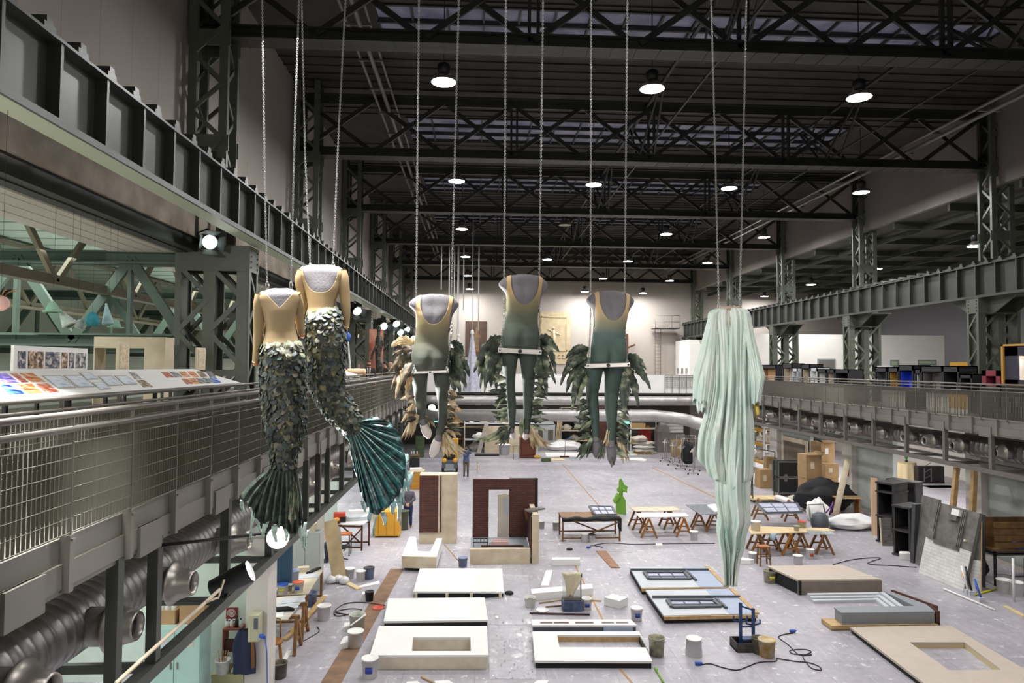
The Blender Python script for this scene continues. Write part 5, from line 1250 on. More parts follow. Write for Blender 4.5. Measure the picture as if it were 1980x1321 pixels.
def brick_mat(nm,c1,c2,mort,w=.24,h=.07,rough=.7,side=False):
 if nm in _M:return _M[nm]
 m=mat(nm,c1,rough);nt=m.node_tree;N=nt.nodes;L=nt.links;b=N['Principled BSDF']
 tc=N.new('ShaderNodeTexCoord');mp=N.new('ShaderNodeMapping');sp=N.new('ShaderNodeSeparateXYZ');L.new(tc.outputs['Object'],sp.inputs[0]);cb=N.new('ShaderNodeCombineXYZ');L.new(sp.outputs['Y' if side else 'X'],cb.inputs[0]);L.new(sp.outputs['Z'],cb.inputs[1]);L.new(cb.outputs[0],mp.inputs['Vector'])
 bk=N.new('ShaderNodeTexBrick');bk.inputs['Scale'].default_value=1;bk.inputs['Brick Width'].default_value=w;bk.inputs['Row Height'].default_value=h;bk.inputs['Mortar Size'].default_value=.008
 bk.inputs['Color1'].default_value=(*hexc(c1),1);bk.inputs['Color2'].default_value=(*hexc(c2),1);bk.inputs['Mortar'].default_value=(*hexc(mort),1)
 L.new(mp.outputs['Vector'],bk.inputs['Vector']);nz=N.new('ShaderNodeTexNoise');nz.inputs['Scale'].default_value=2.5;nz.inputs['Detail'].default_value=5;L.new(tc.outputs['Object'],nz.inputs['Vector'])
 mx=N.new('ShaderNodeMix');mx.data_type='RGBA';mx.blend_type='MULTIPLY';mx.inputs[0].default_value=.5;L.new(bk.outputs['Color'],mx.inputs[6]);L.new(nz.outputs['Fac'],mx.inputs[7]);L.new(mx.outputs[2],b.inputs['Base Color'])
 bp=N.new('ShaderNodeBump');bp.inputs['Strength'].default_value=.5;bp.inputs['Distance'].default_value=.01;L.new(bk.outputs['Fac'],bp.inputs['Height']);bp.invert=True;L.new(bp.outputs['Normal'],b.inputs['Normal'])
 return m
BRICK=brick_mat('red_brown_brick','#6e4034','#5e342a','#3f2a24')
STUCCO=mat('cream_plaster','#dccdb4',.8,c2='#c8b799',scale=2.5)
def stand_box(px0,px1,ytop,ybot,thick,z0=0.0):
 """standing board whose front bottom edge runs from px0 to px1 at picture row ybot"""
 a,b=on_z(px0,ybot,z0),on_z(px1,ybot,z0);h=on_y((px0+px1)/2,ytop,(a.y+b.y)/2).z-z0
 return a,b,h
a,b,h=stand_box(810,883,918,1052,.1)
t=thing('brick_flat','tall brown brick flat with cream plaster right side, standing at left','brick flat',(a.x,a.y,0));W=b.x-a.x
mb=MB();mb.b2((0,0,0),(W,.55,h));mb.obj('plaster_body',STUCCO,t)
mb=MB();mb.b2((.0,-.06,h*.17),(W*.50,0,h*.985));mb.obj('brick_panel',BRICK,t)
mb=MB();mb.b2((W*.50,-.05,h*.17),(W*.545,0,h*.985));mb.obj('cream_strip',CREAM,t)
mb=MB();mb.b2((W*.545,-.035,h*.17),(W*.58,0,h*.985));mb.obj('mortar_strip',WOODD,t)
a,b=on_z(909,1091,0),on_z(1042,1091,0);bk=on_z(975,1040,.42)
y0=a.y;yb=bk.y+.05;t=thing('brick_doorway','brown brick wall with tall doorway on a cream plinth, standing in the middle','brick flat',(0,y0,0))
zt=on_y(975,927,yb).z;xl=on_y(914,980,yb).x;xr=on_y(1035,980,yb).x;dl=on_y(945,980,yb).x;dr=on_y(985,980,yb).x;dz=on_y(965,947,yb).z;D=yb-y0
mb=MB();mb.b2((xl,D,.42),(dl,D+.12,zt));mb.b2((dr,D,.42),(xr,D+.12,zt));mb.b2((dl,D,dz),(dr,D+.12,zt));mb.obj('brick_wall',BRICK,t)
mb=MB();mb.b2((xl,D+.12,.42),(dl,D+.16,zt));mb.b2((dr,D+.12,.42),(xr+.1,D+.3,zt));mb.b2((xr,D-.05,.42),(xr+.07,D+.3,zt));mb.obj('dark_backing',BLACKM,t)
mb=MB();mb.b2((a.x,0,0),(on_y(1025,1080,y0).x,.16,.48));mb.obj('plinth_front',STUCCO,t)
mb=MB();mb.b2((a.x,.16,.30),(on_y(1025,1080,y0).x,D,.42));mb.obj('stage_floor',GREYP,t)
mb=MB();x1=on_y(1025,1080,y0).x;x2=b.x;hs=on_y(1035,993,y0+.2).z
mb.b2((x1+.06,0,0),(x2,.12,hs));mb.b2((x1+.1,.12,0),(x1+.26,D,hs));mb.obj('side_wall',STUCCO,t)
mb=MB();mb.b2((x1+.03,.1,.42),(x1+.1,D,hs-.1));mb.obj('side_brick',BRICK,t)
mb=MB();mb.bar((x1-.2,.3,.5),(xl+.3,.32,.5),.07,.05);mb.bar((x1-.05,.6,hs*.8),(x1-.05,D,hs*.85),.08,.08);mb.obj('dark_bar',WOODD,t)
mb=MB();mb.bar((x1-.1,.5,hs+.03),(x1+.5,.7,hs+.08),.3,.05);mb.obj('metal_tray',GALV,t)
t2=thing('wire_crate','shallow pink-lined wire crate on the plinth of the brick doorway','crate',(xl+.95,y0+.9,.42))
mb=MB()
for i in range(7):mb.box((i*.09-.27,0,.12),(.006,.4,.006));mb.box((0,i*.065-.2,.12),(.54,.006,.006))
for sx in(-.27,.27):mb.box((sx,0,.06),(.01,.4,.12))
for sy in(-.2,.2):mb.box((0,sy,.06),(.54,.01,.12))
mb.obj('basket',mat('pale_pink_wire','#d8b4ac',.5),t2)
mb=MB();mb.box((0,0,.02),(.5,.36,.03));mb.obj('liner',WHITE,t2)
t2=thing('step_grid','small dark metal grid step on the left of the brick plinth','metal step',(xl+.28,y0+.75,.42))
mb=MB()
for i in range(5):mb.box((i*.12-.24,0,.16),(.02,.5,.03))
for sy in(-.25,.25):mb.box((0,sy,.16),(.5,.02,.03));mb.box((-.24,sy,.08),(.02,.02,.16));mb.box((.24,sy,.08),(.02,.02,.16))
mb.obj('frame',BLACK,t2)
p=on_z(972,1046,0);t2=thing('door_leaf','cream panelled door leaf standing behind the brick doorway','door leaf',(p.x,p.y+.5,0));q=on_y(965,956,p.y+.5).z
mb=MB();mb.b2((-.18,0,0),(.75,.08,q));mb.obj('leaf',mat('cream_door','#d3c8b8',.6),t2)
mb=MB();mb.b2((.05,-.01,q*.55),(.7,0,q*.9));mb.obj('recessed_panel',PALEG,t2)
Uo=[fB(275,473),fB(310,473),fB(322,556),fB(395,560),fB(432,482),fB(463,482),fB(432,588),fB(232,583)];z=.48
P=qpts(Uo,z);c=sum(P,Vector())/8;t=thing('foam_surround','U-shaped white foam surround propped on the floor before the left brick flat','foam piece',(c.x,c.y,0))
mb=MB();mb.prism([(p.x-c.x,p.y-c.y)for p in P][::-1],.1,z);mb.obj('foam_body',FOAM,t)
mb=MB();a,b=P[7]-c,P[6]-c;mb.bar((a.x,a.y-.02,.29),(b.x,b.y-.02,.29),.04,.36);mb.obj('cream_face',STUCCO,t)
mb=MB();mb.prism([(p.x*.9-c.x*.9,p.y*.9-c.y*.9)for p in P][::-1],0,.1);mb.obj('dark_base',BLACKM,t)
def block(label,px,h,m=FOAM,name='foam_block',cat='foam block',z0=0.0):
 P=qpts(px,z0+h);c=sum(P,Vector())/4;mb=MB();pl=[(p.x-c.x,p.y-c.y)for p in P]
 A=sum(pl[i][0]*pl[(i+1)%4][1]-pl[(i+1)%4][0]*pl[i][1]for i in range(4))
 mb.prism(pl if A>0 else pl[::-1],0,h);return tag(mb.obj(name,m,None,(c.x,c.y,z0),bevel=.006 if h>.03 else 0),label,cat)
block('long white foam beam pointing away from the camera, by the cream cloth',[fC(175,636),fC(215,636),fC(190,728),fC(143,728)],.2)
block('long white foam beam lying crosswise behind the cream cloth',[fC(82,750),fC(455,718),fC(460,745),fC(90,778)],.2)
block('thin white foam beam right of the brick doorway plinth',[fC(212,558),fC(380,558),fC(378,570),fC(210,572)],.2)
block('short white foam block on the floor before the white trestle tables',[fC(840,474),fC(878,474),fC(882,484),fC(842,485)],.1)
block('stack of two white foam bricks right of the cream cloth',[fC(575,780),fC(672,800),fC(620,822),fC(527,800)],.22)
block('white foam brick left of the small black can',[fA(945,765),fA(990,765),fA(985,782),fA(940,782)],.18)
block('white foam offcut beside the cloudy bucket',[fA(835,955),fA(875,950),fA(880,975),fA(832,980)],.12)
block('white foam offcut left of the second white bucket',[fA(830,1040),fA(868,1030),fA(860,1070),fA(805,1085)],.14)
block('white foam brick under the dark cabinets on the right',[fD(915,590),fD(972,592),fD(974,604),fD(913,602)],.22)
block('white foam offcut by the white bucket left of the stool',[fD(40,625),fD(110,635),fD(90,640),fD(35,638)],.15)
block('brown rough board lying on the floor',[fC(478,519),fC(540,519),fC(624,620),fC(570,621)],.02,mat('rust_board','#a57e66',.8,c2='#8d6750',scale=5),'board','board')
block('white board lying under the left plank pile',[fA(485,1125),fA(512,1122),fA(465,1222),fA(442,1215)],.02,WHITE,'board','board')
block('torn white paper sheet on the floor left of the middle slab',[fB(860,1160),fB(920,1145),fB(938,1162),fB(885,1178)],.004,WHITE,'paper_sheet','paper')
block('crumpled white sheet at the bottom edge, middle',[fB(420,1308),fB(500,1303),fB(530,1320),fB(430,1330)],.006,WHITE,'paper_sheet','paper')
block('white sheet at the bottom edge left of the big slab',[fB(260,1312),fB(320,1308),fB(350,1330),fB(255,1330)],.006,WHITE,'paper_sheet','paper')
block('small white sheet at the bottom edge right of middle',[fC(120,1305),fC(190,1303),fC(180,1330),fC(90,1330)],.006,WHITE,'paper_sheet','paper')
BW_=mat('white_bucket_plastic','#f4f2ee',.4,var=.05,scale=8);BB=mat('blue_grey_bucket','#7f8ba8',.45);BGY=mat('stained_bucket','#b9b4a0',.5,c2='#8c866d',scale=10);BCL=mat('cloudy_bucket','#c8ccc4',.35,c2='#b2b6a8',scale=6);BYE=mat('ochre_stained_bucket','#dcd2b8',.5,c2='#b58f35',scale=5)
LBL=mat('blue_label','#2c3f9a',.5);LRED=mat('red_lid','#c8432c',.45);LBLU=mat('blue_lid','#2f59b8',.45);PAINT=mat('bucket_inside','#6f6c5c',.6)
def bucket(label,px,h=.30,r=.15,m=None,top='lid',lab=None,z=0.0,lidm=None,d=None,flip=False,name='paint_bucket'):
 p=on_z(px[0],px[1],z);t=thing(name,label,'bucket',(p.x,p.y+r*.7,z),0,'buckets and tubs')
 m=m or BW_;r0,r1=(r,r*.87)if flip else(r*.87,r);mb=MB()
 if top=='open':
  mb.lathe([(r0,0),(r1,h),(r1*1.05,h),(r1*1.05,h-.02),(r1*1.05,h+.004),(r1*.96,h+.004),(r1*.93,h*.55)],20,capt=False);mb.obj('tub',m,t)
  mb=MB();mb.lathe([(r1*.92,h*.72),(.01,h*.721)],18,capb=False);mb.obj('contents',PAINT if m is not BW_ else m,t)
 else:
  mb.lathe([(r0,0),(r1,h-.02),(r1*1.03,h-.03),(r1*1.03,h-.015),(r1,h-.012)],20);mb.obj('tub',m,t)
  mb=MB();mb.lathe([(r1*1.06,h-.02),(r1*1.06,h),(r1*.92,h),(r1*.9,h-.008),(.01,h-.008)],20,capt=False);mb.obj('lid',lidm or m,t)
 mb=MB();mb.tube([(r1*1.05*math.cos(a),r1*1.05*math.sin(a)*.5-r1*.6,h*.86-.1*math.sin(a*1.0))for a in[PI*k/8 for k in range(9)]],.004,4);mb.obj('handle',GALV,t)
 if lab:
  mb=MB();n=6;G=[[(r*1.0*math.sin(a)*(1),-r*1.0*math.cos(a),zz)for a in[(-.45+.9*k/n)for k in range(n+1)]]for zz in(h*.32,h*.62)]
  mb.grid(G);mb.obj('label',lab,t,thick=.004)
 return t
for L in[('white bucket by the foot of the leaning board',fA(863,690),.30,.14),('white bucket beside the dark-lidded blue bucket',fA(930,705),.30,.14),('clean white bucket under the left plank pile',fA(703,945),.36,.17),('white bucket nearest the left white slab, second from below',fA(895,1112),.36,.18)]:bucket(*L)
bucket('blue-grey bucket with black-rimmed lid near the left table',fA(980,694),.34,.16,BB,lidm=BLACK)
bucket('small black paint can beside a foam brick',fA(983,828),.26,.12,BLACK,'lid',None)
bucket('cloudy plastic bucket with foam offcuts and a stick',fA(905,1015),.40,.19,BCL,'open')
bucket('white bucket with blue label at the bottom left of the near slab',fA(983,1300),.40,.17,lab=LBL)
bucket('blue-stained bucket under the left work table',fA(627,862),.36,.15,mat('blue_stained','#9aa6c0',.5,c2='#5f74a8',scale=7),'open')
bucket('blue-grey bucket with a stick, in front of the left brick flat',fB(583,652),.30,.15,BB)
bucket('white tub with brushes left of the cream cloth',fC(80,868),.26,.15,m=mat('milky_tub','#dedbd4',.4),top='open')
bucket('white bucket with blue label right of the cream cloth',fC(425,882),.30,.14,lab=LBL,top='open')
bucket('white bucket with blue label right of the narrow flat',fC(730,948),.32,.15,lab=LBL)
bucket('open stained bucket right of the near middle slab',fC(855,1165),.40,.18,BGY,'open')
bucket('upturned white bucket alone on the near floor',fC(1083,1165),.38,.19,flip=True)
bucket('ochre-stained white bucket beside the blue iron stand',fC(1530,1172),.38,.19,BYE)
bucket('white bucket at the foot of the white trestle tables',fC(1078,455),.32,.15)
bucket('white bucket under the brown trestle frame',fC(412,470),.32,.14,top='open');bucket('dark-rimmed bucket under the brown trestle frame',fC(455,472),.30,.13,lidm=BLACK)
bucket('hazy bucket in the gap left of the brown trestle frame',fC(237,395),.32,.14,BCL);bucket('hazy bucket right of the brick side wall',fC(150,386),.30,.12,BCL)
bucket('open stained tub left of the thick taupe flat',fD(208,770),.36,.19,BGY,'open',mat('yellow_label','#c8b84a',.5));bucket('small white bucket in front of the plywood table',fD(360,668),.30,.15)
bucket('white bucket with red label at the plywood table',fD(428,636),.32,.13,lab=LRED,top='open');bucket('white bucket left of the brown stool',fD(108,652),.30,.14)
bucket('dark dented tin behind the ochre-stained bucket',fC(1482,1150),.34,.17,mat('dark_tin','#77705f',.5,c2='#4c463c',scale=6),'open')
bucket('white bin on the floor before the far cream panel',fE(752,384),.75,.42,name='plastic_bin')
for px,r,m,lb in((fA(1040,866),.17,LRED,'red bucket lid lying on the floor'),(fC(152,880),.17,BW_,'white bucket lid lying on the floor')):
 p=on_z(*px);mb=MB();mb.lathe([(r,0),(r,.02),(r*.9,.022),(r*.88,.012),(.01,.012)],24);tag(mb.obj('bucket_lid',m,None,tuple(p)),lb,'bucket lid')
p=on_z(*fB(852,809));mb=MB();mb.lathe([(.1,0),(.13,.03),(.11,.08),(.05,.1)],9);tag(mb.obj('rubber_lump',BLACKM,None,tuple(p)),'small black lump on the floor by the far white slab','lump')
p=on_z(*fC(318,513));mb=MB();mb.lathe([(.1,0),(.12,.02),(.1,.05)],10);tag(mb.obj('rubber_lump',BLACKM,None,tuple(p)),'small dark puck on the floor right of the brick doorway','lump')
p=on_z(*fC(338,890));t=thing('metal_tub','blue metal tub holding a clear guard with cream cloth draped over it','tub',(p.x,p.y+.2,0))
mb=MB();mb.box((0,0,.14),(.52,.4,.28));mb.obj('tub',mat('blue_steel','#5a6b86',.5,c2='#39425a',scale=6),t,bevel=.01)
mb=MB();mb.box((0,0,.285),(.46,.34,.02));mb.obj('dark_contents',mat('brown_glue','#2d1b12',.5),t)
mb=MB();mb.box((0,.05,.62),(.5,.012,.7));mb.obj('clear_guard',mat('clear_sheet','#e8ecec',.1,alpha=.35),t)
mb=MB();rows=[]
for i in range(12):
 f=i/11;wd=.26*(1-.75*f);rows.append([(-.02+wd*s+.03*math.sin(f*5),-.03-.05*math.cos(s*5+f*3),.98-.62*f-.02*abs(s))for s in(-1,-.6,-.2,.2,.6,1)])
rows=[[(x,.1,z-.04)for x,_,z in rows[0]]]+rows
mb.grid(rows);mb.obj('cream_cloth',mat('cream_cloth','#e2d8bf',.8,c2='#cfc3a4',scale=8),t,thick=.02)
mb=MB();mb.tube([(.24,-.05,.25),(.24,.02,.95)],.015,6);mb.box((.24,.0,.9),(.06,.05,.1));mb.obj('rod',BLACK,t)
p=on_z(*fC(1418,1140));t=thing('iron_stand','blue iron roller stand in a dirty metal tray','iron stand',(p.x,p.y+.25,0));BI=mat('blue_iron','#2f4c86',.5,c2='#22345c',scale=8)
mb=MB();mb.box((0,0,.02),(.62,.45,.04));
for s in(-1,1):mb.box((s*.3,0,.1),(.02,.45,.2));mb.box((0,s*.22,.1),(.62,.02,.2))
mb.obj('tray',mat('dirty_tray','#4c4640',.6,c2='#2f2b28',scale=9),t)
for s,hh in((-.14,1.05),(.16,.92)):
 mb=MB();mb.box((s,0,hh/2),(.06,.06,hh));mb.tube([(s-.16,0,hh*.72),(s-.16,0,hh*.62),(s,0,hh*.58),(s+.16,0,hh*.62),(s+.16,0,hh*.72)],.022,6);mb.obj('upright',BI,t)
mb=MB();mb.tube([(-.14,0,.98),(.16,0,.88)],.02,6);mb.tube([(-.14,0,.5),(.16,0,.5)],.018,6);mb.box((0,0,.23),(.25,.2,.04));mb.obj('crossbar',BI,t)
def rod(label,pts,r,m,name='wooden_stick',cat='stick',z=None):
 P=[on_z(u,v,r if z is None else z)for u,v in pts];c=P[0].copy();mb=MB();mb.tube([p-c for p in P],r,6);return tag(mb.obj(name,m,None,tuple(c)),label,cat)
rod('long dark rod lying before the cream cloth tub',[fC(75,897),fC(440,905)],.025,mat('dark_red_rod','#4a2c2e',.5),'metal_rod','rod')
rod('wooden stick behind the cream cloth tub',[fC(133,836),fC(300,812),fC(510,822)],.018,WOOD);rod('brown stick left of the cream cloth tub',[fC(172,859),fC(288,848)],.018,WOODB)
rod('thin brown stick leaning down to the blue-grey bucket',[fB(478,518),fB(560,612)],.015,WOOD)
rod('wooden stick at the bottom edge of the floor',[fB(343,1284),fB(410,1316)],.02,WOOD);rod('thin white batten by the brown board',[fC(505,515),fC(700,528)],.01,WHITE)
rod('white batten on the floor left of the brown trestle frame',[fC(132,457),fC(297,455)],.02,WHITE)
rod('white stick standing across the cloudy bucket',[fA(872,972),fA(962,907)],.02,WHITE,z=.42)
CBL=mat('black_cable','#1d1f24',.5)
def cable(label,pts,r=.012,m=CBL):
 P=[]
 for i in range(len(pts)-1):
  for s in range(6):
   t=s/6;p0,p1,p2,p3=pts[max(i-1,0)],pts[i],pts[i+1],pts[min(i+2,len(pts)-1)]
   P.append(tuple(.5*(2*p1[q]+(p2[q]-p0[q])*t+(2*p0[q]-5*p1[q]+4*p2[q]-p3[q])*t*t+(3*p1[q]-p0[q]-3*p2[q]+p3[q])*t**3)for q in(0,1)))
 P.append(pts[-1]);return rod(label,P,r,m,'cable','cable')
cable('black cable with blue plug running along the near floor to the right',[fC(1100,1213),fC(1170,1204),fC(1240,1225),fC(1330,1242),fC(1400,1220),fC(1470,1195),fC(1560,1190),fD(235,1195),fD(240,1186),fD(330,1200),fD(410,1208),fD(470,1230),fD(480,1250),fD(430,1240),fD(400,1210),fD(380,1170),fD(430,1165),fD(330,1160),fD(310,1140),fD(390,1135),fD(425,1150),fD(360,1165),fD(300,1110),fD(245,1068),fD(275,1052),fD(325,1045)])
cable('black cable curled on the floor near the brown board',[fC(435,504),fC(450,488),fC(500,492),fC(520,498),fC(470,484),fC(560,472),fC(700,478),fC(900,476),fC(1200,474)])
cable('brown cable coiled by the foot of the left planks',[fA(1080,850),fA(950,832),fA(840,840),fA(775,885),fA(800,915),fA(940,880),fA(870,870),fA(780,890),fA(850,905)],.014,mat('brown_cable','#3b2c26',.6))
cable('thin dark cable on the floor near the plank pile',[fA(670,980),fA(682,1005),fA(650,1030),fA(560,1080)],.012)
cable('two dark cables running from the tables to the dark cabinets',[fD(545,665),fD(640,640),fD(740,628),fD(810,630),fD(740,660),fD(900,672),fD(1010,680)],.014)
for px,lb in((fC(1107,1213),'blue cable plug on the near floor'),(fC(437,504),'blue cable plug by the curled cable'),(fD(330,1042),'blue cable plug at the end of the cable loop')):
 p=on_z(*px);mb=MB();mb.tube([(-.1,0,.04),(0,0,.04),(.06,0.01,.04)],[.035,.04,.02],8);tag(mb.obj('cable_plug',LBLU,None,tuple(p)),lb,'plug')
p=on_z(*fC(887,1321));mb=MB();mb.tube([(0,-.1,.02),(0,.5,.02)],.02,6);mb.tube([(0,.5,.02),(-.01,.62,.03)],.03,6);tag(mb.obj('marker_brush',mat('green_yellow','#7fae3c',.5),None,tuple(p)),'green-handled brush at the bottom edge of the floor','brush')
def sawhorse(loc,rz,L=.8,h=.72,m=None,label='',group='wooden sawhorses'):
 t=thing('sawhorse',label,'sawhorse',loc,rz,group);m=m or WOODB
 mb=MB();mb.box((0,0,h-.04),(L,.07,.08));mb.obj('top_beam',m,t)
 for sx in(-1,1):
  for sy in(-1,1):
   mb=MB();mb.bar((sx*L*.42,0,h-.02),(sx*L*.46,sy*.3,0),.07,.07,up=(1,0,0));mb.obj('leg',m,t)
  mb=MB();mb.bar((sx*L*.45,-.2,h*.33),(sx*L*.45,.2,h*.33),.03,.05);mb.obj('crosspiece',m,t)
 return t
def table(name,label,px,z,topm,th=.025,legs=None,legm=None,cat='trestle table',hs=None):
 P=qpts(px,z);c=sum(P,Vector())/4;t=thing(name,label,cat,(c.x,c.y,0));Pl=[Vector((p.x-c.x,p.y-c.y,0))for p in P]
 mb=MB();pl=[(p.x,p.y)for p in Pl];A=sum(pl[i][0]*pl[(i+1)%4][1]-pl[(i+1)%4][0]*pl[i][1]for i in range(4));mb.prism(pl if A>0 else pl[::-1],z-th,z);mb.obj('tabletop',topm,t)
 if legs is not None:
  for p in Pl:
   q=p*legs;mb=MB();mb.bar((q.x,q.y,z-th),(q.x,q.y,0),.06,.06);mb.obj('leg',legm or WOODB,t)
  for i in(0,2):
   a,b=Pl[i]*legs,Pl[i+1]*legs;mb=MB();mb.bar((a.x,a.y,z-.1),(b.x,b.y,z-.1),.04,.07);mb.bar((a.x,a.y,.12),(b.x,b.y,.12),.04,.05);mb.bar((a.x,a.y,z-.15),(b.lerp(a,.3).x,b.lerp(a,.3).y,.12),.04,.05);mb.obj('brace',legm or WOODB,t)
 return t,Pl,c
HT=.76
t,Pl,c=table('trestle_bench','brown wooden trestle frame with a black cloth along its edge',[fC(252,283),fC(600,280),fC(628,318),fC(272,322)],HT+.1,WOODB,.04,.97,WOODB)
mb=MB();a,b=Pl[3],Pl[2];rows=[[a.lerp(b,i/24)+Vector((0,dy,HT+.115+dz-.02*math.sin(i*.8)))for dy,dz in((.12,0),(-.03,0.0),(-.06,-.06),(-.05,-.11))]for i in range(25)];mb.grid(rows);mb.obj('black_cloth',BLACKM,t,thick=.01)
mb=MB();rows=[[b+Vector((-.1+.03*math.sin(i),-.06,HT+.1-i*.06)),b+Vector((.02,-.07,HT+.1-i*.06))]for i in range(9)];mb.grid(rows);mb.obj('hanging_cloth_end',BLACKM,t,thick=.015)
def sash_mockup(label,px,z,legs=False):
 t,Pl,c=table('sash_mockup',label,px,z,GREYP,.05,None,cat='window panel')
 mb=MB();m_=[p*.86 for p in Pl];mb.prism([(p.x,p.y)for p in m_][::-1],z,z+.005);mb.obj('pane',WINP,t)
 mb=MB()
 for i in range(4):a,b=Pl[i]*.93,Pl[(i+1)%4]*.93;mb.bar((a.x,a.y,z+.015),(b.x,b.y,z+.015),.08,.03)
 for f in(.33,.66):a,b=m_[0].lerp(m_[1],f),m_[3].lerp(m_[2],f);mb.bar((a.x,a.y,z+.015),(b.x,b.y,z+.015),.035,.02)
 a,b=m_[0].lerp(m_[3],.5),m_[1].lerp(m_[2],.5);mb.bar((a.x,a.y,z+.015),(b.x,b.y,z+.015),.035,.02);mb.obj('frame_bars',DGREY,t)
 return t
sash_mockup('grey mullioned window panel on the brown trestle frame',[fC(432,247),fC(578,249),fC(606,300),fC(470,302)],HT+.17)
t,Pl,c=table('white_trestle_table','pale board table top on sawhorses, behind the first white trestle table',[fC(682,252),fC(955,249),fC(993,274),fC(716,278)],HT,CREAM)
for i,(f,lb)in enumerate(((.12,'dark sawhorse under the left end of the rear pale table'),(.8,'dark sawhorse under the right end of the rear pale table'))):p=Pl[0].lerp(Pl[1],f).lerp(Pl[3].lerp(Pl[2],f),.5)+c;sawhorse((p.x,p.y,0),R(90),.8,HT-.025,WOODB,lb)
t,Pl,c=table('white_trestle_table','white plank table on ochre sawhorses in the middle of the floor',[fC(722,290),fC(1022,288),fC(1042,310),fC(740,315)],HT,WHITE)
WOODO=mat('ochre_sawhorse','#a8702c',.55,c2='#8a561e',scale=8)
for f,lb in((.2,'ochre sawhorse under the left end of the front white table'),(.9,'ochre sawhorse under the right end of the front white table')):p=Pl[0].lerp(Pl[1],f).lerp(Pl[3].lerp(Pl[2],f),.5)+c;sawhorse((p.x,p.y-.1,0),R(80),.9,HT-.025,WOODO,lb)
t,Pl,c=table('dark_trestle_table','dark speckled table top tilted on sawhorses beside the robe hem',[fC(1022,238),fC(1195,236),fC(1230,296),fC(1110,298)],HT,mat('speckled_dark_top','#7b8088',.5,c2='#55595f',scale=9))
for f,lb,mm in((.2,'dark sawhorse under the left end of the dark table',WOODB),(.85,'ochre sawhorse under the right end of the dark table',WOODO)):p=Pl[0].lerp(Pl[1],f).lerp(Pl[3].lerp(Pl[2],f),.6)+c;sawhorse((p.x,p.y,0),R(75),.8,HT-.025,mm,lb)
block('strip of crumpled white packing on the dark table',[fC(1150,240),fC(1200,232),fC(1235,275),fC(1200,280)],.08,FOAM,'packing','packing',HT)
sash_mockup('large grey window panel on sawhorses right of the robe',[fD(112,322),fD(352,322),fD(382,375),fD(172,380)],HT+.1)
for px,lb in((fD(140,385),'brown sawhorse under the left of the large window panel'),(fD(310,395),'brown sawhorse under the right of the large window panel')):p=on_z(px[0],px[1]+8);sawhorse((p.x,p.y,0),R(75),.8,HT+.045,WOODB,lb)
t,Pl,c=table('plywood_table','long plywood table on many brown sawhorses beside the robe',[fD(60,450),fD(515,462),fD(560,478),fD(95,495)],HT,PLY,.03)
for f,g,lb,mm in((.1,.5,'first from left',WOODB),(.28,.2,'second from left, set back',WOODB),(.45,.7,'middle, ochre',WOODO),(.62,.3,'fourth from left, set back',WOODB),(.86,.6,'rightmost',WOODB)):p=Pl[0].lerp(Pl[1],f).lerp(Pl[3].lerp(Pl[2],f),g)+c;sawhorse((p.x,p.y-.05,0),R(80),.8,HT-.03,mm,'sawhorse under the plywood table, '+lb)
t,Pl,c=table('glass_sheet','clear glass sheet laid on sawhorses right of the plywood table',[fD(395,470),fD(530,480),fD(560,496),fD(420,498)],HT+.02,mat('glass_sheet','#b9c4c4',.08,alpha=.45),.015,cat='glass sheet')
bucket('white bucket standing on the plywood table',fD(125,478),.32,.17,z=HT);bucket('hazy tub with red lid on the plywood table',fD(382,462),.22,.15,BCL,lidm=LRED,z=HT);bucket('small clear cup on the plywood table',fD(350,478),.16,.1,BCL,'open',z=HT)
p=on_z(*fD(212,530),.5);mb=MB();rows=[[(.16*math.cos(a)*(1-.3*i),.1*math.sin(a),.24-.12*i)for a in[2*PI*k/12 for k in range(12)]]for i in range(3)];mb.grid(rows,closed_u=True);tag(mb.obj('blue_cloth',mat('pale_blue_cloth','#bcd6e0',.8),None,(p.x,p.y,.52),thick=.01),'pale blue cloth hung on a sawhorse under the plywood table','cloth')
def stool(px,label):
 p=on_z(*px);t=thing('wooden_stool',label,'stool',(p.x,p.y,0));mb=MB();mb.box((0,0,.62),(.36,.3,.04));mb.obj('seat',mat('orange_brown_seat','#a8642c',.5),t,bevel=.008)
 for sx in(-1,1):
  for sy in(-1,1):mb=MB();mb.bar((sx*.14,sy*.11,.61),(sx*.17,sy*.14,0),.04,.04);mb.obj('leg',WOODB,t)
 mb=MB()
 for s in(-1,1):mb.box((s*.16,0,.22),(.03,.27,.03));mb.box((0,s*.13,.32),(.32,.03,.03))
 mb.obj('stretcher',WOODB,t)
stool(fD(162,668),'brown wooden stool in front of the plywood table')
p=on_z(*fC(628,297));t=thing('green_sculpture','lime green cut-out figure standing behind the trestle tables','sculpture',(p.x,p.y,0));LIME=mat('lime_green','#74a83a',.6)
M_=Matrix(((1,0,0),(0,0,1),(0,1,0)))
mb=MB();mb.prism([(-.3,.0),(-.28,.55),(-.1,.75),(-.08,.95),(-.2,1.0),(-.22,1.12),(-.1,1.2),(-.1,1.5),(.0,1.58),(.1,1.48),(.2,1.3),(.42,1.22),(.36,1.06),(.12,.98),(.12,.8),(.3,.62),(.32,0)],-.08,.08,M=M_);mb.obj('body',LIME,t);t.scale=(.72,.9,1)
mb=MB();mb.prism([(-.42,.5),(-.5,.62),(-.2,.95),(-.12,.85)],-.3,.05,M=M_);mb.prism([(.05,1.05),(.3,1.0),(.3,1.1),(.05,1.15)],-.35,.1,M=M_);mb.obj('arms',LIME,t)
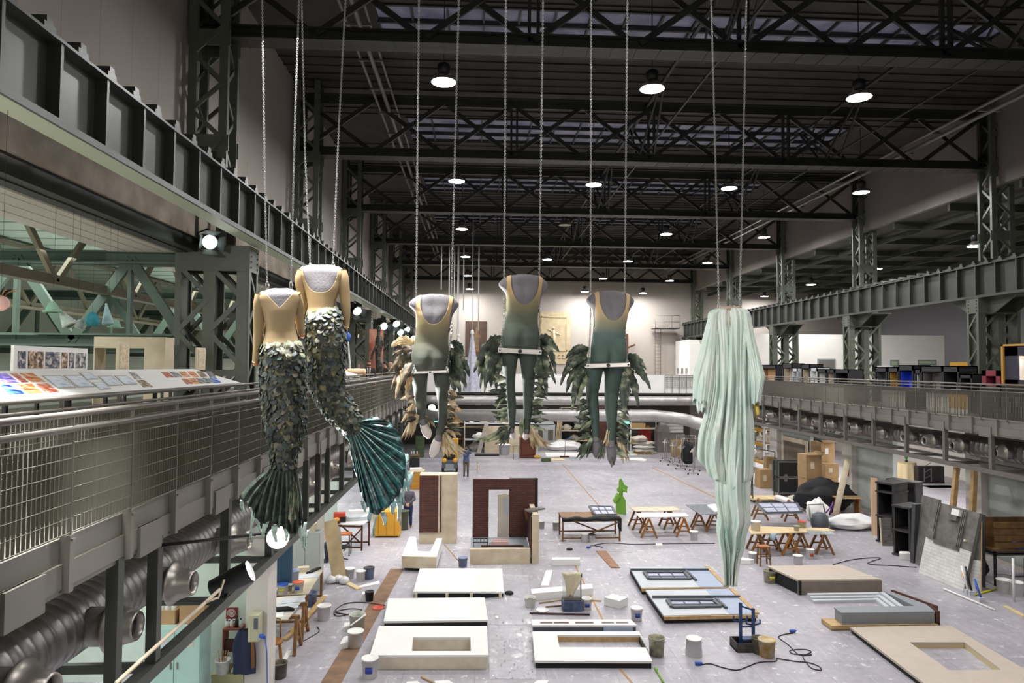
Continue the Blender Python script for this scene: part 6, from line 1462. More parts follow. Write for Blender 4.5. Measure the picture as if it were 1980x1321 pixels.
def film(px,label,seed):
 P=qpts(px,0.0);c=sum(P,Vector())/4;G=[];n,m_=46,34;rnd=random.Random(seed)
 for i in range(n+1):
  r=[]
  for j in range(m_+1):
   a=P[0].lerp(P[1],j/m_);b=P[3].lerp(P[2],j/m_);p=a.lerp(b,i/n);h=abs(noise.noise(Vector((p.x*1.7+seed,p.y*2.3,0))))*.05+abs(noise.noise(Vector((p.x*6,p.y*5+seed,1))))*.035
   e=.05*noise.noise(Vector((i*.7,j*.7,seed)));r.append((p.x-c.x+e,p.y-c.y+e,.004+h))
  G.append(r)
 mb=MB();mb.grid(G);return tag(mb.obj('plastic_sheet',mat('clear_film','#f0f0f4',.12,alpha=.36),None,(c.x,c.y,0)),label,'plastic sheet')
film([fB(560,690),fB(960,700),fB(985,985),fB(740,985)],'clear wrinkled plastic sheet on the floor between the white slabs',3)
film([fB(735,990),fB(985,1000),fB(1010,1300),fB(740,1300)],'clear wrinkled plastic sheet right of the near left slab',5)
film([fC(150,290),fC(640,300),fC(620,360),fC(120,350)],'clear plastic sheet under the trestle tables',11)
def fL(u,v):return(480+.16654*u,1000+.16654*v)
def f5(u,v):return(.3338*u,880+.3338*v)
PALEGR=mat('pale_green_wall','#c5d0c6',.7,var=.05);LOCK=mat('turquoise_locker','#a9c9c0',.5,var=.05);LOCKG=mat('grey_locker','#b5b9b4',.5,var=.04)
def cuboid(name,label,cat,px,size,m,z=0.0,rz=0.0,group=None,bevel=0.0,back=True):
 """block whose front bottom middle stands on picture point px"""
 p=on_z(px[0],px[1],z);mb=MB();mb.box((0,size[1]/2 if back else 0,size[2]/2),size);return tag(mb.obj(name,m,None,tuple(p),rz,bevel=bevel),label,cat,group)
mb=MB();mb.b2((-9.0,14.6,0),(-4.55,14.75,4.4));struct('wall_partition',mb,PALEGR,'pale green partition wall under the left gallery','wall')
mb=MB();mb.b2((-4.52,13.9,0),(-4.1,14.5,3.05));struct('pier_pillar',mb,WHITEW,'white pier beside the partition under the left gallery','pillar')
mb=MB();mb.b2((-9.0,26.5,0),(-5.3,26.6,4.4));struct('wall_partition',mb,PALEGR,'second pale partition under the left gallery','wall')
mb=MB();mb.b2((-4.95,20.9,0),(-4.6,21.2,4.4));struct('pier_pillar',mb,WHITEW,'white pier before the far left work table','pillar')
mb=MB();mb.b2((-9.2,-2,0),(-9.0,58,4.6));struct('wall_left_workshop',mb,PALEGR,'pale wall behind the left workshop','wall')
p=on_y(447,1190,14.55);t=thing('spiral_sign','small dark red sign with white spiral on the partition wall','sign',(p.x,14.585,p.z))
mb=MB();mb.box((0,0,.03),(.23,.012,.23));mb.obj('red_field',mat('dark_red_sign','#7e2626',.5),t)
mb=MB();mb.box((0,0,-.12),(.23,.012,.07));mb.obj('white_strip',WHITE,t)
mb=MB();mb.tube([(.004*a*math.cos(a),-.01,.03+.004*a*math.sin(a))for a in[k*.3 for k in range(3,76)]],.0055,5);mb.obj('spiral',WHITE,t)
mb=MB()
for k,w_ in enumerate((.03,.02,.045,.02,.03)):mb.box((-.08+k*.042,-.008,-.12),(.026,.004,.024))
mb.obj('lettering',BLACK,t)
p=on_y(342,1209,13.2);t=thing('metal_locker','pale turquoise two-door metal locker under the left duct','locker',(p.x-.03,13.2,0));hL=p.z
mb=MB();mb.box((0,.25,hL/2),(.95,.5,hL));mb.obj('body',LOCK,t,bevel=.008)
for s in(-1,1):
 d=MB();d.box((s*.235,-.008,hL/2),(.455,.016,hL-.12));do=d.obj('door',LOCK,t,bevel=.004);h_=MB();h_.box((s*.06,-.03,hL*.55),(.02,.03,.12));h_.obj('door_handle',CHROME,do)
mb=MB();mb.box((.3,-.02,hL-.25),(.14,.004,.1));mb.box((.25,-.02,hL-.36),(.2,.004,.05));mb.obj('stickers',CREAM,t)
mb=MB();mb.box((-.25,-.022,hL-.45),(.22,.004,.5));mb.obj('paper_notice',PALEG,t)
c=p.z;t=thing('open_crate','crate of cloths and bottles on top of the turquoise locker','crate',(p.x-.25,13.4,c));mb=MB()
for s in(-1,1):mb.box((s*.2,0,.13),(.02,.34,.26));mb.box((0,s*.17,.13),(.4,.02,.26))
mb.obj('box',CARD,t)
mb=MB();[mb.lathe([(.05,.05),(.09,.2),(.06,.34),(.01,.38)],9,c=(-.1+.1*k,.02*k,.02*(k%2)))for k in range(3)];mb.obj('rags',mat('pale_rags','#d8d4cc',.8,var=.1,scale=9),t)
cb=MB();cb.box((0,0,.17),(.45,.36,.34));tag(cb.obj('cardboard_box',CARD,None,(p.x+.25,13.42,c)),'closed cardboard box on top of the turquoise locker','box')
p=on_y(440,1275,13.9);sx=p.x;t=thing('tool_shelf','small cluttered workbench shelf below the spiral sign','shelf',(sx,14.15,0));z1=on_y(440,1300,14).z;z2=on_y(440,1222,14).z
mb=MB();mb.box((0,0,z1/2),(.62,.5,z1));mb.obj('cupboard',mat('khaki_cupboard','#b9b48a',.6),t)
mb=MB();mb.box((0,.1,z2),(.36,.3,.03));mb.box((-.17,.1,(z1+z2)/2),(.02,.3,z2-z1));mb.box((.17,.1,(z1+z2)/2),(.02,.3,z2-z1));mb.obj('rack',mat('rust_rack','#8a4a38',.6),t)
mb=MB();mb.box((0,.02,(z1+z2)/2+.06),(.3,.06,.24));mb.obj('dark_pigeonhole',WOODD,t)
for k,(dx,hh,m_,lb)in enumerate(((-.13,.13,mat('jar_white','#e2e2e0',.3),'white jar'),(-.04,.16,WHITE,'white square bottle'),(.06,.22,BLACK,'dark tall bottle'),(.14,.15,mat('clear_bottle','#c8d0d0',.2),'clear bottle'))):
 b=thing('bottle',lb+' on the rack under the spiral sign','bottle',(sx+dx,14.2,z2+.015));mb=MB();mb.lathe([(.035,0),(.035,hh*.65),(.016,hh*.8),(.016,hh)],12);mb.obj('body',m_,b);mb=MB();mb.lathe([(.019,hh),(.019,hh+.025)],10);mb.obj('cap',BLACK,b)
t2=thing('paint_bucket','white bucket with brushes on the khaki cupboard','bucket',(sx-.12,13.98,z1));mb=MB();mb.lathe([(.12,0),(.14,.26),(.148,.26),(.148,.24)],18,capt=False);mb.obj('tub',BW_,t2);mb=MB();[mb.tube([(.02*k-.05,0,.1),(.05*k-.1,.03,.42)],.009,5)for k in range(5)];mb.obj('brushes',WOOD,t2)
g=MB();g.lathe([(.06,0),(.1,.04),(.07,.1),(.01,.12)],8);[g.tube([(.05*math.cos(a),.05*math.sin(a),.08),(.09*math.cos(a),.06*math.sin(a),.17)],.014,5)for a in(0,.6,1.2,1.8,2.4)];tag(g.obj('work_glove',WHITE,None,(sx+.14,13.98,z1)),'white work glove beside the bucket with brushes','glove')
p=on_y(470,1262,13.75);t=thing('work_jacket','dark blue work jacket with brown collar hanging on the white pier','jacket',(p.x,13.75,p.z));rows=[]
for i in range(12):f=i/11;wd=.10+.12*math.sin(min(1,f*2.2)*PI/2);rows.append([(wd*math.sin(a)*(1+.08*math.sin(3*a+f*4)),.05*math.cos(a)*(1+.4*math.sin(5*a))+.06,.42-.85*f)for a in[2*PI*k/24 for k in range(24)]])
mb=MB();mb.grid(rows,closed_u=True);mb.obj('cloth',mat('navy_cloth','#27304a',.85),t);mb=MB();mb.tube([(.1,.02,.4),(.17,.02,.2),(.19,.02,-.3)],.035,8);mb.obj('brown_lining',mat('brown_lining','#8a5a30',.8),t)
cuboid('control_box','beige switch box mounted on the front of the white pier','switch box',(0,0),(.01,.01,.01),CREAM)if False else None
p=on_y(489,1217,13.6);t=thing('switch_box','beige electric switch box on the white pier','switch box',(p.x,13.75,p.z));mb=MB();mb.box((0,0,0),(.2,.28,.5));mb.obj('case',mat('beige_case','#b9b79a',.5),t,bevel=.01);mb=MB();mb.box((.05,-.15,.1),(.07,.02,.2));mb.obj('panel',DGREY,t)
p=on_y(503,1230,13.6);mb=MB();mb.tube([(0,0,0),(.06,-.02,0),(.1,-.02,-.03)],[.04,.045,.03],8);mb.tube([(.1,-.02,-.03),(.14,-.02,-.3),(.16,0,-1.2),(.2,0,-p.z+.02)],.012,5);tag(mb.obj('power_plug',LBLU,None,tuple(p)),'blue power plug with hanging cable by the switch box','plug')
p=on_x(452,1120,-3.45);tg_=Vector((-1.2,6.2,6.2));spotlight(tuple(p),tuple(p+Vector((.75,.12,.35))),'large black theatre spotlight clamped to the lower left beam','gallery spotlights',1.55,SPOTW,0,False)
spot('gallery_spot',tuple(p+Vector((.35,0,.25))),(0.4,6.0,6.3),550,50,.5,(1,.97,.93))
cl=MB();cl.tube([(0,0,0),(-.05,-.1,-.14),(-.1,-.2,-.1)],.02,6);tag(cl.obj('lamp_clamp',BLACK,None,tuple(p+Vector((-.05,.02,-.12)))),'black clamp holding the theatre spotlight to the beam','clamp')
q0=on_x(425,1140,-3.45);q1=on_x(280,1270,-3.45);q2=on_x(225,1321,-3.45);mb=MB();mb.tube([(0,0,0)]+[tuple(q-q0)for q in(q1,q2)],.022,8);mb.tube([(.02,.1,.1),(-.02,.0,-.12),(.03,-.2,-.05),(.02,-.5,0)],.014,6);tag(mb.obj('pale_cable',CREAM,None,tuple(q0)),'pale thick cable run along the lower left beam','cable')
p=on_y(540,1034,8.4);spotlight(tuple(p),tuple(CAM+Vector((-.6,0,-1.4))),'glaring lamp behind the frayed hem of the straight mermaid tail','gallery spotlights',1.3,SPOTW,0,False);glare=[o for o in bpy.data.objects if o.get('label','').startswith('glaring lamp')][0]
b=MB();b.tube([(0,.15,0),tuple(Vector((-3.62,8.13,p.z-.05))-p)],.02,6);b.obj('arm',BLACK,glare)
spot('gallery_spot',tuple(p+Vector((0.1,-.5,.1))),tuple(Vector((-1.9,6.0,6.3))),2000,85,.6,(1,1,.98),.12)
spot('gallery_spot',tuple(p+Vector((0.3,-.3,.2))),tuple(Vector((-1.2,6.4,6.3))),2000,60,.6,(1,1,.98),.12)
HT2=.82
t,Pl,c=table('work_table','near left work table with drawings, on sawhorses',[fL(330,930),fL(672,905),fL(458,1188),fL(205,1185)],HT2,mat('worn_white_top','#e4e0d6',.5,c2='#cbc4b6',scale=5))
for f,lb in((.25,'brown sawhorse under the far end of the near left table'),(.8,'brown sawhorse under the near end of the near left table')):q=Pl[0].lerp(Pl[3],f).lerp(Pl[1].lerp(Pl[2],f),.5)+c;sawhorse((q.x,q.y,0),0,.9,HT2-.025,WOODB,lb)
t,Pl,c=table('work_table','long far left work table crowded with paint tubs and rolls',[fL(320,605),fL(868,612),fL(690,890),fL(100,900)],HT2,CREAM,.03,.95,WOODB)
def on_tab(u,v,z=HT2):return on_z(*fL(u,v),z)
for(u,v,w_,h_,rz,m_,lb)in((520,970,.55,.012,.3,PALEG,'pale drawing sheet on the near left table, far one'),(450,1038,.5,.012,.3,PALEG,'pale drawing sheet on the near left table, near one'),(300,1135,.4,.012,.2,WHITE,'white paper under the dark gloves')):
 q=on_tab(u,v);mb=MB();mb.box((0,0,h_/2),(w_,.4,h_));tag(mb.obj('drawing_sheet',m_,None,(q.x,q.y,HT2),rz),lb,'paper')
q=on_tab(350,1095);mb=MB();mb.tube([(-.35,0,.04),(-.2,.05,.05),(0,-.04,.06),(.2,.03,.05),(.36,0,.04)],[.03,.05,.06,.06,.03],8);tag(mb.obj('dark_gloves',BLACKM,None,(q.x,q.y,HT2)),'bundle of dark gloves on the near left table','gloves')
bucket('tub with bright blue lid on the left work table',fL(388,905),.24,.13,lidm=LBLU,lab=mat('yellow_label','#c8b84a',.5),z=HT2);bucket('tub with orange-red lid on the left work table',fL(570,885),.26,.13,lidm=mat('orange_lid','#d8572e',.45),lab=LBL,z=HT2)
bucket('tall blue-grey tub on the far left table',fL(496,800),.36,.17,mat('blue_grey_tub','#9aa5c4',.5),'open',z=HT2);bucket('small clear tub between the blue and orange lids',fL(470,865),.16,.08,BCL,z=HT2)
for(u,v,L_,r_,rz,m_,lb)in((310,760,.6,.12,0,GREYP,'grey foam roll on the far left table'),(200,690,1.1,.06,.1,WHITE,'white paper roll along the back of the left table'),(340,690,.8,.05,-.1,PALEG,'thin pale roll on the left table'),(300,800,.5,.07,.0,mat('copper_cloth','#b98860',.5),'coppery cloth roll before the grey foam roll')):
 q=on_tab(u,v);mb=MB();mb.tube([(-L_/2,0,r_),(L_/2,0,r_)],r_,12);tag(mb.obj('material_roll',m_,None,(q.x,q.y,HT2),rz),lb,'roll')
for(u,v,sx_,sy_,sz_,m_,lb)in((170,890,.5,.5,.16,WHITE,'white foam slab at the left end of the work tables'),(640,630,.3,.2,.12,CREAM,'cream foam offcut on the far table'),(440,640,.4,.25,.06,PALEG,'stack of pale papers on the far table'),(450,605,.35,.12,.05,mat('red_book','#9a4038',.5),'flat red book on the far table'),(620,690,.9,.4,.01,PALEG,'wide pale drawing on the far table'),(250,870,.25,.3,.22,DGREY,'dark grey foam block behind the white foam slab')):
 q=on_tab(u,v);mb=MB();mb.box((0,0,sz_/2),(sx_,sy_,sz_));tag(mb.obj('table_item',m_,None,(q.x,q.y,HT2),.2),lb,'workshop item')if False else tag(mb.obj(lb.split(' ')[1]+'_piece' if False else 'foam_slab' if 'foam' in lb else('book' if 'book' in lb else 'paper_stack'),m_,None,(q.x,q.y,HT2),.2),lb,'foam' if 'foam' in lb else('book' if 'book' in lb else 'paper'))
for(u,v,lb)in((745,635,'dark rasp at the end of the far table, left one'),(775,630,'dark rasp at the end of the far table, right one')):
 q=on_tab(u,v);mb=MB();mb.box((0,0,.03),(.05,.5,.05));tag(mb.obj('rasp',BLACK,None,(q.x,q.y,HT2),-.4),lb,'tool')
block('crumpled white sheets lying under the left work table',[fL(575,1080),fL(720,1050),fL(740,1110),fL(500,1200)],.06,WHITE,'paper_sheet','paper')
for(a,b,w_,lb)in(((560,1321),(880,965),.14,'long raw timber plank on the floor, outer one'),((500,1345),(800,1080),.12,'long raw timber plank on the floor, inner one'),((420,1440),(700,1200),.10,'long raw timber plank on the floor, shortest')):
 A,B=on_z(*fL(*a)),on_z(*fL(*b));mb=MB();mb.bar((0,0,.03),(B.x-A.x,B.y-A.y,.1),w_,.04);tag(mb.obj('timber_plank',WOOD,None,(A.x,A.y,0)),lb,'plank')
for(a,b,lb)in((fA(845,715),fA(925,755),'short timber plank on the floor by the paint buckets'),):
 A,B=on_z(*a),on_z(*b);mb=MB();mb.bar((0,0,.02),(B.x-A.x,B.y-A.y,.02),.16,.04);tag(mb.obj('timber_plank',PLY,None,(A.x,A.y,0)),lb,'plank')
A=on_z(*fL(1060,725));t=thing('leaning_board','tall pale board leaning against the white pier','board',(A.x,A.y,0));mb=MB();mb.bar((0,0,.02),(-.34,.1,1.75),.42,.03,up=(.2,-1,.1));mb.obj('board',PLY,t)
block('torn white plastic strip on the floor by the plank',[fA(895,738),fA(1045,700),fA(1050,715),fA(920,742)],.01,WHITE,'plastic_strip','plastic')
p=on_z(*fA(790,715));mb=MB();[mb.lathe([(.02,0),(.16,.04),(.14,.16),(.03,.22)],8,c=(dx,dy,0))for dx,dy in((-.18,0),(.02,.1),(.22,-.05))];tag(mb.obj('plastic_wrap',mat('clear_wrap','#dcdcdc',.3),None,(p.x,p.y,0)),'heap of crumpled clear wrap at the foot of the leaning board','wrap')
p=on_z(590,1155,0);t=thing('metal_locker','tall grey metal locker behind the far left table','locker',(p.x,20.1,0));hL=on_y(590,1030,20.1).z;wL=(618-562)/F*20.1
p=on_y(590,1060,20.1);t.location.x=p.x;mb=MB();mb.box((0,.25,hL/2),(wL,.5,hL));mb.obj('body',LOCKG,t,bevel=.006);mb=MB();mb.box((wL*.25,-.008,hL/2),(wL*.46,.012,hL-.1));mb.obj('door',LOCKG,t);mb=MB();mb.box((-wL*.25,-.008,hL/2),(wL*.46,.012,hL-.1));mb.obj('door',LOCKG,t)
mb=MB();[mb.box((dx,.2,hL+.08),(.16,.2,.16))for dx in(-.2,.05)];tag(mb.obj('box_stack',CARD,None,(p.x,20.1,0)),'small boxes on top of the grey locker','boxes')if False else None
b=MB();b.box((0,.25,.1),(.3,.3,.2));tag(b.obj('cardboard_box',CREAM,None,(p.x+.1,20.1,hL)),'small pale box on top of the grey locker','box')
p=on_y(548,1080,17.6);mb=MB();mb.box((0,0,.9),(.45,.06,1.0));tag(mb.obj('notice_board',mat('dark_blue_panel','#2c4a62',.4),None,(p.x,17.6,p.z-1.0)),'dark blue panel behind the far left table','panel')
t=thing('wooden_chair','brown wooden chair under the near end of the left tables','chair',tuple(on_z(*fA(400,1200))),.4);mb=MB();mb.lathe([(.2,.44),(.21,.46),(.2,.48)],16);mb.obj('seat',WOODO,t)
for sx in(-1,1):
 for sy in(-1,1):mb=MB();mb.bar((sx*.13,sy*.13,.45),(sx*.17,sy*.17,0),.035,.035);mb.obj('leg',WOODO,t)
mb=MB();mb.tube([(-.17,.17,.46),(-.17,.22,.85),(0,.24,.9),(.17,.22,.85),(.17,.17,.46)],.018,6);mb.obj('backrest',WOODO,t)
p=on_z(*fA(430,1300));bucket('dark tin with crumpled white paper at the lower left',fA(430,1300),.3,.16,mat('dark_tin','#77705f',.5),'open')
t,Pl,c=table('work_table','tall brown-legged table piled with boxes behind the white pier',[fL(1040,20),fL(1420,20),fL(1330,80),fL(1030,72)],.95,WHITE,.04,.93,WOODD)
for(u,v,s,m_,lb)in((1060,55,(.4,.3,.32),LRED,'red storage box on the far left table'),(1100,58,(.2,.2,.2),BLACK,'small black box beside the red storage box'),(1250,30,(.9,.5,.14),PALEG,'grey papers heaped on the far left table'),(1300,0,(.8,.3,.25),WHITE,'open white carton on the far left table')):
 q=on_z(*fL(u,v),.95);mb=MB();mb.box((0,0,s[2]/2),s);tag(mb.obj('storage_box' if 'box' in lb or 'carton' in lb else 'paper_heap',m_,None,(q.x,q.y,.95),.15),lb,'box' if 'paper' not in lb else 'paper')
p=on_z(*fL(1120,440));t=thing('work_stool','orange-topped dark stool beside the seated worker','stool',(p.x,p.y,0));mb=MB();mb.box((0,0,.72),(.42,.4,.04));mb.obj('seat',mat('orange_top','#b9683a',.5),t)
for sx in(-1,1):
 for sy in(-1,1):mb=MB();mb.box((sx*.18,sy*.17,.35),(.035,.035,.7));mb.obj('leg',BLACK,t)
mb=MB();mb.box((0,0,.3),(.36,.03,.03));mb.box((0,0,.18),(.03,.34,.03));mb.obj('stretcher',BLACK,t)
block('white drain grate set in the floor by the far left table',[fL(1160,365),fL(1330,368),fL(1330,405),fL(1170,408)],.01,PALEG,'floor_grate','floor grate')
p=on_z(*fA(1088,440));t=thing('yellow_cabinet','yellow metal cabinet on castors under the teal fluke','cabinet',(p.x,p.y,0));YEL=mat('warm_yellow','#dba02e',.45,var=.06);mb=MB();mb.box((0,.3,.52),(1.0,.6,.92));mb.obj('body',YEL,t,bevel=.02)
for k in(-1,0,1):mb=MB();mb.box((k*.3,-.004,.52),(.012,.012,.84));mb.obj('panel_seam',WOODB,t)
for sx in(-1,1):mb=MB();mb.lathe([(.05,-.02),(.05,.02)],12,c=(sx*.4,.1,.05),M=Matrix.Rotation(R(90),3,'Y'));mb.obj('castor',BLACK,t)
p=on_z(*fA(1186,385));bucket('olive green bin beside the yellow cabinet',fA(1186,395),.75,.24,mat('olive_bin','#5f6650',.5),name='waste_bin')
def fM(u,v):return(860+.11111*u,780+.11111*v)
def fN(u,v):return(1060+.15152*u,780+.15152*v)
def fO(u,v):return(760+.14388*u,820+.14388*v)
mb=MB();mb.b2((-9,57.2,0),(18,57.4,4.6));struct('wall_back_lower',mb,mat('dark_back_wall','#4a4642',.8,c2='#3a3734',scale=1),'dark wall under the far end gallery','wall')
p=on_z(*fO(760,655));t=thing('yellow_truck','yellow and grey electric truck parked at the far left','work vehicle',(p.x,p.y,0));mb=MB();mb.box((0,.5,.5),(.95,1.0,.5));mb.obj('chassis',DGREY,t,bevel=.05)
mb=MB();mb.box((0,.75,1.0),(.95,.5,.7));mb.box((.3,.9,1.65),(.38,.3,.7));mb.obj('yellow_body',YEL,t,bevel=.06)
mb=MB();mb.bar((-.36,.12,.72),(-.3,.5,1.1),.05,.3);mb.box((0,.3,.92),(.66,.1,.32));mb.obj('windscreen',BLACK,t)
for s in(-1,1):
 mb=MB();mb.lathe([(.2,-.07),(.22,0),(.2,.07)],16,c=(s*.42,.25,.22),M=Matrix.Rotation(R(90),3,'Y'));mb.obj('wheel',BLACKM,t);mb=MB();mb.lathe([(.15,-.04),(.13,.06),(.02,.1)],12,c=(s*.32,-.02,.74),M=Matrix.Rotation(R(90),3,'X'));mb.obj('headlamp_cover',YEL,t)
mb=MB();mb.box((0,-.02,.38),(.5,.06,.3));mb.obj('bumper',GREYP,t)
p=on_z(*fO(355,450));t=thing('green_cabinet','dark green metal cabinet at the far left of the hall','cabinet',(p.x,p.y,0));mb=MB();mb.box((0,.3,.75),(.6,.6,1.5));mb.obj('body',mat('army_green','#4b5c38',.5),t,bevel=.02);mb=MB();[mb.box((0,-.005,.3+.3*k),(.56,.01,.02))for k in range(4)];mb.obj('drawer_lines',BLACK,t)
p=on_z(*fO(310,880));t=thing('ochre_desk','ochre wooden desk with papers left of the brick flat','desk',(p.x,p.y,0));mb=MB();mb.box((0,.4,.45),(.62,.8,.9));mb.obj('body',mat('ochre_wood','#c48a34',.5),t,bevel=.01);mb=MB();mb.box((0,.4,.92),(.8,.9,.04));mb.obj('top',PLY,t);mb=MB();[mb.box((.0,-.01,.3+.25*k),(.5,.02,.2))for k in range(2)];mb.obj('drawer',mat('ochre_wood','#c48a34',.5),t)
b=MB();b.box((0,0,.06),(.6,.5,.12));tag(b.obj('paper_stack',WHITE,None,(p.x-.05,p.y+.4,.94),.2),'stack of white papers on the ochre desk','paper')
p=on_z(*fO(285,620));t=thing('tool_cart','dark tool cart with bottles at the far left','cart',(p.x,p.y,0));mb=MB();mb.box((0,.2,.35),(.6,.4,.7));mb.obj('box',BLACK,t);mb=MB();mb.box((0,.2,.9),(.6,.4,.03));[mb.box((sx*.28,.2+sy*.17,.8),(.03,.03,.5))for sx in(-1,1)for sy in(-1,1)];mb.obj('rack',WOODB,t);mb=MB();[mb.lathe([(.04,.92),(.04,1.1),(.015,1.16)],8,c=(dx,.2,0))for dx in(-.2,-.05,.15)];mb.obj('bottles',PALEG,t)
def shelf_unit(px0,px1,ybot,heights,depth,label,fm,y=None):
 a,b=on_z(px0,ybot),on_z(px1,ybot);t=thing('storage_shelf',label,'shelf',(a.x,a.y,0),0,'storage shelves');W=b.x-a.x
 for x in(0.03,W-.03):
  for d in(0.03,depth-.03):mb=MB();mb.box((x,d,heights[-1]/2),(.06,.06,heights[-1]));mb.obj('upright',fm[0],t)
 for h in heights:mb=MB();mb.box((W/2,depth/2,h),(W,depth,.05));mb.obj('shelf_board',fm[1],t)
 return t,a,W
t,a,W1=shelf_unit(897,1040,874,[.9,2.15,3.0],.9,'pale frame shelf at the back left, with a long top board',(PALEG,PALEG))
def put(name,label,cat,loc,size,m,rz=0.0,group=None,bevel=0.0):
 mb=MB();mb.box((0,0,size[2]/2),size);return tag(mb.obj(name,m,None,loc,rz,bevel=bevel),label,cat,group)
def bundle(label,loc,s,m,name='cloth_bundle',seed=1):
 n,k=34,20;rows=[]
 for i in range(k+1):
  f=i/k;rr=math.sin(PI*(.12+.84*f))**.55;r=[]
  for j in range(n):
   a=2*PI*j/n;q=Vector((2.0*math.cos(a)*rr+seed*3.1,2.0*math.sin(a)*rr,f*2.6));d=1+.34*noise.noise(q)+.16*abs(noise.noise(q*2.6))+.05*noise.noise(q*7)
   r.append((s[0]/2*rr*math.cos(a)*d,s[1]/2*rr*math.sin(a)*d,s[2]*f*(1+(.28*noise.noise(q*.9)if f>.4 else 0))if i else 0.0))
  rows.append(r)
 mb=MB();mb.grid(rows,closed_u=True);mb.f.append(list(reversed(range(n))));mb.sm.append(True);mb.mi.append(0);mb.f.append(list(range(n*k,n*(k+1))));mb.sm.append(True);mb.mi.append(0);return tag(mb.obj(name,m,None,loc),label,'bundle')
SACK=mat('pale_sack','#cfc8bc',.8,c2='#b3aa9c',scale=5);SACKG=mat('grey_sack','#a9a59e',.8,c2='#85817b',scale=5)
for k,(f,s,m_,lb)in enumerate(((.10,(.5,.5,.6),WHITE,'white jug pile at the left of the back shelf'),(.32,(1.3,.6,.55),SACKG,'grey foam heap on the back shelf'),(.46,(1.0,.5,.4),SACK,'pale foam heap on the back shelf'),(.78,(.9,.5,.5),SACKG,'grey bundle at the right of the back shelf'))):bundle(lb,(a.x+W1*f,a.y+.4,2.18),s,m_,seed=k)
put('cardboard_box','small brown box on the back left shelf','box',(a.x+W1*.6,a.y+.4,2.175),(.5,.4,.55),CARD);put('cardboard_box','small pale box on the back left shelf','box',(a.x+W1*.53,a.y+.4,2.175),(.35,.4,.35),SACK)
for k,(f,z,s,m_,lb)in enumerate(((.14,.93,(1.0,.6,.45),WHITE,'white sheets on the middle board of the back left shelf'),(.1,0.0,(1.1,.6,.75),SACKG,'big grey plastic-wrapped bundle under the back left shelf'),(.25,.0,(.6,.5,.5),SACK,'pale bundle under the back left shelf'))):bundle(lb,(a.x+W1*f+.4,a.y+.45,z+(.0 if z else 0)),s,m_,seed=20+k)
mb=MB();mb.tube([(0,0,.08),(5.4,0,.08)],.1,10);tag(mb.obj('carpet_roll',SACKG,None,(a.x+.2,a.y+.4,3.03)),'long grey roll on top of the back left shelf','roll')
p=on_z(*fM(180,800));t=thing('wooden_rack','brown wooden frame rack at the back left','rack',(p.x,p.y,0));mb=MB();[mb.box((x,0,1.2),(.1,.1,2.4))for x in(-.6,.8)];[mb.box((.1,0,z),(1.4,.08,.1))for z in(.8,1.7)];mb.bar((.5,.1,0),(1.1,.1,3.0),.1,.1);mb.obj('frame',WOODB,t);mb=MB();mb.box((1.6,0,1.75),(5.0,.5,.12));mb.obj('long_board',PLY,t);mb=MB();mb.box((3.9,0,.85),(.1,.4,1.7));mb.obj('leg',PALEG,t);mb=MB();mb.box((3.3,0,1.62),(2.6,.06,.1));mb.obj('yellow_rail',YEL,t)
p=on_z(*fM(590,865));mb=MB();mb.bar((0,0,.0),(.6,.0,2.3),.5,.3);mb.bar((.6,.0,2.3),(.1,.0,2.5),.4,.3);tag(mb.obj('bent_board',mat('warm_grey_panel','#b7b1a6',.7),None,tuple(p)),'bent warm grey panel leaning in front of the back left shelf','panel')
put('cream_screen','large cream panel standing at the back left','panel',(on_z(972,876).x,on_z(972,876).y,0),(2.75,.1,2.0),CREAM)
put('black_slab','black slab lying on the floor before the cream panel','slab',(on_z(*fM(735,905)).x,on_z(*fM(735,905)).y,0),(1.75,.8,.08),BLACKM)
t=thing('step_chair','small folding metal step chair at the back of the hall','step chair',tuple(on_z(*fM(1240,972))));mb=MB()
for sx in(-1,1):mb.tube([(sx*.2,-.1,0),(sx*.2,0,.45),(sx*.2,.12,.9),(0,.13,.92)],.018,6);mb.tube([(sx*.2,.25,0),(sx*.2,0,.45)],.018,6)
mb.obj('frame',BLACK,t);mb=MB();mb.box((0,0,.46),(.38,.3,.03));mb.obj('seat',WOOD,t);mb=MB();mb.box((0,.02,.2),(.38,.02,.2));mb.obj('step',PALEG,t)
p=on_z(*fM(1445,955));t=thing('panelled_cabinet','brown panelled wooden cabinet at the back of the hall','cabinet',(p.x,p.y,0));CABM=mat('brown_cabinet','#6e3a20',.5,c2='#5a2d18',scale=5);mb=MB();mb.box((0,.4,.72),(1.12,.8,1.44));mb.obj('body',CABM,t,bevel=.02);mb=MB();mb.box((0,-.02,.62),(.85,.05,.8));mb.obj('raised_panel',CABM,t,bevel=.03);mb=MB();mb.box((0,-.02,1.2),(.9,.06,.2));mb.box((0,-.03,.1),(1.0,.06,.14));mb.obj('moulding',CABM,t,bevel=.02)
p=on_z(*fM(1750,760));t=thing('ventilation_cabinet','grey cabinet with pyramid hood and two grilles at the back','ventilation cabinet',(p.x,p.y,0));mb=MB();mb.box((0,.5,.92),(1.6,1.0,1.84));mb.obj('body',PALEG,t)
mb=MB();mb.lathe([(1.0,1.86),(.98,1.95),(.25,2.6),(.25,3.1)],4,c=(0,.5,0),M=Matrix.Rotation(R(45),3,'Z'));ob=mb.obj('hood',PALEG,t);[setattr(pp,'use_smooth',False)for pp in ob.data.polygons]
for s in(-1,1):mb=MB();mb.box((s*.42,-.01,.95),(.42,.02,.85));mb.obj('grille',mat('brown_grille','#6f6a58',.7),t)
